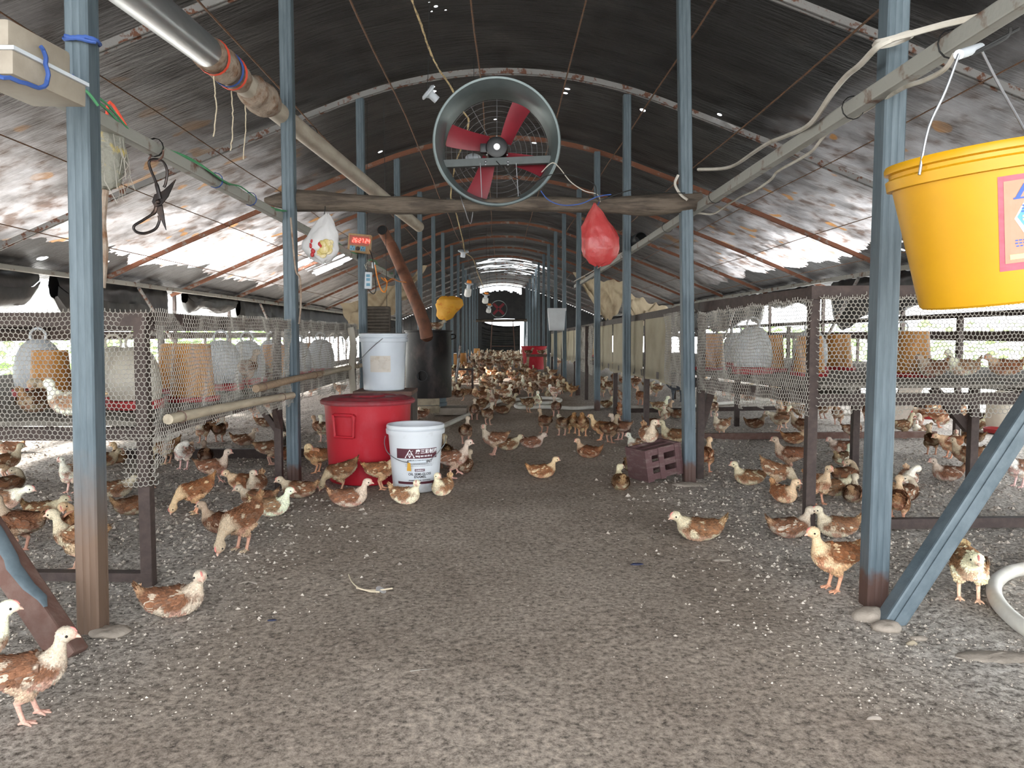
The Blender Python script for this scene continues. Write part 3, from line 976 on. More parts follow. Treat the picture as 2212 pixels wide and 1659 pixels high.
# left cage -----------------------------------------------------------
LC = thing('brooder_cage', (-1.41, 3.14, 0), 'netted brooder cage on brown legs along the left side of the house', 'cage', 'brooder cages')
lx0, lx1, ly0, ly1 = -4.4, -1.42, 3.16, 7.75
mb = MB()
for (x, y, zt) in ((lx1, ly0, 1.06),):
    pass
for (x, y, zt) in ((-1.43, ly0, 1.07), (-1.45, 5.12, 1.07), (-1.44, 7.7, 1.06), (-3.30, 5.05, 1.04), (-3.30, 3.2, 1.05), (-3.3, 7.7, 1.05), (-4.4, 3.2, 1.05), (-4.4, 5.4, 1.05), (-4.4, 7.7, 1.05)):
    MB().beam((x, y, -.04), (x, y, zt), .047, .047, up=Vector((0, 1, 0)), bev=.004).build('leg', 'oxide', LC, smooth=False)
mb = MB()
mb.beam((lx0, ly0, 1.045), (lx1 + .02, ly0, 1.06), .045, .055)
mb.beam((lx1, ly0, 1.06), (lx1 - .02, ly1, 1.065), .05, .055)
mb.build('top_rail', 'oxide', LC, smooth=False)
mb = MB()
mb.beam((lx0, ly1, 1.05), (lx1, ly1, 1.06), .045, .05)
mb.beam((lx0, ly0, 1.05), (lx0, ly1, 1.05), .045, .05)
mb.build('rear_rail', 'oxide', LC, smooth=False)
mb = MB()
mb.beam((lx0, ly0 + .02, .60), (lx1, ly0 + .02, .60), .05, .05)
mb.beam((lx1 - .02, ly0, .60), (lx1 - .04, ly1, .61), .05, .05)
mb.build('bottom_rail', 'oxide', LC, smooth=False)
MB().beam((-1.46, 5.0, .62), (-1.44, 5.12, .38), .035, .035).beam((-1.62, 5.13, .60), (-1.45, 5.13, .36), .035, .035).build('knee_brace', 'oxide', LC, smooth=False)
deck(LC, lx0 + .05, lx1 - .05, ly0 + .06, ly1 - .03, lambda y: .635)
mb = MB()
hexnet(mb, (-4.4, ly0 - .03, 0), (1, 0, 0), (0, -1, 0), 3.02, lambda a: .585, lambda a: 1.095 - .0 * a, seed=1, wob=.012)
mb.build('front_net', 'net', LC, smooth=False)
mb = MB()
hexnet(mb, (-1.385, ly0 - .03, 0), (-.001, 1, 0), (1, 0, 0), 4.6, lambda a: .575 + .012 * math.sin(3 * a) - .014 * a, lambda a: 1.095, seed=2, wob=.016, sagfn=lambda a, h: .03 * max(0, h - .25) / .25 * abs(math.sin(a * 1.3)) * .4)
# the net hangs lower round the corner leg
hexnet(mb, (-1.51, ly0 - .035, 0), (1, 0, 0), (0, -1, 0), .14, lambda a: .40, lambda a: .60, seed=5, wob=.02)
hexnet(mb, (-1.38, ly0 - .03, 0), (0, 1, 0), (1, 0, 0), .20, lambda a: .42 + .6 * a, lambda a: .60, seed=6, wob=.02)
mb.build('side_net', 'net', LC, smooth=False)
for (y0, y1, z0, z1, m, lab) in ((3.2, 5.1, .655, .605, 'bamboo', None), (4.35, 5.95, .700, .705, 'plank', 'pale split pole'), (5.75, 7.6, .70, .70, 'bamboo', None)):
    po = MB().tube(catmull([(-1.352, y0, z0), (-1.345, (y0 + y1) / 2, (z0 + z1) / 2 + .006), (-1.35, y1, z1)], 5), .022, 10).build('tied_pole', m, LC)
    for y in (y0 + .12, y1 - .25):
        MB().lathe([(.025, -.004), (.028, 0), (.025, .004)], (-1.35, y, z0 + (z1 - z0) * (y - y0) / (y1 - y0)), (0, 1, 0), 10).build('wire_tie', 'rustbrown', po)
tag(MB().tube(catmull([(-1.33, 7.0, 1.06), (-1.31, 7.0, .9), (-1.33, 7.02, .7), (-1.32, 7.05, .45)], 6), .028, 8, flat=.25).build('hanging_strap', 'drinkerwarm'),
    'limp whitish strip hanging down the cage side left of the lidded white bucket', 'strip')
tag(MB().beam((-3.2, 3.2, .035), (-1.41, 3.16, .02), .05, .035).build('ground_rail', 'oxide', smooth=False), 'dark rail lying on the litter under the near end of the left cage', 'rail', 'ground rails')
tag(MB().beam((-3.1, 6.35, .035), (-1.55, 6.35, .035), .05, .08).build('ground_rail', 'oxide', smooth=False), 'dark rail on the litter further back under the left cage', 'rail', 'ground rails')
tag(MB().tube([(-2.45, 8.4, .45), (-1.95, 7.1, .02)], .035, 8).build('prop_pole', 'wood'), 'grey pole leaning to the litter under the left cage', 'pole')

# right cage ----------------------------------------------------------
cx, cy = 1.56, 3.90
RCX = [(cx, cy), (1.385, 5.4), (1.375, 9.5), (1.36, 21.0)]
RC = thing('brooder_cage', (cx, cy, 0), 'netted brooder cage partly hung with beige sheeting along the right side', 'cage', 'brooder cages')
rx1 = 4.4


def rcx(y):
    for (a, b), (c, d) in zip(RCX, RCX[1:]):
        if y <= d:
            return a + (c - a) * (y - b) / (d - b)
    return RCX[-1][0]


rtop = lambda y: 1.20 - .0095 * (y - 3.9)
rbot = lambda y: .68 - .013 * (y - 3.9)
for (x, y) in ((cx, cy + .02), (1.40, 5.48), (1.38, 7.42), (1.38, 9.45), (1.31, 12.0), (1.36, 14.4), (1.36, 17.4), (1.36, 20.9), (2.55, 5.6), (2.95, 4.85), (rx1, 4.0), (rx1, 7.5), (2.6, 8.6), (rx1, 12), (rx1, 16), (2.7, 12.2)):
    MB().beam((x, y, -.04), (x, y, rtop(y) if x < 2 or x > 4 else rbot(y)), .05, .05, up=Vector((0, 1, 0)), bev=.004).build('leg', 'oxide', RC, smooth=False)
MB().beam((1.53, 5.62, .68), (1.405, 5.5, .33), .05, .06, up=Vector((0, 1, 0))).build('knee_brace', 'oxide', RC, smooth=False)
MB().beam((2.72, 4.9, .66), (2.95, 4.9, .40), .05, .05, up=Vector((0, 1, 0))).build('knee_brace', 'oxide', RC, smooth=False)
mb = MB()
pts = [Vector((x, y, rtop(y))) for x, y in RCX]
for a, b in zip(pts, pts[1:]):
    mb.beam(a, b, .05, .065)
mb.beam((cx - .03, cy, 1.205), (rx1, 4.05, 1.235), .05, .065)
mb.build('top_rail', 'oxide', RC, smooth=False)
mb = MB()
for a, b in zip(pts, pts[1:]):
    mb.beam((a.x, a.y, rbot(a.y)), (b.x, b.y, rbot(b.y)), .05, .06)
mb.beam((cx, cy + .03, .67), (rx1, 4.05, .68), .05, .06)
mb.build('bottom_rail', 'oxide', RC, smooth=False)
mb = MB()
mb.beam((rx1, 4.05, 1.2), (rx1, 21, 1.1), .05, .05)
mb.build('rear_rail', 'oxide', RC, smooth=False)
mb = MB()
n = 250
for i in range(n):
    y = 4.0 + 16.9 * (i + .5) / n
    mb.box(((rcx(y) + .04 + rx1) / 2, y, rbot(y) + .055), (rx1 - rcx(y) - .04, .045, .02))
for x in (1.8, 3.0, 4.2):
    mb.beam((x, 4.0, rbot(4) + .02), (x, 20.9, rbot(20.9) + .02), .04, .05)
mb.build('deck', 'deck', RC, smooth=False)
mb = MB()
hexnet(mb, (cx, cy - .035, 0), (1, .05, 0), (0, -1, 0), 2.8, lambda a: .61 + .015 * math.sin(5 * a), lambda a: 1.20, cell=.0225, wr=.0021, seed=3, wob=.014, jag=.02)
mb.build('front_net', 'net', RC, smooth=False)
mb = MB()
du = Vector((1.385 - cx, 5.4 - cy, 0))
hexnet(mb, (cx - .03, cy - .03, 0), du, (-1, -.1, 0), du.length + .02, lambda a: .60 + .02 * math.sin(6 * a), lambda a: 1.19 - .02 * a, cell=.0225, wr=.0021, seed=4, wob=.014, jag=.03)
hexnet(mb, (1.345, 5.45, 0), (0, 1, 0), (-1, 0, 0), 1.0, lambda a: .60, lambda a: 1.17 - .01 * a, cell=.0225, wr=.0021, seed=7, wob=.012)
hexnet(mb, (1.335, 11.4, 0), (0, 1, 0), (-1, 0, 0), 2.3, lambda a: .40, lambda a: 1.12 - .01 * a, cell=.03, wr=.003, seed=8, wob=.012)
mb.build('side_net', 'net', RC, smooth=False)
for (y0, y1, nm, s) in ((6.25, 7.36, 'side_sheet', 1), (7.46, 9.42, 'side_sheet', 2), (9.5, 11.4, 'side_sheet', 3), (13.7, 17.3, 'side_sheet', 4), (17.4, 20.9, 'side_sheet', 5)):
    def sh(u, v, y0=y0, y1=y1, s=s):
        y = y0 + (y1 - y0) * u
        z = rtop(y) - .03 - (rtop(y) - rbot(y) + .02 + .03 * nz((y, s, 0), 2.2, s)) * v
        return (rcx(y) - .03 + .012 * nz((y * 4, v, s), 1.6, s) * (.2 + v), y, z)
    MB().grid(sh, 40, 16).build(nm, 'sack', RC, angle=180)


tag(MB().beam((1.9, 3.92, .04), (4.5, 3.98, .05), .045, .05).build('ground_rail', 'oxide', smooth=False), 'dark rail just above the litter across the near end of the right cage', 'rail', 'ground rails')
tag(MB().beam((1.45, 7.35, .035), (4.2, 7.5, .035), .05, .06).build('ground_rail', 'rustbrown', smooth=False), 'brown rail lying on the litter behind the leaning brown leg', 'rail', 'ground rails')
tag(MB().beam((1.4, 9.6, .06), (3.9, 9.9, .07), .04, .05).build('ground_rail', 'oxide', smooth=False), 'dark rail low above the litter in front of the slate-blue hen', 'rail', 'ground rails')


# feeders and drinkers inside the cages ------------------------------------------------
def feeder(x, y, z, label, group, s=1.0, lean=0.0):
    t = thing('chick_feeder', (x, y, z), label, 'feeder', group)
    MB().lathe([(.098 * s, .03), (.100 * s, .03), (.082 * s, .27 * s), (.080 * s, .27 * s), (.078 * s, .27 * s), (.095 * s, .035)], (x, y, z), (lean, 0, 1), 30).build('hopper', 'feeder', t)
    MB().lathe([(.001, .004), (.118 * s, .004), (.124 * s, .028), (.118 * s, .028), (.112 * s, .012), (.001, .014)], (x, y, z), n=30).build('pan', 'pan', t)
    return t


def drinker(x, y, z, label, group, s=1.0, m='drinker'):
    t = thing('chick_drinker', (x, y, z), label, 'drinker', group)
    pr = [(.115, .05), (.118, .07), (.122, .10), (.120, .16), (.108, .22), (.085, .27), (.055, .30), (.001, .31)]
    MB().lathe([(a * s, b * s) for a, b in pr], (x, y, z), n=30).build('jar', m, t)
    MB().tube([(x + .042 * s * math.cos(a), y, z + .325 * s + .042 * s * math.sin(a)) for a in np.linspace(-.6, PI + .6, 18)], .007 * s, 7).build('ring_handle', m, t)
    MB().lathe([(.001, .004), (.128 * s, .004), (.132 * s, .045), (.127 * s, .045), (.12 * s, .014), (.001, .014)], (x, y, z), n=30).build('dish', 'pan', t)
    return t


gL, gR = 'feeders and drinkers in the left cage', 'feeders and drinkers in the right cage'
zl = .648
feeder(-2.30, 4.05, zl, 'amber feeder half behind the near left post, in the left cage', gL)
drinker(-2.62, 4.5, zl, 'grey-white bell drinker behind the feeder at the near left post', gL, 1.05)
drinker(-1.72, 3.72, zl, 'beige bell drinker just inside the corner of the left cage', gL, .95, 'drinkerwarm')
drinker(-1.93, 3.95, zl, 'beige bell drinker second from the corner of the left cage', gL, .95, 'drinkerwarm')
feeder(-1.62, 4.15, zl, 'large pale amber feeder nearest the tied pole of the left cage', gL, 1.12)
drinker(-1.75, 4.95, zl, 'white bell drinker right behind the large pale amber feeder', gL, 1.02)
feeder(-1.95, 4.75, zl, 'amber feeder peeping out behind the large pale one', gL, 1.1)
drinker(-1.78, 5.55, zl, 'white bell drinker in the middle of the left cage row', gL)
feeder(-1.88, 5.9, zl, 'orange feeder in the middle of the left cage row', gL)
drinker(-1.88, 6.5, zl, 'white bell drinker left of the log-bearing post', gL)
feeder(-1.78, 6.2, zl, 'orange feeder left of the log-bearing post, in the left cage', gL)
drinker(-1.70, 6.6, zl, 'bell drinker seen just left of the second left post', gL, .95)
drinker(-1.62, 7.1, zl, 'bell drinker seen right of the second left post', gL)
feeder(-1.66, 7.35, zl, 'orange feeder at the far end of the left cage, beside the hanging strip', gL)
feeder(-1.86, 7.4, zl, 'orange feeder at the far end of the left cage, right of the second post', gL)
zr = lambda y: rbot(y) + .067
for (k, x, y, lab, s) in ((1, 2.25, 5.7, 'grey bell drinker behind the corner leg of the right cage', 1), (0, 1.95, 4.95, 'narrow-looking amber feeder at the corner leg of the right cage', .95),
                          (0, 2.63, 6.1, 'amber feeder standing on a long red pan in the right cage', 1.05), (1, 2.92, 5.7, 'grey bell drinker right of the near right post', 1.0), (0, 2.56, 4.85, 'amber feeder right of the near right post', 1.05),
                          (1, 1.72, 5.35, 'large milky bell drinker behind the sheeted net of the right cage', 1.05), (0, 1.98, 5.75, 'amber feeder behind the netted side of the right cage', 1), (0, 1.62, 6.05, 'amber feeder left of the large milky drinker in the right cage', 1.05),
                          (1, 2.1, 7.0, 'bell drinker deep behind the netted side of the right cage', 1), (0, 1.55, 12.2, 'orange feeder in the netted gap further down the right cage, first', 1), (0, 1.62, 13.1, 'orange feeder in the netted gap further down the right cage, second', 1)):
    (drinker if k else feeder)(x, y, zr(y), lab, gR, s)
a = G(2170, 935)
t = drinker(a.x, a.y, 0, 'tall cream drinker in a red dish on the litter behind the right brace', 'drinkers on the litter', 1.45, 'drinkerwarm')
a = G(1985, 905)
tag(MB().lathe([(.001, .003), (.24, .003), (.26, .07), (.25, .07), (.23, .015), (.001, .015)], (a.x + .1, a.y + .2, 0), n=30).build('feed_pan', 'pan'), 'shallow red pan on the bright litter right of the near right post', 'pan')
a = G(1945, 925)
tag(MB().prism([(a.x - .2, a.y - .05, .0), (a.x + .02, a.y, .0), (a.x + .34, a.y + .15, .46), (a.x + .06, a.y + .12, .46)], (0, .03, 0)).build('pale_board', 'concrete', smooth=False), 'pale board leaning under the right cage beside the red pan', 'board')
# ------------------------------------------------------------------ text
def text_mesh(body, size, shear=0.0, bold=0.0, align='CENTER', sx=1.0):
    cu = bpy.data.curves.new('lettering', 'FONT')
    cu.body = body
    cu.size = size
    cu.align_x = align
    cu.shear = shear
    cu.offset = bold
    cu.resolution_u = 3
    o = bpy.data.objects.new('lettering', cu)
    C.objects.link(o)
    dg = bpy.context.evaluated_depsgraph_get()
    me = o.evaluated_get(dg).to_mesh()
    vs = [(v.co.x * sx, v.co.y) for v in me.vertices]
    fs = [tuple(p.vertices) for p in me.polygons]
    o.evaluated_get(dg).to_mesh_clear()
    bpy.data.objects.remove(o)
    bpy.data.curves.remove(cu)
    return vs, fs


class Wrap:
    """puts flat artwork on the side of a tapering bucket; angle 0 faces the camera"""

    def __init__(s, c, rad, mtx=None, a0=0.0):
        s.c, s.rad, s.m, s.a0 = Vector(c), rad, mtx, a0

    def pt(s, u, z, out):
        r = s.rad(z) + out
        a = s.a0 + u / s.rad(z)
        p = Vector((r * math.sin(a), -r * math.cos(a), z))
        return s.c + (s.m @ p if s.m else p)

    def put(s, mb, flat, du, dz, out=.0012):
        vs, fs = flat
        return mb.add([s.pt(x + du, y + dz, out) for x, y in vs], fs)

    def rect(s, mb, u0, u1, z0, z1, out=.0008, n=16):
        vs, fs = [], []
        for i in range(n + 1):
            u = u0 + (u1 - u0) * i / n
            vs += [s.pt(u, z0, out), s.pt(u, z1, out)]
        fs = [(2 * i, 2 * i + 2, 2 * i + 3, 2 * i + 1) for i in range(n)]
        return mb.add(vs, fs)

    def poly(s, mb, pts, out=.0014):
        return mb.add([s.pt(x, y, out) for x, y in pts], [tuple(range(len(pts)))])


def fatline(pts, wd, closed=True):
    vs, fs = [], []
    n = len(pts)
    for i in range(n if closed else n - 1):
        a, b = pts[i], pts[(i + 1) % n]
        d = Vector((b[0] - a[0], b[1] - a[1]))
        l = d.length
        o = Vector((-d.y, d.x)) / l * wd / 2
        e = d / l * wd / 2
        k = len(vs)
        vs += [(a[0] - e.x + o.x, a[1] - e.y + o.y), (b[0] + e.x + o.x, b[1] + e.y + o.y), (b[0] + e.x - o.x, b[1] + e.y - o.y), (a[0] - e.x - o.x, a[1] - e.y - o.y)]
        fs.append((k, k + 1, k + 2, k + 3))
    return vs, fs


# ------------------------------------------------------------------ red tub, table, buckets
p = G(782, 1050)
tc_ = Vector((p.x, p.y + .27, 0))
T = thing('feed_tub', tc_, 'big red lidded plastic tub standing behind the white paint bucket', 'tub')
MB().lathe([(.001, 0), (.262, 0), (.268, .012), (.292, .50), (.296, .52), (.296, .54), (.285, .54), (.28, .5), (.255, .02), (.001, .02)], tc_, n=64).build('body', 'red', T)
MB().lathe([(.318, .530), (.322, .536), (.322, .550), (.312, .560), (.275, .563), (.262, .575), (.20, .578), (.19, .570), (.12, .572), (.11, .585), (.001, .588)], tc_, n=64).lathe([(.30, .535), (.318, .530)], tc_, n=64).build('lid', 'redlid', T)
hb = tc_ + Vector((-.105, -.265, 0))
W_ = Wrap(tc_, lambda z: .268 + .05 * z, a0=-.40)
hv = [W_.pt(u, z, .016) for u, z in ((-.075, .46), (-.075, .44), (-.068, .335), (-.06, .325), (.06, .325), (.068, .335), (.075, .44), (.075, .46))]
mb = MB().tube(catmull(hv, 4), .0085, 8)
for u in (-.075, .075):
    mb.tube([W_.pt(u, .465, .0), W_.pt(u, .465, .022), W_.pt(u, .44, .018)], .012, 8)
mb.tube([W_.pt(-.075, .468, .008), W_.pt(0, .47, .010), W_.pt(.075, .468, .008)], .012, 8)
mb.build('handle', 'red', T)
W1 = Wrap(tc_, lambda z: .268 + .05 * z, a0=-.735)
W1.put(MB(), text_mesh('1', .050, bold=.002, sx=1.5), 0, .40, .0015).build('painted_numeral', 'whiteink', T, smooth=False)

tz = .565
a = P(822, 843, 6.1)
TB = thing('low_table', (a.x + .05, 6.15, 0), 'low brown wooden table behind the red tub, under the white lidded bucket', 'table')
tx = a.x + .02
MB().box((tx + .01, 6.2, tz - .015), (.45, .42, .03), bev=.004).build('tabletop', 'rustbrown', TB, smooth=False)
for sx in (-1, 1):
    for sy in (-1, 1):
        MB().box((tx + .01 + .19 * sx, 6.2 + .17 * sy, tz / 2 - .02), (.05, .05, tz - .02)).build('leg', 'rustbrown', TB, smooth=False)
MB().box((tx + .228, 6.2, tz / 2), (.012, .36, tz - .06)).build('side_panel', 'oxide', TB, smooth=False)


def bucket(name, c, rt, rb, h, mt, label, open_top=False, rot=None, band=.14):
    t = thing(name, c, label, 'bucket')
    m = rot or Matrix.Identity(3)
    c = Vector(c)
    ax = m @ Vector((0, 0, 1))
    zr_ = lambda z: rb + (rt - rb) * z / h
    pr = [(.001, .006), (rb - .01, .006), (rb - .006, 0), (rb, .006)]
    pr += [(zr_(z), z) for z in np.linspace(.02, h * (1 - band), 6)]
    zb = h * (1 - band)
    pr += [(zr_(zb) + .014, zb + .002), (zr_(zb) + .016, zb + .028), (zr_(zb) + .006, zb + .034), (zr_(zb) + .006, h - .024), (zr_(h) + .008, h - .020), (zr_(h) + .008, h - .008)]
    if open_top:
        pr += [(zr_(h) + .004, h), (zr_(h) - .004, h - .004), (rb - .006, .02), (.001, .02)]
    else:
        pr += [(zr_(h) + .012, h - .006), (zr_(h) + .012, h + .004), (zr_(h) - .012, h + .008), (zr_(h) - .022, h - .004), (.001, h - .004)]
    MB().lathe(pr, c, ax, 64).build('body', mt, t, angle=30)
    return t, zr_, zb


# white lidded bucket on the table
c = Vector((tx - .005, 6.19, tz))
BW, zr_, zb = bucket('lidded_bucket', c, .178, .158, .435, 'white', 'white lidded bucket with a yellowed paper label, standing on the low table')
wb = Wrap(c, zr_)
wb.rect(MB(), -.085, .075, .145, .27, .0015).build('paper_label', 'paper', BW, smooth=False)
mb = MB()
for i in range(7):
    wb.rect(mb, -.02 + .004 * (i % 3), .045 - .006 * (i % 2), .235 - .010 * i, .2365 - .010 * i, .003, 8)
mb.build('label_lines', 'inkgrey', BW, smooth=False)
hp = [wb.pt(.02, zb + .03, .02), wb.pt(-.06, zb - .045, .025), wb.pt(-.13, zb - .11, .03), wb.pt(-.20, zb - .16, .035), wb.pt(-.24, zb - .17, .03), wb.pt(-.4, zb - .10, .03), wb.pt(-.54, zb + .02, .02)]
MB().tube(catmull(hp, 5), .0035, 6).build('bail', 'steelwire', BW)
wb.rect(MB(), -.035, .04, zb + .004, zb + .03, .017).build('bail_lug', 'white', BW, smooth=False)

# white paint bucket in front
p = G(893, 1066)
c = Vector((p.x, p.y + .148, 0))
PB, zr_, zb = bucket('paint_bucket', c, .178, .145, .425, 'whitedirty', 'open white paint bucket printed with a maroon band, in front of the red tub', True)
wb = Wrap(c, zr_, a0=.08)
mb = MB()
wb.rect(mb, -.125, .155, .222, .285)
wb.rect(mb, -.118, .150, .058, .074)
wb.rect(mb, -.002, .062, .140, .156)
mb.build('maroon_print', 'maroon', PB, smooth=False)
mb = MB()
wb.put(mb, text_mesh('唐三彩制漆', .030, bold=.0006, align='LEFT', sx=1.0), .004, .256, .002)
wb.put(mb, text_mesh('tang san cai zhi qi', .0155, bold=.0005, align='LEFT'), .004, .234, .002)
wb.put(mb, fatline([(-.062, .2285), (-.004, .2285), (-.033, .2775)], .0035), 0, 0, .002)
wb.put(mb, fatline([(-.0475, .253), (-.0185, .253), (-.033, .2285)], .0025), 0, 0, .002)
wb.put(mb, fatline([(-.033, .253), (-.033, .232)], .002, False), 0, 0, .002)
wb.put(mb, fatline([(-.02, .268), (-.014, .272)], .002, False), 0, 0, .002)
wb.put(mb, text_mesh('CURRENCY', .0105, bold=.0003), .030, .1445, .002)
mb.build('white_lettering', 'whiteink', PB, smooth=False)
mb = MB()
wb.put(mb, text_mesh('STONE PAINT', .0265, shear=.25, bold=.0005), .030, .194, .0012)
wb.put(mb, text_mesh('OIL SEMI-GLOSS', .021, bold=.0006), .032, .116, .0012)
wb.put(mb, text_mesh('ENAMEL', .021, bold=.0006), .032, .098, .0012)
for k, (u0, u1) in enumerate(((-.04, -.002), (.004, .04), (.046, .10))):
    for q in np.arange(u0, u1 - .004, .0062):
        wb.rect(mb, q, q + .0045, .081, .0865, .0012, 1)
wb.rect(mb, -.045, .11, .0775, .0782, .0012)
for z, u0, u1 in ((.1865, -.01, .085), (.1825, -.062, .115), (.1735, -.062, .118)):
    q = u0
    while q < u1:
        l = random.uniform(.004, .010)
        wb.rect(mb, q, min(q + l, u1), z, z + .0022, .0012, 1)
        q += l + .002
mb.build('black_lettering', 'ink', PB, smooth=False)
hp = [wb.pt(-.285, .345, .022), wb.pt(-.25, .30, .03), wb.pt(-.17, .252, .034), wb.pt(-.09, .217, .034), wb.pt(-.03, .204, .034), wb.pt(.06, .206, .034), wb.pt(.12, .245, .034), wb.pt(.19, .30, .034), wb.pt(.25, .345, .025)]
bl = MB().tube(catmull(hp, 5), .003, 6).build('bail', 'steelwire', PB)
MB().tube([wb.pt(-.03, .204, .034), wb.pt(.06, .207, .034)], .009, 10).build('grip', 'white', bl)
MB().prism([wb.pt(-.036, .203, .04), wb.pt(-.022, .203, .04), wb.pt(-.018, .150, .04), wb.pt(-.040, .152, .04)], (0, -.003, 0)).build('yellow_tag', 'lime' if False else 'ochre', bl, smooth=False)

# yellow bucket hanging from the right rail
rt, rb, hh = .232, .178, .40
rot = Matrix.Rotation(R(-7.5), 3, 'Y') @ Matrix.Rotation(R(2), 3, 'X')
ctop = P(2122, 330, 2.12)
cb = ctop - rot @ Vector((0, 0, hh))
YB, zr_, zb = bucket('yellow_bucket', cb, rt, rb, hh, 'yellow', 'yellow bucket hanging by its wire handle from the right-hand rail', True, rot, band=.17)
wy = Wrap(cb, zr_, rot, a0=-.30)
mb = MB()
wy.rect(mb, -.03, .30, .085, .315, .001, 24)
mb.build('label_border', 'pink', YB, smooth=False)
mb = MB()
wy.rect(mb, -.018, .288, .103, .302, .002, 24)
mb.build('label_panel', 'peach', YB, smooth=False)
ell = lambda a, b, cxx, czz, n=40: [(cxx + a * math.cos(2 * PI * i / n), czz + b * math.sin(2 * PI * i / n)) for i in range(n)]


def disc(mb, cxx, czz, a, b, out, z0=-9, z1=9):
    n = 12
    for i in range(n):
        x0, x1 = cxx - a + 2 * a * i / n, cxx - a + 2 * a * (i + 1) / n
        h0, h1 = b * math.sqrt(max(0, 1 - ((x0 - cxx) / a) ** 2)), b * math.sqrt(max(0, 1 - ((x1 - cxx) / a) ** 2))
        pts = [(x0, max(czz - h0, z0)), (x1, max(czz - h1, z0)), (x1, min(czz + h1, z1)), (x0, min(czz + h0, z1))]
        mb.add([wy.pt(x, z, out) for x, z in pts], [(0, 1, 2, 3)])


mb = MB()
disc(mb, .115, .210, .112, .062, .0028)
mb.build('label_oval_rim', 'cream', YB, smooth=False)
mb = MB()
disc(mb, .115, .214, .106, .052, .0036)
mb.build('label_oval', 'skyblue', YB, smooth=False)
mb = MB()
wy.put(mb, text_mesh('KUANG', .021, shear=.2, bold=.0004, align='LEFT'), .026, .184, .0046)
mb.build('white_lettering', 'whiteink', YB, smooth=False)
mb = MB()
for k in range(4):
    u = .020 + k * .026
    wy.rect(mb, u, u + .020, .204, .2085, .0046, 2)
    wy.rect(mb, u, u + .020, .212, .2165, .0046, 2)
    wy.rect(mb, u + .008, u + .013, .2040, .2165, .0046, 2)
wy.rect(mb, -.008, .288, .112, .124, .003, 24)
mb.build('yellow_lettering', 'lime', YB, smooth=False)
mb = MB()
for k in range(4):
    u = .018 + k * .026
    for q in range(3):
        wy.rect(mb, u + .001 * q, u + .020, .224 + .007 * q, .2275 + .007 * q, .0046, 2)
    wy.rect(mb, u + .007, u + .011, .222, .244, .0046, 2)
mb.build('dark_lettering', 'navy', YB, smooth=False)
mb = MB()
wy.put(mb, fatline([(.012, .262), (.026, .286)], .009, False), 0, 0, .0036)
wy.put(mb, fatline([(.004, .2585), (.036, .2585)], .004, False), 0, 0, .0036)
for z, u0 in ((.156, .004), (.149, .004), (.142, .006)):
    q = u0
    while q < .25:
        wy.rect(mb, q, q + .006, z, z + .0028, .003, 1)
        q += .0085
mb.build('small_print', 'navy', YB, smooth=False)
zc_ = hh - .045
A = cb + rot @ Vector((-.226, -.096, zc_))
B = cb + rot @ Vector((.205, .088, hh - .02))
hgA, hgB = P(2071, 118, 2.02), P(2117, 103, 2.17)
mb = MB().tube(catmull([A, A.lerp(hgA, .35) + Vector((-.012, 0, .012)), A.lerp(hgA, .7) + Vector((-.004, 0, 0)), hgA], 5) + [hgA.lerp(hgB, .05), hgA.lerp(hgB, .95)] + catmull([hgB, hgB.lerp(B, .35), hgB.lerp(B, .75) + Vector((.006, 0, .0)), B], 5), .0038, 7)
bl = mb.build('bail', 'steelwire', YB)
MB().tube([hgA, hgB], .0125, 12).build('grip', 'white', bl)
tag(MB().tube(catmull([(1.33, 2.09, 1.80), (1.325, 2.10, 1.775), tuple((hgA + hgB) / 2 + Vector((0, 0, -.012))), (1.36, 2.1, 1.80)], 5), .004, 6).build('hanging_wire', 'rubber'), 'dark wire loop by which the yellow bucket hangs from the rail', 'wire')

# ------------------------------------------------------------------ timber log with the big fan
la, lb = P(572, 432, 5.33), P(1515, 436, 5.33)
pts, rs = [], []
for i in range(41):
    t = i / 40
    q = la.lerp(lb, t)
    pts.append(q + Vector((0, .01 * math.sin(9 * t), -.030 * math.sin(PI * t) ** .8 + .008 * math.sin(13 * t))))
    rs.append((.055 + .012 * math.sin(7 * t + 1) + .006 * math.sin(23 * t)) * (0.72 if i in (0,) else 1) * (.45 + .55 * min(1, t * 14)))
mb = MB().tube(pts, rs, 18)
mb.v = [(v[0], v[1] + .006 * nz((v[0] * 2, v[1] * 12, v[2] * 12), 2), v[2] + .007 * nz((v[0] * 2.5, v[1] * 10, v[2] * 10), 2.2, 4)) for v in mb.v]
tag(mb.build('cross_log', 'wood'), 'rough grey log lying across between the second pair of posts, under the fan', 'log')

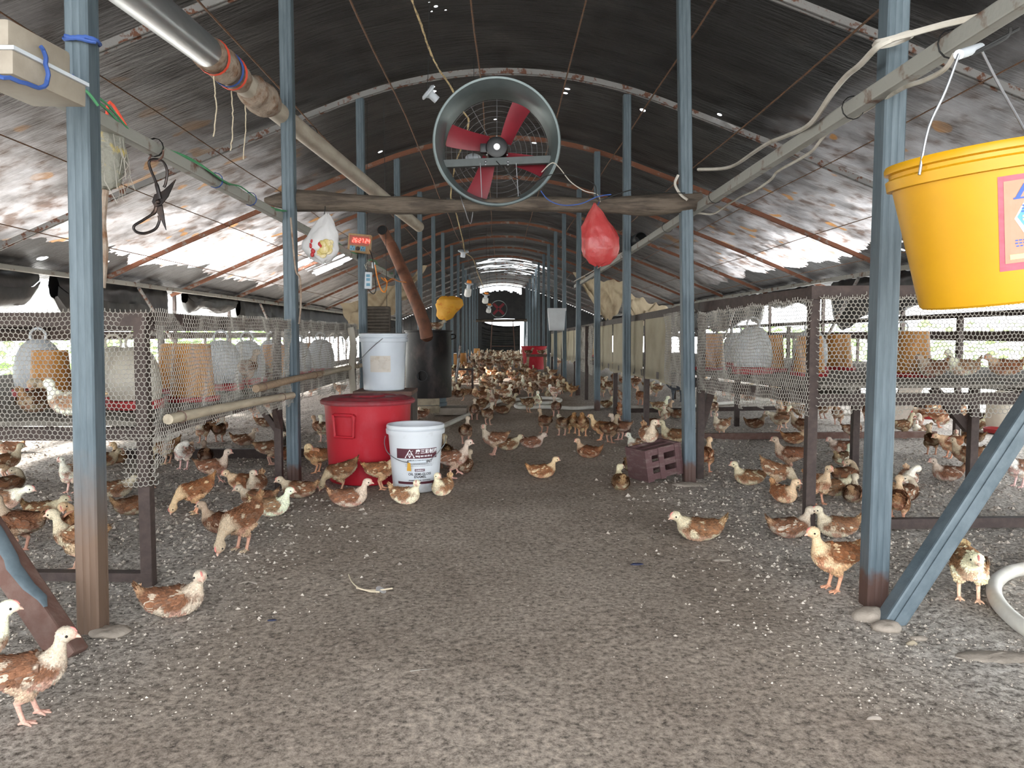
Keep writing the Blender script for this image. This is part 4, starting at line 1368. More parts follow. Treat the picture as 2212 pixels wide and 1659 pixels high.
fc = P(1073, 306, 5.28)
FN = thing('exhaust_fan', fc + Vector((0, 0, -.42)), 'big round exhaust fan with four red blades standing on the log', 'fan')
ay = (0, 1, 0)
MB().lathe([(.405, -.01), (.418, -.012), (.424, .0), (.418, .012), (.398, .02), (.375, .07), (.368, .13), (.368, .30), (.380, .305), (.372, .31), (.362, .30), (.362, .13), (.369, .07), (.392, .015)], fc, ay, 72, close=True).build('housing', 'fanring', FN)
mh = fc + Vector((0.0, .10, -.02))
for k, deg in enumerate((58, 160, 243, 338)):
    ca, sa = math.cos(R(deg)), math.sin(R(deg))
    er, et = Vector((ca, 0, sa)), Vector((-sa, 0, ca))

    def bl_(u, v, er=er, et=et, th=0):
        r = .075 + .275 * u
        wd = .115 + .035 * u
        pitch = R(38 - 18 * u)
        s = (v - .5) * wd
        sw = .035 * math.sin(u * 1.5)
        return mh + er * (r - .012 * (2 * v - 1) ** 2 * u) + et * (s * math.cos(pitch) + sw - .02) + Vector((0, 1, 0)) * (s * math.sin(pitch) + .07 + .012 * (1 - (2 * v - 1) ** 2))
    mb = MB().grid(bl_, 12, 8)
    n0 = len(mb.v)
    mb.v += [(a[0], a[1] + .006, a[2]) for a in mb.v]
    mb.f += [tuple(reversed([i + n0 for i in f])) for f in mb.f]
    mb.mi += [0] * (len(mb.f) - len(mb.mi))
    rim = [i * 9 for i in range(13)] + [12 * 9 + j for j in range(1, 9)] + [i * 9 + 8 for i in range(11, -1, -1)] + list(range(7, 0, -1))
    for i, j in zip(rim, rim[1:] + rim[:1]):
        mb.f.append((i, j, j + n0, i + n0))
        mb.mi.append(0)
    mb.build('blade', 'blade', FN, angle=60)
MB().lathe([(.001, -.04), (.045, -.045), (.068, -.038), (.074, -.02), (.074, .10), (.06, .12), (.001, .12)], mh, ay, 40).build('motor', 'black', FN)
MB().lathe([(.001, -.049), (.021, -.049), (.022, -.044), (.001, -.044)], mh + Vector((0, 0, 0)), ay, 24).build('motor_label', 'whiteink', FN)
MB().box(mh + Vector((-.088, .03, .0)), (.05, .09, .062), bev=.01).build('capacitor_box', 'black', FN)
MB().box(mh + Vector((.0, .04, -.083)), (.15, .10, .03), bev=.008).build('motor_foot', 'black', FN)
cbz = -.117
MB().beam(fc + Vector((-.362, .09, cbz - .012)), fc + Vector((.362, .09, cbz + .020)), .05, .05, bev=.003).build('crossbar', 'fanbar', FN, smooth=False)
mb = MB()
for bx in (-.075, .075):
    mb.ball(fc + Vector((bx, .063, cbz)), .009, 6).ball(fc + Vector((bx, .063, cbz - .018)), .008, 6)
for (bx, bz) in ((0, .072), (-.066, -.05), (.07, -.05)):
    mb.ball(mh + Vector((bx, -.03, bz)), .006, 6)
mb.build('bolts', 'steelwire', FN)
mb = MB()
for r in np.linspace(.06, .355, 9):
    mb.tube([fc + Vector((r * math.cos(t), .302, r * math.sin(t))) for t in np.linspace(0, 2 * PI, 49)], .0016, 4, cap=False)
for k in range(6):
    t = PI * k / 6
    d = Vector((math.cos(t), 0, math.sin(t))) * .366
    mb.tube([fc - d + Vector((0, .305, 0)), fc + d + Vector((0, .305, 0))], .002, 4)
mb.build('wire_guard', 'steelwire', FN)
mb = MB()
for bx, dx in ((-.11, .01), (.13, .015)):
    mb.tube([fc + Vector((bx, .06, cbz - .01)), fc + Vector((bx + dx, .06, -.355))], .003, 5)
mb.build('stay_rod', 'steelwire', FN)
tie = MB()
tie.tube(catmull([fc + Vector((-.24, -.02, -.36)), fc + Vector((-.21, -.05, -.45)), fc + Vector((-.18, .12, -.52)), fc + Vector((-.16, .16, -.40))], 4), .003, 5)
tag(tie.build('fixing_wire', 'steelwire'), 'wire tying the foot of the big fan to the log, left end', 'wire')

# wires round the fan
ry = 5.16
wire('electric_wire', [P(1170, 372, ry), P(1192, 352, ry - .03), P(1208, 362, ry), P(1232, 392, ry), P(1262, 412, ry), P(1290, 420, ry), P(1297, 436, ry - .02)], .0035, 'cable', 'thin white wire looping off the right edge of the fan to the red bag', 'wire')
wire('electric_wire', [P(1072, 348, ry + .05), P(1100, 375, ry), P(1145, 396, ry - .03), P(1180, 380, ry - .05), P(1215, 376, ry - .05), P(1255, 385, ry - .05), P(1285, 400, ry - .05), P(1293, 432, ry - .06), P(1340, 417, ry - .06), P(1380, 408, ry - .03), P(1420, 415, ry), P(1480, 417, ry)], .0035, 'rubber', 'black wire sagging from the fan motor along the log to the right post', 'wire')
wire('electric_wire', [P(1168, 412, ry - .04), P(1185, 432, ry - .05), P(1215, 443, ry - .06), P(1255, 440, ry - .06), P(1290, 425, ry - .06), P(1320, 420, ry - .05)], .0035, 'blue', 'blue wire sagging in front of the log right of the fan', 'wire')

# ------------------------------------------------------------------ air duct under the ridge, left
d0, d1, d2 = P(238, -55, 2.9), P(448, 112, 4.15), P(905, 490, 9.9)
D1 = thing('air_duct', d1, 'long overhead pipe, bright metal then dirty plastic, joined with bound rags', 'duct')
ux = (d1 - d0).normalized()
MB().tube([d0, d1 + ux * .1], .078, 28).build('metal_pipe', 'duct', D1)
j1 = P(575, 222, 5.0)
MB().tube([d1 + ux * .05, d1.lerp(j1, .5), j1, d2], [.066, .066, .064, .064], 24).build('plastic_pipe', 'pvc', D1)
n = 30
pts, rs = [], []
for i in range(n):
    t = i / (n - 1)
    pts.append(d1.lerp(j1, -.04 + 1.1 * t))
    rs.append(.078 + .008 * math.sin(9 * t) + .006 * math.sin(31 * t) + (.012 if .68 < t < .98 else 0) - (.008 if .55 < t < .66 else 0))
mb = MB().tube(pts, rs, 24)
mb.v = [tuple(Vector(v) + Vector((nz(v, 14, 1), nz(v, 14, 2), nz(v, 14, 3))) * .006) for v in mb.v]
rg = mb.build('rag_binding', 'rag', D1)
for t, c_ in ((.08, 'redtape'), (.30, 'blue'), (.36, 'redtape')):
    c = d1.lerp(j1, t)
    MB().lathe([(.088, -.014), (.094, 0), (.088, .014)], c, (ux + Vector((.18, 0, .1))).normalized(), 20).build('binding_band', c_, rg)
for (px, py, y, dx) in ((462, 165, 4.2, 0), (500, 195, 4.6, -2), (529, 215, 4.8, -4)):
    a = P(px, py, y)
    wire('loose_string', [a, P(px + 2, py + 30, y), P(px + 5 + dx, py + 75, y), P(px + dx, py + 130, y)], .0035, 'bamboo', {462: 'frayed string hanging from the rag binding of the duct, left of three', 500: 'frayed string hanging from the rag binding of the duct, middle of three', 529: 'frayed string hanging from the rag binding of the duct, right of three'}[px], 'string', jit=.003)
for (px, py, y) in ((668, 290, 6.4), (845, 432, 8.8), (700, 325, 6.8)):
    c = P(px, py, y)
    MB().lathe([(.066, -.008), (.071, 0), (.066, .008)], c, (d2 - j1).normalized(), 20).build('hanging_loop', 'rubber', D1)

# ------------------------------------------------------------------ stove with flue, bricks
p = P(926, 800, 9.9)
sx_, sy_ = p.x, 9.9
ST = thing('drum_stove', (sx_, sy_, .12), 'sooty black drum stove with a leaning rust-brown flue', 'stove')
z0 = P(925, 857, sy_).z
z1 = P(925, 714, sy_).z
c = Vector((sx_, sy_, 0))
MB().lathe([(.001, z0), (.285, z0), (.288, z0 + .01), (.288, z1 - .02), (.302, z1 - .015), (.302, z1), (.285, z1 + .002), (.001, z1 + .012)], c, n=48).build('drum', 'stove', ST)
zb0 = P(925, 893, sy_).z
MB().lathe([(.001, zb0 + .1), (.225, zb0 + .1), (.23, z0 - .07), (.215, z0 - .06), (.225, z0), (.001, z0)], c, n=40).build('fire_base', 'brace', ST)
oc = P(912, 812, sy_ - .285)
MB().lathe([(.066, .02), (.066, -.03), (.060, -.03), (.060, .015), (.001, .015)], oc, ay, 24).build('air_port', 'black', ST)
MB().tube(catmull([(sx_ + .28, sy_, z1 - .05), (sx_ + .33, sy_, z1 - .05), (sx_ + .34, sy_, z1 - .09), (sx_ + .28, sy_, z1 - .11)], 4), .008, 6).build('handle', 'iron', ST)
fl = [P(922, 728, sy_ - .36), P(918, 705, sy_ - .28), P(905, 668, sy_ - .1), P(873, 592, sy_ + .3), P(845, 530, sy_ + .6), P(832, 508, sy_ + .55), P(826, 497, sy_ + .34)]
fl = [Vector(q) for q in fl]
mb = MB().tube([Vector((fl[0].x, sy_ - .25, fl[0].z))] + [fl[0]] + fl[1:], [.07, .080, .078, .076, .074, .072, .069, .066], 24, cap=False)
mb.tube([fl[-2].lerp(fl[-1], .3), fl[-1]], [.058, .060], 20)
mb.build('flue', 'flue', ST)
e_ = (fl[-1] - fl[-2]).normalized()
MB().lathe([(.001, 0), (.0595, 0)], fl[-1] + e_ * .002, e_, 20).build('flue_mouth', 'black', ST)
for i, (dx, dz, dy) in enumerate(((0, .0, 0), (.004, .095, .01))):
    pb = P(926, 876, 9.75)
    tag(MB().box((pb.x + dx, 9.82 + dy, .03 + .045 + dz), (.27, .32, .09), bev=.006).build('brick', 'brick'), ['pale brick block under the stove, lower of two', 'pale brick block under the stove, upper of two'][i], 'brick', 'bricks under the stove')
pb = G(972, 895)
tag(MB().box((pb.x, pb.y + .18, .035), (.42, .36, .09), bev=.01).build('concrete_slab', 'concrete'), 'low concrete slab on the litter right of the stove bricks', 'slab')
sc_ = G(990, 850)
tag(MB().tube([(sc_.x - .08, sc_.y + .3, 0), (sc_.x + .02, sc_.y + .35, .80)], .02, 6).build('leaning_stick', 'arch'), 'pale stick leaning beside the stove', 'stick')
fr = thing('low_stool', (sc_.x, sc_.y + 1.0, 0), 'small dark iron-legged stool behind the stove', 'stool')
MB().box((sc_.x + .05, sc_.y + 1.1, .36), (.34, .26, .03)).build('seat', 'oxide', fr, smooth=False)
for a_ in (-1, 1):
    for b_ in (-1, 1):
        MB().box((sc_.x + .05 + .15 * a_, sc_.y + 1.1 + .11 * b_, .175), (.03, .03, .35)).build('leg', 'oxide', fr, smooth=False)

# ribbed pad above the bucket
q = P(815, 690, 8.2)
mb = MB().box((q.x, 8.2, q.z), (.28, .05, .27), bev=.03)
for i in range(8):
    mb.tube([(q.x - .125, 8.165, q.z - .115 + .033 * i), (q.x, 8.155, q.z - .115 + .033 * i), (q.x + .125, 8.165, q.z - .115 + .033 * i)], .014, 8)
PD = thing('quilted_pad', (q.x, 8.2, q.z), 'dark brown ribbed pad hung up behind the white lidded bucket', 'pad')
mb.build('pad', mat('dusty_brown_quilt', (0.075, 0.06, 0.048), 0.9, 0, (0.12, 0.10, 0.08), 16, .4, .7), PD)
MB().tube([(q.x - .1, 8.2, q.z + .13), (q.x - .08, 8.2, roofz(q.x) - .05)], .003, 5).tube([(q.x + .1, 8.2, q.z + .13), (q.x + .09, 8.2, roofz(q.x) - .05)], .003, 5).build('hanging_wire', 'rubber', PD)


# ------------------------------------------------------------------ hanging bags
def bag(name, px, ptop, pbot, wpx, Y, mt, label, lobes, cord=None, seed=0, flat=.55):
    top, bot = P(px, ptop, Y), P(px, pbot, Y)
    t = thing(name, top, label, 'bag')
    k = Y / F
    h = top.z - bot.z

    def fb(u, v):
        a = 2 * PI * u
        # v from neck to bottom
        prof = np.interp(v, [0, .05, .15, .35, .55, .72, .85, .95, 1], lobes)
        r = wpx * k / 2 * prof
        wv = 1 + .07 * math.sin(5 * a + seed + 3 * v) * (1 - v * .3) + .10 * nz((math.cos(a), math.sin(a), v * 3), 1.5, seed)
        sx = .08 * wpx * k * math.sin(v * 4 + seed)
        return (top.x + sx + r * math.cos(a) * wv, Y + r * flat * math.sin(a) * wv, top.z - h * v + .012 * nz((a, v * 4, seed), 1.6, seed))
    MB().grid(fb, 48, 40).build('bag', mt, t, angle=180)
    hk = P(px, 440, 5.31) if Y < 6 else Vector((-1.31, FR[5], top.z + .02))
    MB().tube(catmull([top + Vector((0, 0, -.01)), top.lerp(hk, .5) + Vector((.01, -.01, .01)), hk], 4), .003, 5).build('hanging_wire', cord or 'rubber', t)
    return t, top, h


t, tp, h = bag('plastic_bag', 700, 462, 568, 78, 5.27, 'bagwhite', 'white plastic bag with red print hanging from the log at left', [.08, .22, .42, .70, .93, 1.0, .80, .45, .12], seed=2)
k5 = 5.27 / F
mb = MB()
for (dx, dy, s) in ((-22, 60, 5), (-24, 70, 6), (-20, 80, 7), (-22, 88, 6), (-6, 66, 5), (-3, 70, 4), (-26, 66, 3)):
    mb.ball((tp.x + dx * k5, 5.27 - .070 + .00055 * abs(dx), tp.z - dy * k5), s * k5, 6, (.7, .5, .9))
mb.build('red_print', 'pan', t)
mb = MB()
for (dx, dy, r_) in ((0, 66, 9), (8, 64, 10), (14, 70, 8), (3, 76, 12), (10, 78, 11), (-4, 80, 9), (0, 88, 8), (17, 62, 6), (-9, 84, 7)):
    mb.ball((tp.x + dx * k5, 5.27 - .066 + .0008 * abs(dx) + .001 * max(0, dy - 74), tp.z - dy * k5), r_ * k5, 8, (1.0, .2, .9))
mb.build('yellow_contents', 'bagyellow', t)
bag('plastic_bag', 1291, 440, 575, 80, 5.22, 'bagred', 'inflated red plastic bag hanging from the log at right', [.05, .16, .42, .80, .98, 1.0, .84, .55, .15], cord='blue', seed=5)
t, tp, h = bag('plastic_bag', 966, 640, 692, 58, 15.2, 'ochre', 'crumpled yellow bag hanging among the posts beyond the stove', [.5, .7, .95, 1.0, .85, .7, .6, .45, .1], seed=7)

# ------------------------------------------------------------------ digit clock, sockets, wires on the third left post
ky = 7.74
kc = P(776, 526, ky - .06)
KB = thing('timer_box', kc, 'brown timer box with glowing red digits fixed to the third left post', 'timer')
mk = Matrix.Rotation(R(-7), 3, 'Y').transposed()
tilt = Matrix.Rotation(R(5), 3, 'Y')
k8 = (ky - .06) / F


def kp(dx, dy, out=0.0):
    return kc + tilt @ Vector((dx * k8, -out, -dy * k8))


MB().box(kc + Vector((0, .03, 0)), (48 * k8, .08, 40 * k8), tilt, bev=.006).build('case', 'tan', KB)
MB().box(kp(0, -6, .012), (42 * k8, .006, 20 * k8), tilt).build('display', 'displayred', KB)
mb = MB()
SEG = {'2': 'abged', '6': 'afgedc', ':': '', '7': 'abc', '4': 'fgbc'}
xo = -14
for chs in '26:27 24':
    if chs == ':':
        for dy in (-8, -4):
            mb.box(kp(xo + .5, dy, .018), (1.2 * k8, .002, 1.2 * k8), tilt)
        xo += 2.5
        continue
    if chs == ' ':
        xo += 2
        continue
    s = {'a': (2, -10, 3, 1), 'g': (2, -6, 3, 1), 'd': (2, -2, 3, 1), 'f': (.4, -8, 1, 3.6), 'b': (3.6, -8, 1, 3.6), 'e': (.4, -4, 1, 3.6), 'c': (3.6, -4, 1, 3.6)}
    for q in SEG[chs]:
        x_, y_, a_, b_ = s[q]
        mb.box(kp(xo + x_ - 0.25 * (y_ + 6) * .4, y_, .018), (a_ * k8, .002, b_ * k8), tilt)
    xo += 5.6
mb.build('digits', 'led', KB, smooth=False)
for dx in (-13, 9):
    so_ = MB().box(kp(dx, 11, .012), (11 * k8, .006, 10 * k8), tilt).build('socket', 'socketblue', KB, smooth=False)
    MB().box(kp(dx, 8, .017), (1.2 * k8, .004, 3.2 * k8), tilt).box(kp(dx - 2.5, 13, .017), (1.2 * k8, .004, 2.4 * k8), tilt).box(kp(dx + 2.5, 13, .017), (1.2 * k8, .004, 2.4 * k8), tilt).build('socket_slots', 'black', so_, smooth=False)
MB().lathe([(.001, .012), (4 * k8, .012), (4.5 * k8, 0)], kp(-2, 11, .01), (0, -1, 0), 16).build('knob', 'oxide', KB)
pc = P(796, 606, 7.7)
PS = thing('power_strip', pc, 'white power strip with blue sockets hanging below the timer box', 'power strip')
MB().box(pc, (15 * k8, .04, 36 * k8), Matrix.Rotation(R(3), 3, 'Y'), bev=.006).build('case', 'white', PS)
for dy in (-10, -2, 9):
    MB().box(pc + Vector((0, -.022, -dy * k8)), (8 * k8, .004, 6 * k8)).build('socket', 'socketblue', PS, smooth=False)
MB().tube([P(792, 582, 7.7), P(788, 572, 7.72), P(794, 566, 7.74), P(791, 575, 7.72)], .004, 5).build('hanging_loop', 'cable', PS)
wire('electric_wire', [P(797, 535, 7.7), P(805, 560, 7.6), P(810, 600, 7.6), P(812, 625, 7.6), P(806, 635, 7.6), P(795, 625, 7.65)], .005, 'rubber', 'black lead hanging from the timer box down to the power strip', 'wire')
wire('electric_wire', [P(810, 572, 7.7), P(815, 600, 7.7), P(823, 625, 7.7), P(832, 630, 7.7), P(836, 610, 7.8), P(830, 600, 7.8)], .006, 'orange', 'orange flex looping down right of the power strip', 'wire')
wire('electric_wire', [P(824, 600, 7.8), P(835, 608, 7.9), P(848, 602, 8.2), P(862, 608, 9.0), P(880, 610, 10.2)], .006, 'orange', 'orange flex running along the rail to the flue', 'wire')
tag(MB().box(P(807, 573, 7.75), (.03, .03, .055), bev=.004).build('plug', 'white'), 'small white plug hanging beside the third left post', 'plug')
tag(MB().tube(catmull([P(628, 470, 5.17), P(634, 540, 5.18), P(640, 588, 5.2), P(648, 600, 5.2), P(650, 650, 5.2), P(647, 690, 5.22), P(645, 700, 5.22)], 5), .006, 6).build('cord_loop', 'rag'), 'brownish cord hanging beside the second left post', 'cord')

# ------------------------------------------------------------------ lamp cord down the ridge with lamp holders
cp = [(878, -30, 5.4), (905, 40, 5.75), (925, 100, 6.15), (945, 145, 6.4), (975, 190, 6.8), (1000, 240, 7.0), (1012, 262, 7.1), (1000, 310, 7.3), (985, 350, 7.5), (976, 400, 7.9), (975, 432, 8.1), (985, 460, 8.8), (1000, 520, 10.5), (1005, 545, 11.6), (1022, 560, 12.8), (1032, 590, 15.0), (1046, 625, 19.5), (1050, 640, 22.0), (1056, 662, 25.0)]
lampc = MB().tube(catmull([P(*q) for q in cp], 8), .007, 6)
lampc.v = [(v[0] + random.uniform(-.004, .004), v[1], v[2] + random.uniform(-.004, .004)) for v in lampc.v]
tag(lampc.build('twisted_cord', 'twine'), 'twisted yellowish lamp cord drooping along under the ridge', 'cord')


def lamp_holder(px, py, Y, label, s=1.0, bulb=False, cap=None, up=None):
    c = P(px, py, Y)
    t = thing('lamp_holder', c, label, 'lamp holder', 'lamp holders on the ridge cord')
    ax = Vector(up or (0.15, -.35, 1)).normalized()
    MB().lathe([(.001, .02), (.060 * s, .018), (.075 * s, .005), (.072 * s, -.004), (.045 * s, -.012), (.032 * s, -.03), (.032 * s, -.085), (.026 * s, -.085), (.026 * s, -.02), (.001, -.01)], c, ax, 24).build('socket', 'white', t)
    if cap:
        MB().lathe([(.001, .07), (.035 * s, .06), (.045 * s, .02), (.001, .018)], c, ax, 16).build('coloured_cap', cap, t)
    if bulb:
        MB().lathe([(.03 * s, -.08), (.055 * s, -.10), (.06 * s, -.20), (.045 * s, -.225), (.001, -.23)], c, ax, 20).build('bulb', 'bulb', t)
    MB().tube([c + ax * .02, c + ax * .02 + Vector((0.01, 0, .10)), Vector((c.x + .01, Y, roofz(c.x) - .0))], .003, 5).build('lead', 'rubber', t)
    return t


lamp_holder(926, 200, 6.3, 'white empty lamp holder tilted sideways above left of the fan', .95, up=(-.75, -.3, .6))
lamp_holder(1022, 342, 7.6, 'white lamp holder seen behind the fan at its left', 1.0, up=(.0, -.7, .7))
lamp_holder(976, 435, 8.3, 'small white lamp holder hanging below the fan rim at left', .9)
lamp_holder(1001, 543, 11.6, 'white lamp holder on the drooping cord beyond the log', 1.1)
lamp_holder(1013, 613, 13.5, 'frosted bulb under a white holder with orange cap, nearest of three', 1.0, True, 'orange')
lamp_holder(1050, 636, 19.5, 'frosted bulb with orange cap, middle of three down the ridge', 1.3, True, 'orange')
lamp_holder(1057, 660, 24.0, 'frosted bulb with orange cap, farthest of three down the ridge', 1.3, True, 'orange')

# ------------------------------------------------------------------ left foreground odds: control box, shears, wool bundle
bc = P(20, 112, 2.12)
CB = thing('control_box', bc, 'dusty cream and grey steel box hung by blue rope at the top left', 'box')
mrot = Matrix.Rotation(R(-6), 3, 'Z') @ Matrix.Rotation(R(2), 3, 'Y')


def cbp(x, y, z):
    return bc + mrot @ Vector((x, y, z))


MB().box(cbp(-.05, .12, -.035), (.165, .30, .062), mrot, bev=.006).build('lower_case', 'beigebox', CB)
MB().box(cbp(-.05, .12, -.0), (.178, .31, .010), mrot).build('flange', 'white', CB, smooth=False)
MB().box(cbp(-.062, .10, .042), (.158, .25, .07), mrot, bev=.012).build('upper_case', 'beigebox', CB)
MB().box(cbp(-.03, -.034, .065), (.008, .006, .03), mrot).box(cbp(-.035, -.034, .018), (.02, .006, .008), mrot).build('vent_slot', 'black', CB, smooth=False)
wire('blue_rope', [cbp(-.25, -.08, -.07), cbp(-.1, -.06, -.085), cbp(.02, -.05, -.08), cbp(.052, .06, -.07), cbp(.052, .07, .0), cbp(.03, .08, .04)], .006, 'blue', 'blue rope slung round the control box', 'rope', jit=.003)
wire('blue_rope', [P(62, 175, 2.62), P(85, 205, 2.62), P(110, 218, 2.6), P(145, 205, 2.6), P(157, 185, 2.6), P(158, 165, 2.6)], .006, 'blue', 'frayed blue rope drooping from the near left post', 'rope', jit=.003)
lp = [P(140, 78, 2.60), P(160, 80, 2.595), P(190, 80, 2.595), P(212, 90, 2.62), P(213, 98, 2.70), P(180, 84, 2.735), P(145, 80, 2.72), P(139, 84, 2.62), P(170, 83, 2.593), P(208, 92, 2.61)]
wire('blue_rope', lp, .006, 'blue', 'blue rope wound round the top of the near left post', 'rope', jit=.0015)
wire('green_twine', [P(75, 118, 2.5), P(105, 135, 2.55), P(140, 165, 2.58), P(165, 185, 2.585), P(190, 200, 2.59), P(212, 228, 2.62)], .005, 'green', 'green twine running from the control box past the near left post', 'twine')

sk = 3.35 / F
s0 = P(340, 437, 3.35)


def sp(px, py, dy=0):
    return P(px, py, 3.35 + dy)


SH = thing('iron_shears', s0, 'blackened iron shears hanging open from the left rail', 'shears')
MB().tube(catmull([sp(346, 430), sp(337, 395), sp(326, 368), sp(322, 350), sp(334, 344), sp(352, 350), sp(361, 370), sp(358, 395), sp(354, 405)], 6), [.009 if i < 6 else .006 for i in range(49)], 8).build('handle', 'iron', SH)
MB().tube(catmull([sp(338, 440, .015), sp(334, 458, .015), sp(310, 475, .015), sp(290, 488, .015), sp(293, 500, .015), sp(312, 504, .015), sp(335, 495, .015), sp(344, 478, .015), sp(343, 466, .015)], 6), [.009 if i < 8 else .006 for i in range(49)], 8).build('handle', 'iron', SH)
MB().prism([sp(333, 420), sp(352, 412), sp(379, 387), sp(362, 425), sp(348, 442), sp(334, 447), sp(328, 436)], (0, .008, 0)).build('blade', 'iron', SH, smooth=False)
MB().prism([sp(330, 432, .012), sp(346, 430, .012), sp(352, 455, .012), sp(358, 497, .012), sp(345, 470, .012), sp(334, 450, .012)], (0, .008, 0)).build('blade', 'iron', SH, smooth=False)
MB().ball(sp(341, 436, -.004), .010, 8).build('pivot', 'iron', SH)
wire('hanging_wire', [P(322, 305, 3.3), P(320, 322, 3.33), P(326, 335, 3.35), P(322, 345, 3.35), P(335, 348, 3.35), P(350, 340, 3.34), P(353, 325, 3.3)], .004, 'rustbrown', 'rusty wire loop from which the shears hang', 'wire')

wp = P(232, 335, 3.05)
mb = MB().ball((wp.x - .02, 3.05, wp.z), 1, 18, (.085, .08, .135))
mb.v = [tuple(Vector(v) + (Vector(v) - Vector((wp.x, 3.05, wp.z))).normalized() * .014 * (nz(v, 22, 1) + .6 * nz(v, 55, 2))) for v in mb.v]
WB = thing('fibre_bundle', (wp.x, 3.05, wp.z), 'grey fibrous bundle tied up behind the near left post', 'bundle')
mb.build('bundle', 'wool', WB)
mb = MB()
for i in range(60):
    a = rng.normal(size=3)
    a /= np.linalg.norm(a)
    q = Vector((wp.x - .02 + .085 * a[0], 3.05 + .08 * a[1], wp.z + .135 * a[2]))
    mb.tube([q, q + Vector((.012 * a[0], .01 * a[1], -.03 - .05 * rng.random())), q + Vector((.02 * rng.normal(), 0, -.06 - .06 * rng.random()))], .0014, 4)
mb.build('loose_fibres', 'net', WB)
MB().tube(catmull([(wp.x - .01, 3.05, wp.z - .13), (wp.x - .025, 3.05, wp.z - .25), (wp.x - .02, 3.05, wp.z - .36), (wp.x - .035, 3.05, wp.z - .5)], 5), .012, 8).build('rope_tail', 'rag', WB)
MB().tube(catmull([(wp.x, 3.05, wp.z + .12), (wp.x + .01, 3.06, wp.z + .2), (-1.44, 3.1, 1.8)], 4), .006, 6).build('hanging_cord', 'redtape', WB)

# ------------------------------------------------------------------ white cables at the right
cb_ = [P(2290, 15, 2.25), P(2180, 25, 2.4), P(2060, 48, 2.5), P(1960, 75, 2.58), P(1912, 88, 2.61), P(1895, 92, 2.64), P(1893, 100, 2.7), P(1925, 95, 2.76), P(1963, 80, 2.72), P(1965, 72, 2.62), P(1930, 84, 2.605), P(1895, 102, 2.62), P(1858, 140, 2.75), P(1828, 165, 2.9), P(1795, 205, 3.05), P(1750, 268, 3.3), P(1700, 293, 3.7), P(1662, 308, 4.0), P(1630, 328, 4.35), P(1590, 355, 4.8), P(1560, 364, 5.0), P(1508, 366, 5.2)]
wire('white_cable', cb_, .0105, 'cable', 'thick dirty-white cable sweeping from the upper right round the near right post', 'cable', m=7)
c2 = [P(2062, 118, 2.1), P(2040, 150, 2.15), P(2000, 172, 2.25), P(1960, 186, 2.4), P(1925, 205, 2.75), P(1868, 240, 3.0), P(1790, 285, 3.3), P(1755, 325, 3.5), P(1725, 345, 3.7), P(1680, 370, 4.05), P(1665, 388, 4.2), P(1630, 412, 4.55), P(1600, 425, 4.9), P(1575, 440, 5.2), P(1540, 462, 5.5), P(1500, 462, 5.6), P(1460, 485, 6.2), P(1420, 500, 6.8), P(1385, 520, 7.6), P(1330, 555, 9), P(1290, 580, 10.4), P(1240, 608, 13)]
wire('white_cable', c2, .007, 'cable', 'thinner white cable wavering along below the right-hand rail', 'cable', m=6)
wire('white_cable', [P(1465, 378, 5.24), P(1458, 398, 5.24), P(1470, 420, 5.24), P(1485, 432, 5.23)], .009, 'cable', 'short white cable end at the right end of the log', 'cable')
tag(MB().lathe([(.001, .1), (.06, .1), (.064, .10), (.064, -.1), (.058, -.1), (.058, .08), (.001, .08)], P(1377, 519, 7.9), (-.2, 1, -.1), 20).build('pipe_stub', 'black'), 'black pipe end poking out above the right rail', 'pipe')

# ------------------------------------------------------------------ canvas sheets at the sides
def cloth(name, A, B, Cc, Dd, sag, label, seed):
    A, B, Cc, Dd = map(Vector, (A, B, Cc, Dd))

    def f(u, v):
        p = A.lerp(B, u).lerp(Dd.lerp(Cc, u), v)
        p = p + Vector((0, 0, -sag * math.sin(PI * u) * (0.4 + v)))
        w_ = nz((u * 3.5, v * 1.5, seed), 2.0, seed)
        return p + Vector((.03 * w_, .08 * w_, .05 * nz((u * 6, v * 2, seed), 1.7, seed + 2)))
    return tag(MB().grid(f, 50, 24).build(name, 'canvas', angle=180), label, 'sheet')


cloth('canvas_sheet', P(735, 660, 12.0), P(925, 572, 14.5), P(880, 640, 13.0), P(760, 712, 11.6), .12, 'stained beige canvas draped under the left roof behind the digit clock', 3)
cloth('canvas_sheet', P(1238, 588, 16), P(1350, 605, 13), P(1345, 655, 13), P(1290, 665, 14), .18, 'stained beige canvas draped under the right roof beyond the red bag', 4)
cloth('canvas_sheet', P(1345, 625, 12.5), P(1455, 665, 13.5), P(1440, 690, 13.2), P(1355, 672, 12.5), .12, 'crumpled beige canvas over the right curtain, beside the third right post', 8)

# ------------------------------------------------------------------ crate, hoses, far things
cc = G(1432, 1046)
CR = thing('wooden_crate', cc, 'faded red wooden crate tipped over beside the second right post', 'crate')
crot = Matrix.Rotation(R(24), 3, 'Z') @ Matrix.Rotation(R(-9), 3, 'Y')
co = Vector((cc.x - .02, cc.y + .20, .132))


def crp(x, y, z):
    return co + crot @ Vector((x, y, z)) * .9


MB().box(crp(.155, 0, 0), (0.0162, .24, .22), crot).build('end_panel', 'crate', CR, smooth=False)
MB().box(crp(-.155, 0, 0), (0.0162, .24, .22), crot).build('end_panel', 'crate', CR, smooth=False)
for (y, z) in ((-.115, -.09), (-.115, .0), (-.115, .095), (.115, -.09), (.115, .0), (.115, .095), (-.05, .10), (.04, .10)):
    MB().box(crp(0, y, z), (0.2970, .016 if abs(y) > .1 else .05, .042 if abs(y) > .1 else .014), crot).build('slat', 'crate', CR, smooth=False)
for x in (-.13, -.02, .13):
    MB().box(crp(x, -.122, 0), (0.0405, .014, .22), crot).build('upright', 'crate', CR, smooth=False)

hz = .028


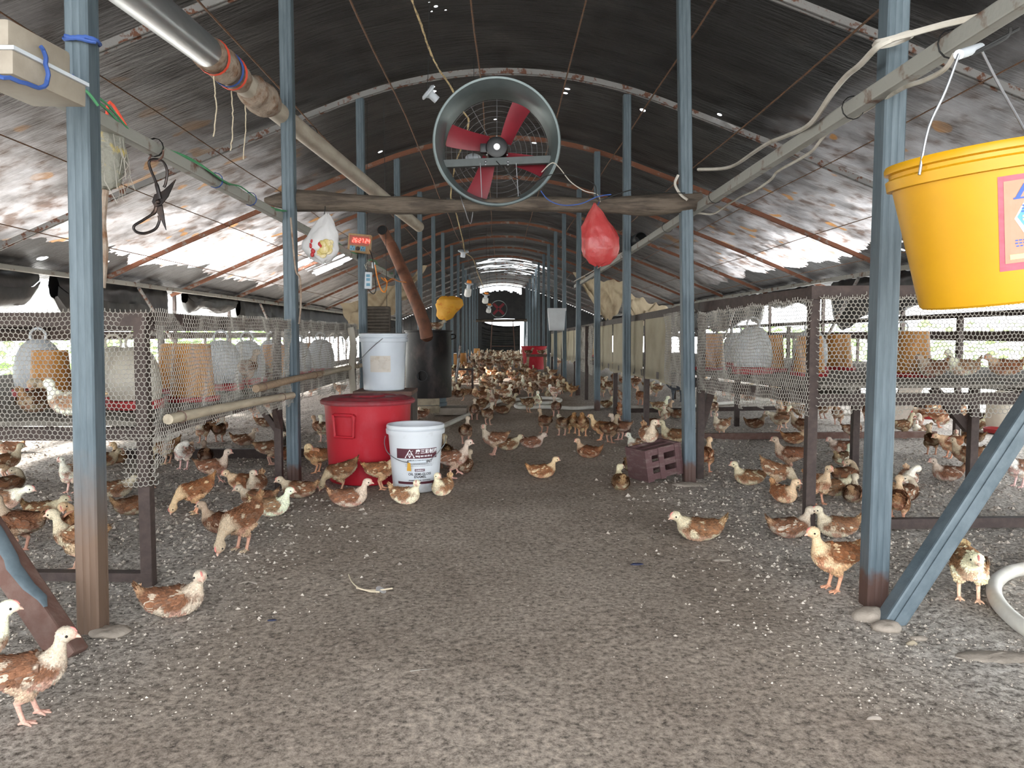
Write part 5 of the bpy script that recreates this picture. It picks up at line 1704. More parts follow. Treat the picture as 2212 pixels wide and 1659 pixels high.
def gz(px, py, z=hz):
    q = G(px, py, z)
    return (q.x, q.y, z + float(fz(q.x, q.y)))


wire('water_hose', [gz(948, 921, .05), gz(975, 912), gz(1010, 893), gz(1045, 880), gz(1075, 868), gz(1110, 863), gz(1160, 860), gz(1200, 862), gz(1211, 866), gz(1195, 870), gz(1160, 872), gz(1125, 873), gz(1114, 877), gz(1130, 880), gz(1180, 879), gz(1240, 881), gz(1290, 878), gz(1330, 876), gz(1400, 880), gz(1470, 880), gz(1500, 874), gz(1600, 868), gz(1680, 868)], .026, 'hose', 'pale hose looping over the litter in the aisle', 'hose', m=7, n=10)
wire('water_hose', [gz(2300, 1195), gz(2225, 1222), gz(2180, 1232), gz(2152, 1252), gz(2148, 1280), gz(2165, 1310), gz(2205, 1345), gz(2260, 1375)], .027, 'hose', 'thick grey hose curving in from the right edge of the picture', 'hose', m=8, n=12)

fy = 27.0
fa = G(1155, 799)
RB = thing('feed_tub', (fa.x, fa.y + .3, 0), 'red tub far down the aisle behind a brown stool', 'tub')
MB().lathe([(.001, 0), (.28, 0), (.36, .62), (.38, .66), (.34, .66), (.26, .03), (.001, .03)], (fa.x, fa.y + .5, 0), n=40).build('body', 'red', RB)
SL = thing('wooden_stool', (fa.x, fa.y - .8, 0), 'brown wooden stool in front of the far red tub', 'stool')
sz = P(1155, 768, fa.y - 1.0).z
MB().box((fa.x, fa.y - 1.0, sz), (.55, .30, .06), bev=.01).build('seat', 'rustbrown', SL, smooth=False)
for a_ in (-1, 1):
    for b_ in (-1, 1):
        MB().beam((fa.x + .22 * a_, fa.y - 1.0 + .1 * b_, sz - .03), (fa.x + .25 * a_, fa.y - 1.0 + .12 * b_, -.02), .06, .06).build('leg', 'plank', SL, smooth=False)
wc = P(1202, 692, 15.6)
WC = thing('white_bin', wc, 'white open bin hung on the right posts, far side of the red bag', 'bin')
kk = 15.6 / F
MB().add([(wc.x + x * kk, 15.6 + y, wc.z - z * kk) for x, z in ((-19, -24), (19, -24), (16, 22), (-15, 22)) for y in (-.12, .12)], [(0, 2, 4, 6), (1, 7, 5, 3), (0, 6, 7, 1), (2, 3, 5, 4), (4, 5, 7, 6)]).build('body', 'drinker', WC, smooth=False)
MB().beam((wc.x - 20 * kk, 15.48, wc.z + 23 * kk), (wc.x + 20 * kk, 15.48, wc.z + 23 * kk), .03, .05).build('rim', 'drinker', WC, smooth=False)
tag(MB().tube([(-1.35, FR[14] - .12, P(1040, 693, 39).z), (1.4, FR[14] - .12, P(1142, 692, 39).z)], .07, 10).build('cross_log', 'wood'), 'log across the aisle at the far end, under the small fan', 'log')
f2 = P(1077, 667, 38.8)
F2 = thing('exhaust_fan', f2 - Vector((0, 0, .4)), 'distant exhaust fan with red blades at the far end', 'fan')
MB().lathe([(.40, 0), (.42, 0), (.42, .2), (.40, .2)], f2, ay, 40, close=True).build('housing', 'fanring', F2)
for dg_ in (45, 135, 225, 315):
    d = Vector((math.cos(R(dg_)), 0, math.sin(R(dg_))))
    MB().beam(f2 + d * .05 + Vector((0, .1, 0)), f2 + d * .37 + Vector((0, .1, 0)), .13, .02, up=Vector((0, 1, 0))).build('blade', 'blade', F2, smooth=False)
for (px, lab) in ((1060, 'left'), (1112, 'right')):
    tag(MB().tube([P(px, 757, 38.8), P(px + (3 if px < 1080 else -4), 695, 39.5)], .025, 6).build('leaning_pole', 'rustbrown'), 'thin pole standing in front of the far door, %s of two' % lab, 'pole', 'poles before the far door')
tag(MB().tube([P(1062, 748, 38.9), P(1112, 748, 38.9)], .02, 6).build('perch', 'rustbrown'), 'thin perch bar across the two poles at the far door', 'perch')
for (px, py, y, lab) in ((985, 778, 24, 'near pair, left'), (999, 776, 25, 'near pair, right'), (1030, 757, 33, 'farthest')):
    q = P(px, py, y)
    feeder(q.x, y, 0, 'amber feeder on the litter along the far left posts, ' + lab, 'feeders along the far left posts', 1.5)
a = G(1458, 868)
BH = thing('slate_hen', (a.x, a.y, 0), 'slate-blue rounded hen under the right cage beside the second right post', 'hen')
bh = MB()
bh.ball((a.x + .02, a.y, .33), .14, 16, (1.25, 1, 1.15))
bh.tube(catmull([(a.x - .08, a.y - .05, .38), (a.x - .14, a.y - .10, .42), (a.x - .17, a.y - .12, .38)], 4), [.09, .075, .06, .05, .045, .04, .038, .03, .015], 12)
bh.tube(catmull([(a.x + .12, a.y + .05, .36), (a.x + .22, a.y + .08, .40)], 4), [.08, .06, .05, .04, .02], 10)
for s in (-1, 1):
    bh.tube([(a.x + .03 + .06 * s, a.y, .22), (a.x + .03 + .06 * s, a.y, .10), (a.x + .03 + .06 * s, a.y - .01, .01), (a.x + .0 + .06 * s, a.y - .06, .008)], [.04, .014, .012, .008], 8)
bh.build('body', 'bluebird', BH)
MB().lathe([(.010, 0), (.001, .03)], (a.x - .175, a.y - .125, .365), (-.6, -.5, -.6), 8).build('beak', 'horn', BH)
# ------------------------------------------------------------------ pullets
def plumage_material():
    m = bpy.data.materials.new('pullet_plumage')
    m.use_nodes = True
    nt = m.node_tree
    b = nt.nodes['Principled BSDF']
    b.inputs['Roughness'].default_value = 0.8
    b.inputs['Specular IOR Level'].default_value = 0.15
    at = _n(nt, 'ShaderNodeAttribute', attribute_name='Col')
    oi = _n(nt, 'ShaderNodeObjectInfo')
    mx = _n(nt, 'ShaderNodeMix', data_type='RGBA', blend_type='MULTIPLY')
    mx.inputs['Factor'].default_value = 1
    nt.links.new(at.outputs['Color'], mx.inputs['A'])
    nt.links.new(oi.outputs['Color'], mx.inputs['B'])
    tc = _n(nt, 'ShaderNodeTexCoord')
    n2 = _n(nt, 'ShaderNodeTexNoise')
    n2.inputs['Scale'].default_value = 160
    n2.inputs['Detail'].default_value = 3
    nt.links.new(tc.outputs['Object'], n2.inputs['Vector'])
    rp = _n(nt, 'ShaderNodeValToRGB')
    rp.color_ramp.elements[0].position, rp.color_ramp.elements[1].position = .3, .7
    rp.color_ramp.elements[0].color = (.78, .78, .78, 1)
    rp.color_ramp.elements[1].color = (1.15, 1.15, 1.15, 1)
    nt.links.new(n2.outputs['Fac'], rp.inputs[0])
    m2 = _n(nt, 'ShaderNodeMix', data_type='RGBA', blend_type='MULTIPLY')
    m2.inputs['Factor'].default_value = 1
    nt.links.new(mx.outputs['Result'], m2.inputs['A'])
    nt.links.new(rp.outputs[0], m2.inputs['B'])
    nt.links.new(m2.outputs['Result'], b.inputs['Base Color'])
    bp = _n(nt, 'ShaderNodeBump')
    bp.inputs['Strength'].default_value = .35
    bp.inputs['Distance'].default_value = .004
    nt.links.new(n2.outputs['Fac'], bp.inputs['Height'])
    nt.links.new(bp.outputs[0], b.inputs['Normal'])
    return m


M['plumage'] = plumage_material()
BODY = [(-.138, .197, .012, .007), (-.117, .184, .026, .020), (-.092, .168, .043, .040), (-.058, .155, .053, .050), (-.012, .149, .058, .058), (.034, .156, .054, .058), (.064, .171, .043, .049)]


def spine(pose):
    """centre line with half widths: list of (x, y, z, half width, half height, yaw of the head side), index of the first neck ring"""
    sit = pose.startswith('sit')
    dz = -.090 if sit else 0.0
    body = [[x, 0, z + dz, w_, h_, 0] for x, z, w_, h_ in BODY]
    if sit:
        for q in body[2:]:
            q[3] *= 1.10
        body[0][2] += .012
    yaw = 0
    HS = 1.16
    if pose in ('stand', 'walk', 'sit', 'stand_l', 'stand_r', 'sit_l', 'sit_r'):
        s = .8 if sit else 1.0
        z0 = dz
        nk = [[.080, 0, .197 + z0, .029, .034, 0], [.091, 0, .197 + .026 * s + z0, .0195, .021, 0], [.097, 0, .197 + .048 * s + z0, .0175, .018, 0]]
        hz_ = .197 + .062 * s + z0
        hd = [[.106, 0, hz_, .0225, .0225, 1], [.123, 0, hz_ + .003, .0205, .0205, 1], [.137, 0, hz_ - .001, .0125, .0130, 1], [.144, 0, hz_ - .003, .006, .007, 1]]
        yaw = {'l': 1.1, 'r': -1.1}.get(pose[-1] if '_' in pose else '', 0)
    elif pose in ('sit_low',):
        nk = [[.084, 0, .101, .032, .035, 0], [.098, 0, .114, .022, .023, 0], [.106, 0, .124, .019, .019, 0]]
        hd = [[.117, 0, .131, .023, .023, 1], [.133, 0, .130, .0205, .0205, 1], [.147, 0, .125, .0125, .013, 1], [.154, 0, .122, .006, .007, 1]]
        yaw = .35
    elif pose == 'reach':
        nk = [[.088, 0, .190, .031, .035, 0], [.112, 0, .200, .021, .022, 0], [.131, 0, .208, .018, .018, 0]]
        hd = [[.147, 0, .212, .0225, .0225, 1], [.164, 0, .211, .020, .020, 1], [.178, 0, .206, .012, .0125, 1], [.185, 0, .203, .006, .007, 1]]
    elif pose == 'peck':
        for q in body:
            x, z = q[0] + .01, q[2] - .14
            c_, s_ = math.cos(-.33), math.sin(-.33)
            q[0], q[2] = x * c_ - z * s_ - .01, x * s_ + z * c_ + .145
        nk = [[.098, 0, .128, .031, .034, 0], [.121, 0, .105, .021, .022, 0], [.132, 0, .082, .0185, .019, 0]]
        hd = [[.138, .004, .062, .0225, .0225, 1], [.145, .006, .046, .0205, .0205, 1], [.152, .007, .032, .0125, .013, 1], [.155, .007, .025, .006, .007, 1]]
    else:  # preen, sit_preen: neck bent round over the wing
        s = dz
        nk = [[.074, .004, .194 + s, .030, .034, 0], [.080, .018, .216 + s * .95, .022, .023, .5], [.072, .036, .229 + s * .92, .019, .019, 1.2]]
        hd = [[.056, .050, .228 + s * .92, .0225, .0225, 2.2], [.040, .054, .219 + s * .92, .0205, .0205, 2.7], [.028, .053, .208 + s * .92, .0125, .013, 2.9], [.023, .052, .202 + s * .92, .006, .007, 2.9]]
    if yaw:
        px, pz = nk[-1][0], nk[-1][2]
        for q in hd:
            dx = q[0] - px
            q[0], q[1] = px + dx * math.cos(yaw), dx * math.sin(yaw)
            q[5] = yaw
    elif 'preen' not in pose:
        for q in hd:
            q[5] = 0
    for q in hd[:2]:
        q[3] *= HS
        q[4] *= HS
    return body + nk + hd, len(body)


def smooth_rings(sp_, m=4):
    a = np.array(sp_, float)
    n = len(a)
    out, tt = [], []
    for i in range(n - 1):
        p0, p1, p2, p3 = a[max(i - 1, 0)], a[i], a[i + 1], a[min(i + 2, n - 1)]
        for k in range(m):
            t = k / m
            out.append(.5 * ((2 * p1) + (p2 - p0) * t + (2 * p0 - 5 * p1 + 4 * p2 - p3) * t * t + (3 * p1 - p0 - 3 * p2 + p3) * t ** 3))
            tt.append(i + t)
    out.append(a[-1])
    tt.append(n - 1)
    return np.array(out), np.array(tt)


def vnoise(p, k, seed):
    q = p * k
    s = seed * 1.93
    x, y, z = q[:, 0], q[:, 1], q[:, 2]
    return (np.sin(1.9 * x + 2.3 * y + 1.1 * z + s) + np.sin(-2.7 * x + 1.3 * y + 2.9 * z + 2 * s + 1) + .7 * np.sin(3.1 * x - 3.7 * y + 1.7 * z + 3 * s + 2)
            + .5 * np.sin(5.3 * x + 4.7 * y - 4.1 * z + s)) / 3.2


CREAM, GING, DARK, BUFF, SKIN, LEG = [np.array(c) for c in ((.62, .52, .39), (.235, .108, .056), (.115, .064, .040), (.42, .27, .15), (.56, .34, .26), (.64, .37, .28))]


def build_pose(pose, seed, fine=True):
    sp_, nb = spine(pose)
    rings, tt = smooth_rings(sp_)
    sit = pose.startswith('sit')
    n = 20
    vs, fs = [], []
    cen = rings[:, :3]
    for i, q in enumerate(rings):
        tan = Vector(cen[min(i + 1, len(cen) - 1)] - cen[max(i - 1, 0)]).normalized()
        side = Vector((-math.sin(q[5]), math.cos(q[5]), 0))
        side = (side - tan * side.dot(tan)).normalized()
        up = tan.cross(side)
        for j in range(n):
            t = 2 * PI * j / n
            v = Vector(q[:3]) + side * math.cos(t) * max(q[3], .003) + up * math.sin(t) * max(q[4], .003)
            vs.append(v)
    for i in range(len(rings) - 1):
        for j in range(n):
            k = (j + 1) % n
            fs.append((i * n + j, i * n + k, (i + 1) * n + k, (i + 1) * n + j))
    fs.append(tuple(range(n))[::-1])
    fs.append(tuple(range((len(rings) - 1) * n, len(rings) * n)))
    mb = MB().add(vs, fs)
    if not sit:
        for s in (-1, 1):
            st = (.035 if s > 0 else -.02) if pose == 'walk' else (.006 * s)
            lift = .028 if (pose == 'walk' and s > 0) else 0
            hip, knee, hock = Vector((-.018, .030 * s, .140)), Vector((.018 + st * .4, .036 * s, .104)), Vector((-.016 + st * .8, .034 * s, .070 + lift * .7))
            foot = Vector((.004 + st, .034 * s, .010 + lift))
            mb.tube(catmull([hip, knee, hock], 5), [.038, .037, .035, .032, .029, .027, .023, .019, .015, .012, .0095], 12)
            mb.tube([hock + Vector((0, 0, .006)), hock.lerp(foot, .5), foot], [.0092, .0075, .0078], 10)
            for ang, ln in ((0, .040), (.55, .034), (-.55, .034), (PI - .1 * s, .017)):
                d = Vector((math.cos(ang), math.sin(ang), 0))
                mb.tube([foot, foot + d * ln * .5 + Vector((0, 0, -.002)), foot + d * ln + Vector((0, 0, -.0055 - (.012 if lift else 0)))], [.0068, .0052, .0030], 8)
    me = bpy.data.meshes.new('tmp')
    me.from_pydata(mb.v, [], mb.f)
    o = bpy.data.objects.new('tmp', me)
    C.objects.link(o)
    rm = o.modifiers.new('r', 'REMESH')
    rm.mode = 'VOXEL'
    rm.voxel_size = .0026 if fine else .0055
    sm = o.modifiers.new('s', 'SMOOTH')
    sm.iterations = 3 if fine else 1
    sm.factor = .5
    dg = bpy.context.evaluated_depsgraph_get()
    ev = o.evaluated_get(dg).to_mesh()
    nv = len(ev.vertices)
    co = np.empty(nv * 3)
    ev.vertices.foreach_get('co', co)
    co = co.reshape(-1, 3)
    no = np.empty(nv * 3)
    ev.vertices.foreach_get('normal', no)
    no = no.reshape(-1, 3)
    faces = [tuple(p.vertices) for p in ev.polygons]
    o.evaluated_get(dg).to_mesh_clear()
    bpy.data.objects.remove(o)
    bpy.data.meshes.remove(me)
    # which ring is nearest, how far off its surface
    d2 = ((co[:, None, :] - cen[None]) ** 2).sum(2)
    near = d2.argmin(1)
    dist = np.sqrt(d2[np.arange(nv), near])
    rel = dist / np.maximum(rings[near, 3], rings[near, 4])
    t = tt[near]
    up = co[:, 2] - cen[near, 2]
    col = np.empty((nv, 3))
    n_a = vnoise(co, 24, seed)
    n_b = vnoise(co, 75, seed + 7)
    brown = np.clip((n_b + .3) * 1.2, 0, 1)[:, None]
    coat = GING * (1 - brown * .6) + DARK * brown * .6
    pw = np.clip((n_a - .42) * 6, 0, 1)[:, None]
    coat = coat * (1 - pw) + (CREAM * .7 + BUFF * .3) * pw
    belly = np.where((n_a > 0)[:, None], CREAM, SKIN * .8 + BUFF * .2)
    w_b = np.clip((-up / .058 - .15) * 2.2 + .5 * n_a, 0, 1)[:, None]
    body_c = coat * (1 - w_b) + belly * w_b
    w_t = np.clip(1.6 - t, 0, 1)[:, None]
    body_c = body_c * (1 - w_t) + (BUFF * .8 + GING * .4) * w_t
    hdcol = CREAM * (1 + .1 * n_b[:, None])
    w_h = np.clip((t - nb + .9 + .45 * n_a) * 1.4, 0, 1)[:, None]
    nk = BUFF * .6 + CREAM * .4
    col = body_c * (1 - w_h) + hdcol * w_h
    w_n = np.clip(1 - np.abs(t - nb - .6), 0, 1)[:, None] * .5 * (n_b > -.2)[:, None]
    col = col * (1 - w_n) + nk * w_n
    face = np.clip(t - (len(sp_) - 2.6), 0, 1)[:, None]
    col = col * (1 - .8 * face) + np.array((.66, .36, .27)) * .8 * face
    if not sit:
        legm = (rel > 1.12) & (co[:, 2] < .135) & (t < nb + .5)
        lw = np.clip((.088 - co[:, 2]) / .02, 0, 1)[:, None]
        lc = (BUFF * .55 + CREAM * .3 + SKIN * .15) * (1 - lw) + LEG * lw
        col = np.where(legm[:, None], lc, col)
    else:
        co[:, 2] = np.maximum(co[:, 2], .002 + .01 * np.clip(co[:, 2], -.05, 0) + .0)
    verts = co.copy()
    cols = [col]
    vlist = [verts]
    # lancet feathers and down over the skin
    rs = np.random.default_rng(seed)
    nt_ = 3400 if fine else 380
    ok = np.where((t < len(sp_) - 3.0) & ~((co[:, 2] < .085) & (rel > 1.12) & (not sit)) & (co[:, 2] > .006))[0]
    pick = rs.choice(ok, nt_)
    P0, N0, T0 = co[pick], no[pick], t[pick]
    tang = np.gradient(cen, axis=0)
    tang /= np.linalg.norm(tang, axis=1)[:, None] + 1e-9
    back = -tang[near[pick]]
    dn = back + np.array([0, 0, -.35]) + rs.normal(0, .28, (nt_, 3))
    dn -= N0 * (dn * N0).sum(1)[:, None]
    dn /= np.linalg.norm(dn, axis=1)[:, None] + 1e-9
    sd = np.cross(dn, N0)
    head = np.clip(T0 - nb + 1.2, 0, 2) / 2
    ln = (.0145 - .0095 * head) * rs.uniform(.7, 1.3, nt_) * (1.25 if not fine else 1)
    wd = ln * rs.uniform(.18, .30, nt_)
    lift = rs.uniform(.10, .42, nt_)
    lift = np.where(up[pick] < -.01, lift + .12, lift)
    ln = np.where(up[pick] < -.01, ln * .72, ln)
    tip = P0 + (dn + N0 * lift[:, None]) * ln[:, None]
    mid = P0 + (dn * .5 + N0 * (.06 + lift[:, None] * .3)) * ln[:, None]
    q = np.stack([P0 - N0 * .001, mid + sd * wd[:, None], tip, mid - sd * wd[:, None]], 1).reshape(-1, 3)
    if sit:
        q[:, 2] = np.maximum(q[:, 2], .0015)
    b0 = nv
    faces += [(b0 + 4 * i, b0 + 4 * i + 1, b0 + 4 * i + 2, b0 + 4 * i + 3) for i in range(nt_)]
    fc = col[pick] * rs.uniform(.72, 1.3, (nt_, 1))
    vlist.append(q)
    cols.append(np.repeat(fc, 4, 0))
    # tail feathers
    nf = 15 if fine else 6
    tb = cen[1]
    td = Vector(cen[0] - cen[4]).normalized()
    tsd = Vector((0, 1, 0))
    tup = td.cross(tsd)
    if tup.z < 0:
        tup = -tup
    for i in range(nf):
        u = (i / (nf - 1) - .5) * 2
        base = Vector(tb) + tsd * u * .012 + td * -.006
        d = (td + tsd * u * .38 + tup * (.12 * (1 - abs(u)) + .06 * rs.normal())).normalized()
        L = (.046 - .014 * abs(u)) * rs.uniform(.85, 1.1)
        s_ = d.cross(tup).normalized() * .0062
        k = sum(len(a) for a in vlist)
        vlist.append(np.array([base, base + d * L * .5 + s_, base + d * L * .92 + s_ * .8, base + d * L, base + d * L * .92 - s_ * .8, base + d * L * .5 - s_]))
        cols.append(np.tile((BUFF if i % 3 else GING) * rs.uniform(.8, 1.1), (6, 1)))
        faces.append((k, k + 1, k + 2, k + 3, k + 4, k + 5))
    # wings
    dzw = -.090 if sit else 0
    pit = -.33 if pose == 'peck' else 0
    wings = []
    for s in (-1, 1):
        wv, wf, wc = [], [], []
        sh, tp_ = Vector((.052, .046 * s, .178)), Vector((-.098, .036 * s, .168))

        def wp_(u, v, out, sh=sh, tp_=tp_, s=s):
            c = sh.lerp(tp_, u)
            hgt = .034 * math.sin(PI * min(1, u * .8 + .14)) ** .6 * (1 - .45 * u)
            bul = .016 * math.sin(PI * (u * .85 + .08)) * (1 - .5 * v * v)
            p = c + Vector((0, s * (bul + out), -hgt * (v + .35) - .010 * u))
            p.y -= s * .012 * max(0, v)
            x, z = p.x + .01, p.z - .14
            return Vector((x * math.cos(pit) - z * math.sin(pit) - .01, p.y, x * math.sin(pit) + z * math.cos(pit) + (.145 if pit else .14) + dzw))
        nu, nvv = (16, 10) if fine else (6, 4)
        for lay in (0, 1):
            for i in range(nu + 1):
                for j in range(nvv + 1):
                    u, v = i / nu, -1 + 2 * j / nvv
                    wv.append(wp_(u, v, .0075 * (1 - v * v) * math.sin(PI * (.05 + .9 * u)) + .002 if lay == 0 else -.006))
                    pp = np.array([[u * .16, v * .04, s * .3]])
                    na = vnoise(pp, 24, seed + 20 + s)[0]
                    c_ = GING if na < .05 else DARK * 1.5
                    if na > .62:
                        c_ = CREAM * .9
                    wc.append(c_)
        st = nvv + 1
        off = (nu + 1) * st
        for i in range(nu):
            for j in range(nvv):
                a_ = i * st + j
                wf.append((a_, a_ + 1, a_ + st + 1, a_ + st))
                wf.append((off + a_, off + a_ + st, off + a_ + st + 1, off + a_ + 1))
        # layered coverts and long flight feathers
        rowsw = [(.10, .018, 9), (.30, .024, 9), (.50, .034, 10), (.66, .046, 9)] if fine else [(.4, .04, 4), (.66, .05, 4)]
        for (u0, L, cnt) in rowsw:
            for q_ in range(cnt):
                v = -1 + 2 * (q_ + .5) / cnt
                u1 = min(.98, u0 + .05 * rs.normal())
                b_ = wp_(u1, v, .010)
                d = (wp_(min(1, u1 + .12), v * .9, .010) - b_)
                d = (d.normalized() + Vector((-.05, 0, -.10 - .1 * v))).normalized()
                nn = Vector((0, s, .1))
                sw_ = d.cross(nn).normalized() * L * .19
                bo = Vector((0, s * (.0015 * q_ / cnt + .002), 0))
                k = len(wv)
                wv += [b_, b_ + d * L * .4 + sw_ + bo, b_ + d * L * .85 + sw_ * .8 + bo, b_ + d * L + bo, b_ + d * L * .85 - sw_ * .8 + bo, b_ + d * L * .4 - sw_ + bo]
                wf.append((k, k + 1, k + 2, k + 3, k + 4, k + 5))
                na = rs.random()
                c_ = GING * rs.uniform(.75, 1.15) if na < .62 else (DARK * 1.6 if na < .92 else CREAM * .8)
                wc += [c_] * 3 + [c_ * 1.35] + [c_] * 2
        wva = np.array([tuple(a) for a in wv])
        if sit:
            wva[:, 2] = np.maximum(wva[:, 2], .004)
        wings.append((wva, wf, np.array(wc)))
    hp = Vector(cen[-1]) - Vector((0, 0, 0))
    hi = int(np.argmin(np.abs(tt - (len(sp_) - 3.4))))
    hc = Vector(cen[hi])
    hd = (hp - hc).normalized()
    yw = rings[hi, 5]
    hs = Vector((-math.sin(yw), math.cos(yw), 0))
    hs = (hs - hd * hs.dot(hd)).normalized()
    return dict(v=np.concatenate(vlist), f=faces, c=np.concatenate(cols), wings=wings, tip=hp, dir=hd, side=hs, up=hd.cross(hs), hc=hc, hw=float(rings[hi, 3]))


def col_mesh(name, v, f, c):
    me = bpy.data.meshes.new(name)
    me.from_pydata(v.tolist() if hasattr(v, 'tolist') else v, [], f)
    ca = me.color_attributes.new('Col', 'FLOAT_COLOR', 'POINT')
    c4 = np.concatenate([np.clip(c, 0, 1), np.ones((len(c), 1))], 1).astype(np.float32)
    ca.data.foreach_set('color', c4.ravel())
    me.materials.append(M['plumage'])
    me.shade_smooth()
    return me


POSES = ['stand', 'stand_l', 'stand_r', 'walk', 'reach', 'peck', 'preen', 'sit', 'sit_l', 'sit_r', 'sit_low', 'sit_preen']
PROTO, FARP = {}, {}
for i, ps in enumerate(POSES):
    for var in (0, 1):
        D = build_pose(ps, 3 + i * 5 + var * 31, True)
        b_ = col_mesh('pullet', D['v'], D['f'], D['c'])
        ws = [col_mesh('wing', *w_) for w_ in D['wings']]
        tip, hd, hs, hu = D['tip'], D['dir'], D['side'], D['up']
        if hu.z < 0 and ps != 'peck':
            hu = -hu
        ORG['x'] = Vector((0, 0, 0))

        def raw(mb, nm, m):
            o = mb.build(nm, m, org=(0, 0, 0))
            me = o.data
            bpy.data.objects.remove(o)
            return me
        bk = raw(MB().tube([tip - hd * .004, tip + hd * .004 - hu * .0005, tip + hd * .012 - hu * .0035], [.0072, .0056, .0012], 10), 'beak', 'horn')
        ec = D['hc'] + hd * .008 + hu * .003
        ey = [raw(MB().ball(ec + hs * s * (D['hw'] * .93), .0042, 8), 'eye', 'eye') for s in (-1, 1)]
        cb0 = D['hc'] + hd * .012 + hu * (D['hw'] * .88)
        cm = raw(MB().tube([cb0 - hd * .010 + hu * .001, cb0, cb0 + hd * .008 - hu * .003, cb0 + hd * .016 - hu * .010], [.0015, .0042, .0042, .002], 8, flat=.8), 'comb', 'comb')
        PROTO[ps, var] = (b_, ws, bk, ey, cm)
    D = build_pose(ps, 100 + i, False)
    vv, ff, cc_ = [D['v']], list(D['f']), [D['c']]
    k = len(D['v'])
    for w_ in D['wings']:
        vv.append(w_[0])
        ff += [tuple(q + k for q in f) for f in w_[1]]
        cc_.append(w_[2])
        k += len(w_[0])
    mbk = MB().tube([D['tip'] - D['dir'] * .004, D['tip'] + D['dir'] * .013 - D['up'] * .003], [.0072, .0012], 6)
    vv.append(np.array([tuple(a) for a in mbk.v]))
    ff += [tuple(q + k for q in f) for f in mbk.f]
    cc_.append(np.tile((.66, .43, .33), (len(mbk.v), 1)))
    FARP[ps] = col_mesh('pullet', np.concatenate(vv), ff, np.concatenate(cc_))

TINT = {'n': (1, 1, 1), 'd': (.72, .66, .62), 'g': (1.15, .98, .84), 'b': (1.35, 1.45, 1.4), 'w': (1.5, 1.75, 1.95)}
NCH = [0]


def pullet(x, y, pose, deg, label, scale=1.0, tint='n', z=None, group='young brown pullets', parts=True, var=None):
    var = NCH[0] % 2 if var is None else var
    NCH[0] += 1
    z = float(fz(x, y)) + .002 if z is None else z
    t = TINT[tint]
    j = [random.uniform(.9, 1.12)] * 3
    colr = (t[0] * j[0], t[1] * j[1] * random.uniform(.95, 1.05), t[2] * j[2] * random.uniform(.92, 1.06), 1)
    if parts:
        b_, ws, bk, ey, cm = PROTO[pose, var]
    else:
        b_ = FARP[pose]
    o = bpy.data.objects.new('pullet', b_)
    C.objects.link(o)
    o.location = (x, y, z)
    o.rotation_euler = (0, 0, R(deg))
    o.scale = (scale * .875,) * 3
    o.color = colr
    tag(o, label, 'chicken', group)
    if parts:
        for nm, ms in (('wing', ws), ('beak', [bk]), ('eye', ey), ('comb', [cm])):
            for me in ms:
                c = bpy.data.objects.new(nm, me)
                C.objects.link(c)
                c.parent = o
                c.color = colr
    return o
# ------------------------------------------------------------------ where each pullet stands or lies
def put(px, py, pose, deg, tint, label, s=1.0, **kw):
    q = G(px, py)
    y = q.y + (.06 if pose.startswith('sit') else .0)
    x = q.x * (y / q.y)
    return pullet(x, y, pose, deg, label, s, tint, **kw)


put(64, 1556, 'stand', 8, 'n', 'large brown pullet with cream head in the near left corner, facing right', .97)
put(-62, 1490, 'stand', 20, 'w', 'pale-headed pullet cut off by the left edge behind the near left corner bird')
put(378, 1335, 'sit_r', 5, 'n', 'pullet lying right of the near left post, looking at the camera', 1.05)
put(44, 1192, 'stand', 175, 'd', 'dark brown standing pullet above the rusty brace, tail to the right', 1.08)
put(6, 1128, 'reach', 10, 'w', 'pullet behind the dark brown one at the left edge, only its head showing')
put(98, 1122, 'sit_low', 0, 'n', 'pullet lying left of the near left post with its head stretched right')
put(172, 1222, 'stand', 185, 'n', 'pullet half hidden by the near left post, white head facing left', 1.05)
put(160, 1150, 'sit_preen', 120, 'g', 'greyish tan pullet lying behind the near left post')
put(155, 1060, 'stand', 265, 'w', 'white-breasted pullet standing just left of the near left post')
put(252, 1074, 'sit_low', 10, 'n', 'pullet lying just right of the near left post, head lowered')
put(290, 1114, 'sit', 55, 'n', 'pullet lying against the near brown cage leg, neck raised')
put(256, 1000, 'sit_l', 130, 'g', 'pullet lying under the cage corner, head turned left')
put(228, 1008, 'sit_low', 0, 'd', 'dark pullet lying half behind the near left post under the cage')
put(18, 980, 'sit', 200, 'n', 'pullet lying in the bright patch at the left edge')
put(12, 1035, 'stand', 30, 'n', 'pullet standing at the left edge below the bright patch')
put(22, 1062, 'sit_preen', 60, 'n', 'pullet lying at the left edge behind the far brown leg')
put(362, 1000, 'peck', 178, 'n', 'brown pullet pecking under the pole-tied side of the left cage')
put(397, 1012, 'preen', 265, 'w', 'pullet preening with its white neck bent round, under the left cage')
put(444, 1000, 'sit', 115, 'd', 'dark pullet lying beside the preening one under the left cage')
put(462, 1046, 'walk', 0, 'n', 'pullet striding right in front of the dark ground rail, left')
put(424, 1108, 'peck', 215, 'g', 'pale pullet bending down alone right of the near cage leg')
put(554, 1064, 'sit_l', 270, 'n', 'pullet lying facing the camera beside the knee-braced cage leg')
put(526, 1058, 'sit_low', 200, 'g', 'pullet lying partly behind the one at the knee-braced leg')
put(556, 1098, 'sit_low', 182, 'n', 'ginger pullet lying with head left, in the row before the second left post', .98)
put(588, 1120, 'sit', 3, 'w', 'whitish pullet lying with head right, lowest of the row before the second left post')
put(644, 1080, 'sit_low', 185, 'n', 'pullet lying at the foot of the second left post, head left')
put(524, 1190, 'peck', 242, 'd', 'rust-brown pullet bent forward by itself, left foreground', 1.12)
put(478, 1160, 'sit', 175, 'd', 'pullet lying just behind the bent rust-brown one')
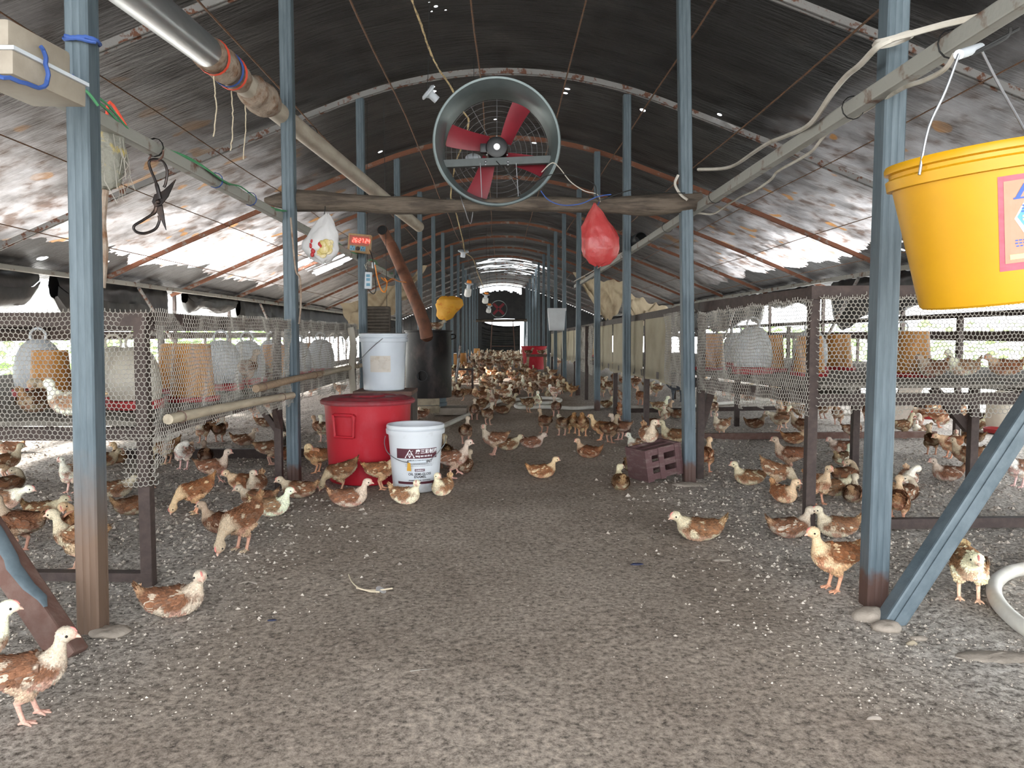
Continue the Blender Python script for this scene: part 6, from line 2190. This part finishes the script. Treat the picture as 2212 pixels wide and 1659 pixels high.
put(412, 922, 'sit_l', 200, 'n', 'pullet lying at the left of the cluster under the left cage')
put(438, 956, 'stand', 268, 'n', 'pullet standing towards the camera in the cluster under the left cage')
put(474, 954, 'stand', 92, 'd', 'pullet with its back turned in the cluster under the left cage')
put(458, 928, 'sit', 30, 'n', 'pullet lying at the back of the cluster under the left cage')
put(480, 930, 'sit_r', 300, 'g', 'pullet lying at the right of the cluster under the left cage')
put(528, 962, 'sit', 2, 'n', 'pullet lying with tail left between the cluster and the knee-braced leg')
put(576, 924, 'sit_preen', 20, 'n', 'pullet lying beyond the knee-braced cage leg')
put(552, 905, 'stand', 70, 'g', 'small pullet standing far back under the left cage')
put(584, 1006, 'stand', 15, 'n', 'pullet standing half behind the knee-braced cage leg')
put(612, 998, 'sit_low', 10, 'g', 'pullet lying between the knee-braced leg and second left post')
put(686, 1022, 'preen', 178, 'g', 'buff pullet standing between the second left post and the red tub')
put(738, 1062, 'peck', 196, 'd', 'pullet pecking at the left foot of the red tub')
put(756, 1104, 'sit', 4, 'n', 'red-brown pullet with white patches lying before the red tub, head right', 1.02)
put(824, 1056, 'stand', 8, 'g', 'pullet standing between the red tub and the paint bucket, tail left')
put(877, 1096, 'sit_r', 330, 'b', 'buff pullet lying right against the paint bucket, facing the camera', .95)
put(955, 1074, 'sit_l', 250, 'b', 'buff pullet lying at the right foot of the paint bucket', .98)
put(980, 1032, 'walk', 12, 'n', 'pullet striding right just behind the paint bucket', 1.08)
put(1004, 1022, 'sit', 70, 'n', 'pullet lying behind the striding one at the paint bucket')
put(963, 1012, 'stand', 100, 'd', 'pullet standing hidden between the paint bucket and the striding one')
put(690, 935, 'sit', 140, 'g', 'pullet lying behind the red tub at its left rim')
put(700, 955, 'stand', 120, 'w', 'whitish pullet peeping past the left side of the red tub')
put(905, 905, 'sit', 190, 'n', 'pullet lying left of the stove bricks, by the low table')
put(914, 900, 'sit_low', 250, 'b', 'pale pullet lying before the stove bricks')
put(890, 880, 'sit_preen', 60, 'd', 'pullet lying between the low table and the stove bricks')
put(893, 909, 'sit_r', 300, 'n', 'pullet in the huddle under the bricks, nearest the table')
put(968, 873, 'sit_l', 220, 'n', 'pullet lying on the slab right of the stove bricks', z=.085)
put(990, 872, 'sit', 120, 'd', 'dark pullet lying at the right end of the stove slab', z=.085)
put(1006, 958, 'stand', 80, 'n', 'pullet with its back turned at the end of the hose near the paint bucket')
put(1067, 983, 'stand_l', 200, 'n', 'upright brown pullet in the aisle, nearest of the middle group', 1.05)
put(1098, 974, 'sit_low', 5, 'n', 'ginger pullet lying right behind the upright one in the aisle')
put(1150, 968, 'sit_low', 8, 'n', 'pullet with white head lying in the middle of the aisle')
put(1172, 1031, 'sit', 2, 'g', 'lone pullet lying in the open aisle, head up and right', .95)
put(1270, 988, 'sit_l', 150, 'g', 'pullet sitting up in the aisle, head to the left, before the backs row')
put(1340, 1060, 'sit_r', 90, 'n', 'pullet lying with its back to us, left of the red crate', .98)
put(1366, 1016, 'sit_r', 60, 'd', 'dark brown pullet lying behind the left corner of the red crate')
put(1176, 932, 'stand', 118, 'd', 'pullet seen from behind, first from left in the row of backs')
put(1214, 938, 'reach', 100, 'n', 'pullet seen from behind, second from left in the row of backs')
put(1236, 934, 'peck', 95, 'g', 'pullet seen from behind, third from left in the row of backs')
put(1258, 940, 'peck', 82, 'g', 'pink-rumped pullet seen from behind, last in the row of backs', 1.08)
put(1298, 950, 'stand', 170, 'g', 'small pullet standing left of the pair before the third right post')
put(1317, 957, 'stand', 40, 'd', 'dark-backed pullet standing before the third right post', 1.05)
put(1339, 950, 'stand', 140, 'n', 'pullet standing close against the third right post')
put(1025, 905, 'stand', 90, 'n', 'pullet with its back turned left of the walking pair by the slab')
put(1054, 917, 'stand', 60, 'n', 'pullet walking away beside the back-turned one near the slab')
put(1042, 890, 'stand', 30, 'd', 'pullet standing behind the walking pair near the slab')
put(1066, 880, 'stand', 250, 'n', 'pullet standing where the hose leaves the slab')
put(1086, 893, 'sit_low', 5, 'd', 'pullet lying just before the hose loop, left')
put(1100, 876, 'sit', 10, 'n', 'pullet lying against the left end of the hose loop')
put(1142, 890, 'reach', 40, 'n', 'tall pullet stepping over the hose loop, head right', 1.05)
put(1161, 884, 'stand', 270, 'w', 'small white-breasted pullet beside the tall one at the hose loop')
put(1201, 900, 'stand', 100, 'n', 'pullet standing right of the hose loop')
put(1032, 858, 'sit_preen', 200, 'g', 'pullet lying beyond the slab at the left of the flock')
put(1050, 850, 'sit', 20, 'n', 'pullet lying just beyond the hose loop, first from left')
put(1080, 858, 'sit_l', 190, 'n', 'pullet lying just beyond the hose loop, second from left')
put(1098, 861, 'sit', 300, 'w', 'pale pullet lying just beyond the hose loop, third from left')
put(1113, 855, 'sit_r', 100, 'd', 'pullet lying just beyond the hose loop, fourth from left')
put(1184, 857, 'sit', 265, 'n', 'pullet lying beyond the right end of the hose loop, facing us')
put(1172, 849, 'reach', 185, 'n', 'brown pullet standing beyond the right end of the hose loop, head left')
put(1212, 850, 'stand', 60, 'n', 'pullet standing beyond the hose loop beside the row of right posts')
pullet(co.x - .04, co.y, 'sit_l', 275, 'ginger pullet sitting on top of the red crate, facing the camera', 1.05, 'n', z=.255)
put(1378, 975, 'sit', 200, 'w', 'white-headed pullet low behind the red crate, left')
put(1456, 978, 'stand', 183, 'n', 'large pullet standing behind the red crate, white head left', 1.15)
put(1412, 925, 'sit_low', 330, 'd', 'brown pullet lying behind the crate with its tail right')
put(1426, 900, 'stand', 10, 'w', 'pullet with long pale neck raised, left of the second right post')
put(1437, 905, 'sit', 250, 'b', 'pale round pullet lying under the long-necked one')
put(1462, 904, 'sit_low', 180, 'n', 'pullet lying just left of the second right post, further back')
put(1344, 912, 'peck', 60, 'g', 'pinkish pullet behind the third right post')
put(1310, 882, 'sit', 30, 'n', 'pullet lying left of the third right post, further back')
put(1524, 1018, 'stand', 60, 'g', 'buff pullet walking off behind the leaning brown leg')
put(1557, 947, 'stand_l', 215, 'b', 'fluffy buff pullet standing right of the leaning brown leg')
put(1541, 900, 'preen', 60, 'w', 'pinkish pullet preening beyond the buff one')
put(1632, 924, 'sit', 2, 'd', 'dark pullet with white neck lying under the net corner of the right cage')
put(1682, 930, 'reach', 190, 'n', 'pullet stepping left under the net corner of the right cage', 1.05)
put(1730, 945, 'stand', 168, 'd', 'dark-winged pullet half behind the right corner leg')
put(1716, 960, 'sit_low', 0, 'g', 'small pullet lying at the right corner leg')
put(1704, 1024, 'stand', 175, 'd', 'brown standing pullet left of the right corner leg, neck up', 1.05)
put(1617, 1050, 'sit', 178, 'n', 'ginger pullet lying alone at the left of the right-hand group', 1.0)
put(1678, 1060, 'peck', 335, 'n', 'bright ginger pullet bending its head right, left of the corner leg')
put(1694, 1088, 'sit_l', 285, 'g', 'pullet lying in front of the bright ginger one, facing right')
put(1766, 1086, 'stand', 285, 'g', 'pink-bellied pullet standing right of the corner leg')
put(1800, 1074, 'sit_low', 350, 'b', 'pullet lying right of the pink-bellied one, white head right')
put(1828, 1048, 'sit_preen', 20, 'd', 'pullet lying against the near right post, further back')
put(1842, 1086, 'sit', 60, 'n', 'pullet half hidden lying left of the near right post')
put(1822, 1010, 'sit', 40, 'w', 'white-breasted pullet with head up left of the near right post')
put(1816, 978, 'sit_low', 180, 'n', 'brown pullet lying with head left, behind the white-breasted one')
put(1842, 956, 'preen', 20, 'n', 'round pullet standing preening left of the near right post')
put(1848, 896, 'sit', 240, 'w', 'whitish pullet lying far back left of the near right post')
put(1708, 1160, 'sit', 2, 'n', 'brown pullet lying left of the big standing one, tail up', 1.0)
put(1800, 1274, 'stand', 197, 'g', 'big pullet standing left of the near right post, cream head left', 1.04)
put(1806, 1160, 'sit', 182, 'n', 'pullet lying behind the dark ground rail, head left')
put(2092, 1296, 'reach', 248, 'b', 'pullet right of the brace, facing us with lowered white head', 1.05)
put(1938, 1128, 'walk', 60, 'g', 'buff pullet striding away just right of the near right post')
put(1958, 1086, 'sit_preen', 30, 'n', 'pullet lying right of the near right post, ginger')
put(1962, 1054, 'sit_preen', 250, 'w', 'pullet with white front preening right of the near right post')
put(2044, 1044, 'sit', 182, 'n', 'ginger pullet with red comb lying right of the near right post')
put(2084, 1018, 'stand', 178, 'd', 'brown pullet standing half behind the right brace')
put(2050, 990, 'reach', 190, 'g', 'tan pullet leaning left above the red-combed one')
put(2012, 982, 'stand', 80, 'd', 'dark-winged pullet with its back turned under the right cage')
put(2064, 962, 'sit', 240, 'n', 'ginger pullet lying facing us under the right cage near the brown leg')
put(2098, 972, 'stand', 110, 'd', 'dark pullet beside the knee-braced right leg')
put(1950, 945, 'walk', 10, 'n', 'pullet shaking out its feathers right of the near right post')
put(1990, 918, 'reach', 175, 'n', 'pullet with its head over the red pan')
put(2018, 905, 'stand', 10, 'b', 'pale ginger pullet just behind the red pan')
put(2034, 920, 'sit', 20, 'w', 'white pullet lying in the bright light beyond the right cage, left')
put(2074, 912, 'stand', 30, 'b', 'pale pullet standing in the bright light beyond the right cage')
put(2110, 930, 'sit', 0, 'w', 'white pullet lying in the bright light by the cream drinker')
put(1990, 940, 'sit_l', 200, 'w', 'small pale pullet lying under the right cage before the red pan')
put(2200, 1052, 'stand', 200, 'w', 'white-headed pullet at the right edge beyond the brace')
put(1508, 1170, 'sit_low', 180, 'n', 'lone ginger pullet with raised tail lying in the open right foreground', 1.08)
for (px, py, ps, dg_, tn, lb) in ((1690, 902, 'sit', 210, 'n', 'pullet in the huddle left of the corner leg, lowest'), (1700, 890, 'sit_low', 20, 'd', 'pullet in the huddle left of the corner leg, middle'), (1722, 886, 'stand', 180, 'd', 'pullet in the huddle left of the corner leg, right end'),
                                (1668, 872, 'stand', 5, 'b', 'pullet with lifted tail walking on the far hose line'), (1618, 868, 'sit', 120, 'n', 'pullet lying by the short dark stub leg'), (1600, 862, 'sit', 0, 'w', 'pullet lying behind the short dark stub leg'),
                                (1752, 888, 'stand', 200, 'g', 'small pullet right of the corner leg, first of three'), (1772, 886, 'stand', 160, 'w', 'small pullet right of the corner leg, second of three'), (1800, 892, 'reach', 10, 'w', 'small pullet right of the corner leg, third of three'),
                                (1540, 868, 'sit', 270, 'n', 'pullet lying right of the slate-blue hen, behind the brown leg'), (1400, 838, 'sit_low', 0, 'n', 'pullet lying left of the slate-blue hen'), (1418, 842, 'sit', 20, 'w', 'pale pullet lying left of the slate-blue hen'),
                                (1402, 852, 'sit_l', 260, 'n', 'ginger pullet lying by the cage leg left of the slate-blue hen'), (1375, 838, 'stand', 10, 'd', 'pullet standing left of the slate-blue hen, dark'), (1318, 845, 'reach', 30, 'd', 'pullet reaching out behind the third right post')):
    put(px, py, ps, dg_, tn, lb, parts=False)
# birds up in the cages and on things
for (x, y, ps, dg_, tn, lb, z) in ((-2.62, 3.62, 'sit_low', 20, 'd', 'dark bird lying in the left cage at its left edge', .655), (-2.35, 3.42, 'sit', 10, 'g', 'greyish bird in the left cage left of the near post', .655),
                                  (-2.05, 3.5, 'sit_preen', 90, 'd', 'dark round bird in the left cage right of the near post', .655), (-1.80, 3.33, 'sit_r', 200, 'w', 'pale bird in the left cage at its corner leg', .655),
                                  (-1.62, 5.0, 'stand', 60, 'd', 'dark bird behind the tied pole in the left cage', .655), (-1.66, 5.7, 'sit', 300, 'd', 'bird lying before the second left post in the left cage', .655),
                                  (2.55, 4.62, 'sit_low', 200, 'd', 'dark bird lying right of the amber feeder in the right cage', zr(4.6) + .01), (2.78, 4.7, 'sit', 190, 'w', 'pale bird lying in the middle of the right cage', zr(4.6) + .01), (3.1, 4.8, 'sit_low', 180, 'g', 'bird lying at the right end of the right cage', zr(4.8) + .01)):
    pullet(x, y, ps, dg_, lb, 1.0, tn, z=z, group='birds in the cages', parts=False)
q = P(963, 722, 9.9)
pullet(sx_ + .10, 9.95, 'sit_low', 5, 'pullet lying on top of the black stove', .9, 'n', z=z1 + .012, parts=False)
pullet(fa.x - .2, fa.y - 1.0, 'sit', 10, 'pullet lying on the brown stool far down the aisle, left one', 1.1, 'd', z=sz + .032, parts=False)
pullet(fa.x + .15, fa.y - 1.0, 'sit_low', 0, 'pullet lying on the brown stool far down the aisle, right one', 1.1, 'n', z=sz + .032, parts=False)

# the flock further off: single birds scattered over the litter
taken = [(o.location.x, o.location.y) for o in C.objects if o.name.startswith('pullet')]
BLOCK = [(sx_, sy_, .55), (fa.x, fa.y + .4, .55), (fa.x, fa.y - 1, .5), (tx, 6.2, .6), (tc_.x, tc_.y, .5), (sc_.x, sc_.y + 1, .5)]
BLOCK += [(o.location.x, o.location.y, .12) for o in C.objects if o.name.startswith('galvanised_post')]
BLOCK += [(x, y, .12) for x in (1.38, 1.31, 1.36, 2.6, 2.7) for y in (7.42, 8.6, 9.45, 12.0, 12.2, 14.4, 17.4, 20.9)]
rs = np.random.default_rng(5)
cnt = 0
want = [('aisle', 11.6, 16.5, -1.25, 1.2, 62), ('aisle', 16.5, 23.5, -1.3, 1.2, 56), ('right', 10, 17, 1.6, 5.0, 34), ('left', 10.5, 18, -4.8, -1.6, 16), ('near', 8.2, 10.4, 2.0, 4.9, 9)]
LBL = {'aisle0': 'one of the small pullets crowding the aisle between the hose loop and the red stool', 'aisle1': 'one of the tiny pullets crowding the aisle around and beyond the far red tub', 'right': 'one of the small pullets on the bright litter under the far right cage',
       'left': 'one of the small pullets on the litter left of the stove', 'near': 'small pullet on the litter deep behind the right cage legs'}
for nm, y0, y1, x0, x1, num in want:
    k = tries = 0
    while k < num and tries < 4000:
        tries += 1
        u = rs.random()
        y = 1 / (1 / y0 + (1 / y1 - 1 / y0) * u) if nm != 'aisle' else y0 + (y1 - y0) * u
        x = x0 + (x1 - x0) * rs.random()
        if any((x - a) ** 2 + (y - b) ** 2 < .235 ** 2 for a, b in taken) or any((x - a) ** 2 + (y - b) ** 2 < r_ * r_ for a, b, r_ in BLOCK):
            continue
        taken.append((x, y))
        key = nm + ('0' if y0 < 12 else '1') if nm == 'aisle' else nm
        ps = POSES[int(rs.integers(0, 7))] if rs.random() < .6 else POSES[int(rs.integers(7, 12))]
        pullet(x, y, ps, 360 * rs.random(), LBL[key], .95 + .15 * rs.random(), 'nnnddggbw'[int(rs.integers(0, 9))], group='flock: ' + LBL[key].replace('one of the ', ''), parts=False)
        k += 1
        cnt += 1
# and the uncounted mass of the farthest birds
vv, ff, cc_, k = [], [], [], 0
dec = {}
for ps in ('stand', 'sit', 'reach', 'stand_l'):
    me = FARP[ps]
    a = np.empty(len(me.vertices) * 3)
    me.vertices.foreach_get('co', a)
    c4 = np.empty(len(me.vertices) * 4, dtype=np.float32)
    me.color_attributes['Col'].data.foreach_get('color', c4)
    dec[ps] = (a.reshape(-1, 3), [tuple(p.vertices) for p in me.polygons], c4.reshape(-1, 4)[:, :3])
FEED = [o for o in C.objects if o.name.startswith('chick_feeder')]
for i in range(170):
    y = 23.4 + 15.5 * rs.random()
    x = -1.5 + 2.9 * rs.random() if rs.random() < .75 else (1.6 + 3 * rs.random())
    if (abs(x - fa.x) < .7 and abs(y - fa.y) < 1.6) or any((x - o.location.x) ** 2 + (y - o.location.y) ** 2 < .15 for o in FEED):
        continue
    a, f, c3 = dec[list(dec)[i % 4]]
    t = 2 * PI * rs.random()
    s = 1 + .15 * rs.random()
    p = np.stack([a[:, 0] * math.cos(t) - a[:, 1] * math.sin(t), a[:, 0] * math.sin(t) + a[:, 1] * math.cos(t), a[:, 2]], 1) * s + np.array([x, y, float(fz(x, y))])
    vv.append(p)
    cc_.append(c3 * (.7 + .9 * rs.random()))
    ff += [tuple(q + k for q in g) for g in f]
    k += len(p)
o = bpy.data.objects.new('pullet_flock', col_mesh('pullet_flock', np.concatenate(vv), ff, np.concatenate(cc_)))
C.objects.link(o)
tag(o, 'mass of tiny pullets covering the litter at the far end of the house', 'chickens', kind='stuff')

# ------------------------------------------------------------------ loose bits on the litter
rs = np.random.default_rng(9)


LM = MB()


def bits(n, smin, smax, mi, ymax, ylo=1.5, flat=.35, asp=1.6, xr=3.4, side=0, power=2.5):
    y = 1 / (1 / ylo + (1 / ymax - 1 / ylo) * rs.random(n))
    x = (rs.random(n) * 2 - 1) * np.minimum(xr, .72 * y + .4) if not side else side * np.maximum(.2, 1.25 + .35 * rs.normal(size=n) + 3.0 * rs.random(n) ** 1.2)
    z = fz(x, y)
    s = smin + (smax - smin) * rs.random(n) ** power
    s = s * np.clip((y / 4.4) ** 1.5, .22, 1)
    t = 2 * PI * rs.random(n)
    LM.cur = mi
    vs, fs = [], []
    for i in range(n):
        c_, s_ = math.cos(t[i]), math.sin(t[i])
        a, b, h = s[i] * asp, s[i], s[i] * flat * (0.6 + rs.random())
        k = len(vs)
        for (u, v, w_) in ((-1, -.3, 0), (-.2, -1, 0), (1, -.2, 0), (.3, 1, 0), (.1 * rs.random(), .1, 1)):
            vs.append((x[i] + (u * a * c_ - v * b * s_), y[i] + (u * a * s_ + v * b * c_), z[i] + .001 + w_ * h))
        fs += [(k, k + 1, k + 4), (k + 1, k + 2, k + 4), (k + 2, k + 3, k + 4), (k + 3, k, k + 4)]
    LM.add(vs, fs)


M['bitdark'] = mat('dark_droppings', (0.23, 0.19, 0.16), .95, 0, (0.35, 0.30, 0.25), 3, .4, .6)
M['bitmid'] = mat('husk_litter', (0.40, 0.335, 0.275), .95, 0, (0.54, 0.47, 0.40), 3, .4, .6)
M['bitpale'] = mat('pale_grit', (0.74, 0.70, 0.65), .9, 0, (0.52, 0.48, 0.43), 3, .4, .6)
bits(17000, .0022, .0060, 0, 9)
bits(7000, .0015, .0050, 1, 8)
bits(1600, .0012, .0046, 2, 6, asp=1.2)
for sx in (-1, 1):
    bits(6000, .005, .014, 0, 9, 2.0, .9, 1.4, side=sx, power=2)
    bits(6500, .005, .014, 1, 9, 2.0, .9, 1.4, side=sx, power=2)
    bits(500, .002, .006, 2, 9, 2.0, .6, 1.5, side=sx, power=2)
tag(LM.build('floor_litter', ['bitmid', 'bitdark', 'bitpale'], smooth=False, org=(0, 3, 0)), 'husks, crumbs and grit strewn over the whole floor', 'litter', kind='stuff')
for (px, py, m, lab, sz_) in ((1376, 1213, 'litterblue', 'dark blue scrap lying on the floor right of the middle', (.03, .012, .008)), (588, 1338, 'litterblue', 'small blue scrap lying on the floor below the left birds', (.016, .007, .005)),
                              (1560, 1205, 'concrete', 'flat grey stone on the floor below the lone ginger pullet', (.045, .022, .008)), (1970, 1383, 'brick', 'orange-brown pebble near the foot of the right brace', (.018, .010, .010)),
                              (2150, 1410, 'concrete', 'flat pale slab of dirt at the right edge of the floor', (.13, .05, .010)), (1985, 1372, 'concrete', 'small pale stone beside the orange-brown pebble', (.03, .016, .008)), (1890, 1550, 'bitdark', 'dark curled scrap on the floor at lower right', (.022, .006, .010))):
    q = G(px, py)
    mb = MB().ball((q.x, q.y, float(fz(q.x, q.y))), 1, 8, sz_)
    mb.v = [(v[0] + .15 * sz_[0] * nz(v, 60), v[1] + .15 * sz_[1] * nz(v, 70, 1), v[2] + .2 * sz_[2] * nz(v, 80, 2)) for v in mb.v]
    tag(mb.build('scrap' if 'scrap' in lab else 'stone', m), lab, 'scrap' if 'scrap' in lab else 'stone')
g_ = lambda px, py: tuple(G(px, py, .006) + Vector((0, 0, .002)))
SW = thing('straw_stalk', g_(780, 1265), 'bent pale straw lying in the middle foreground', 'straw')
MB().tube(catmull([g_(753, 1242), g_(762, 1260), g_(782, 1274), g_(815, 1276), g_(848, 1272)], 5), .003, 5).tube([g_(770, 1271), g_(800, 1279), g_(820, 1280)], .003, 5).build('stalk', 'straw', SW)
MB().grid(lambda u, v: tuple(Vector(g_(812 + 22 * u, 1270 + 10 * v)) + Vector((0, 0, .006 * math.sin(u * 5 + v)))), 5, 3).build('film_scrap', 'bagwhite', SW)
tag(MB().tube([g_(886, 1452), g_(912, 1449), g_(938, 1448)], .0025, 5).build('straw_stalk', 'net'), 'short white straw lying in the lower middle foreground', 'straw')
tag(MB().tube([g_(515, 1262), g_(535, 1257), g_(555, 1262)], .003, 5).build('twig', 'bitdark'), 'short dark twig on the floor right of the lying left pullet', 'twig')
print('birds', NCH[0], 'scattered', cnt)
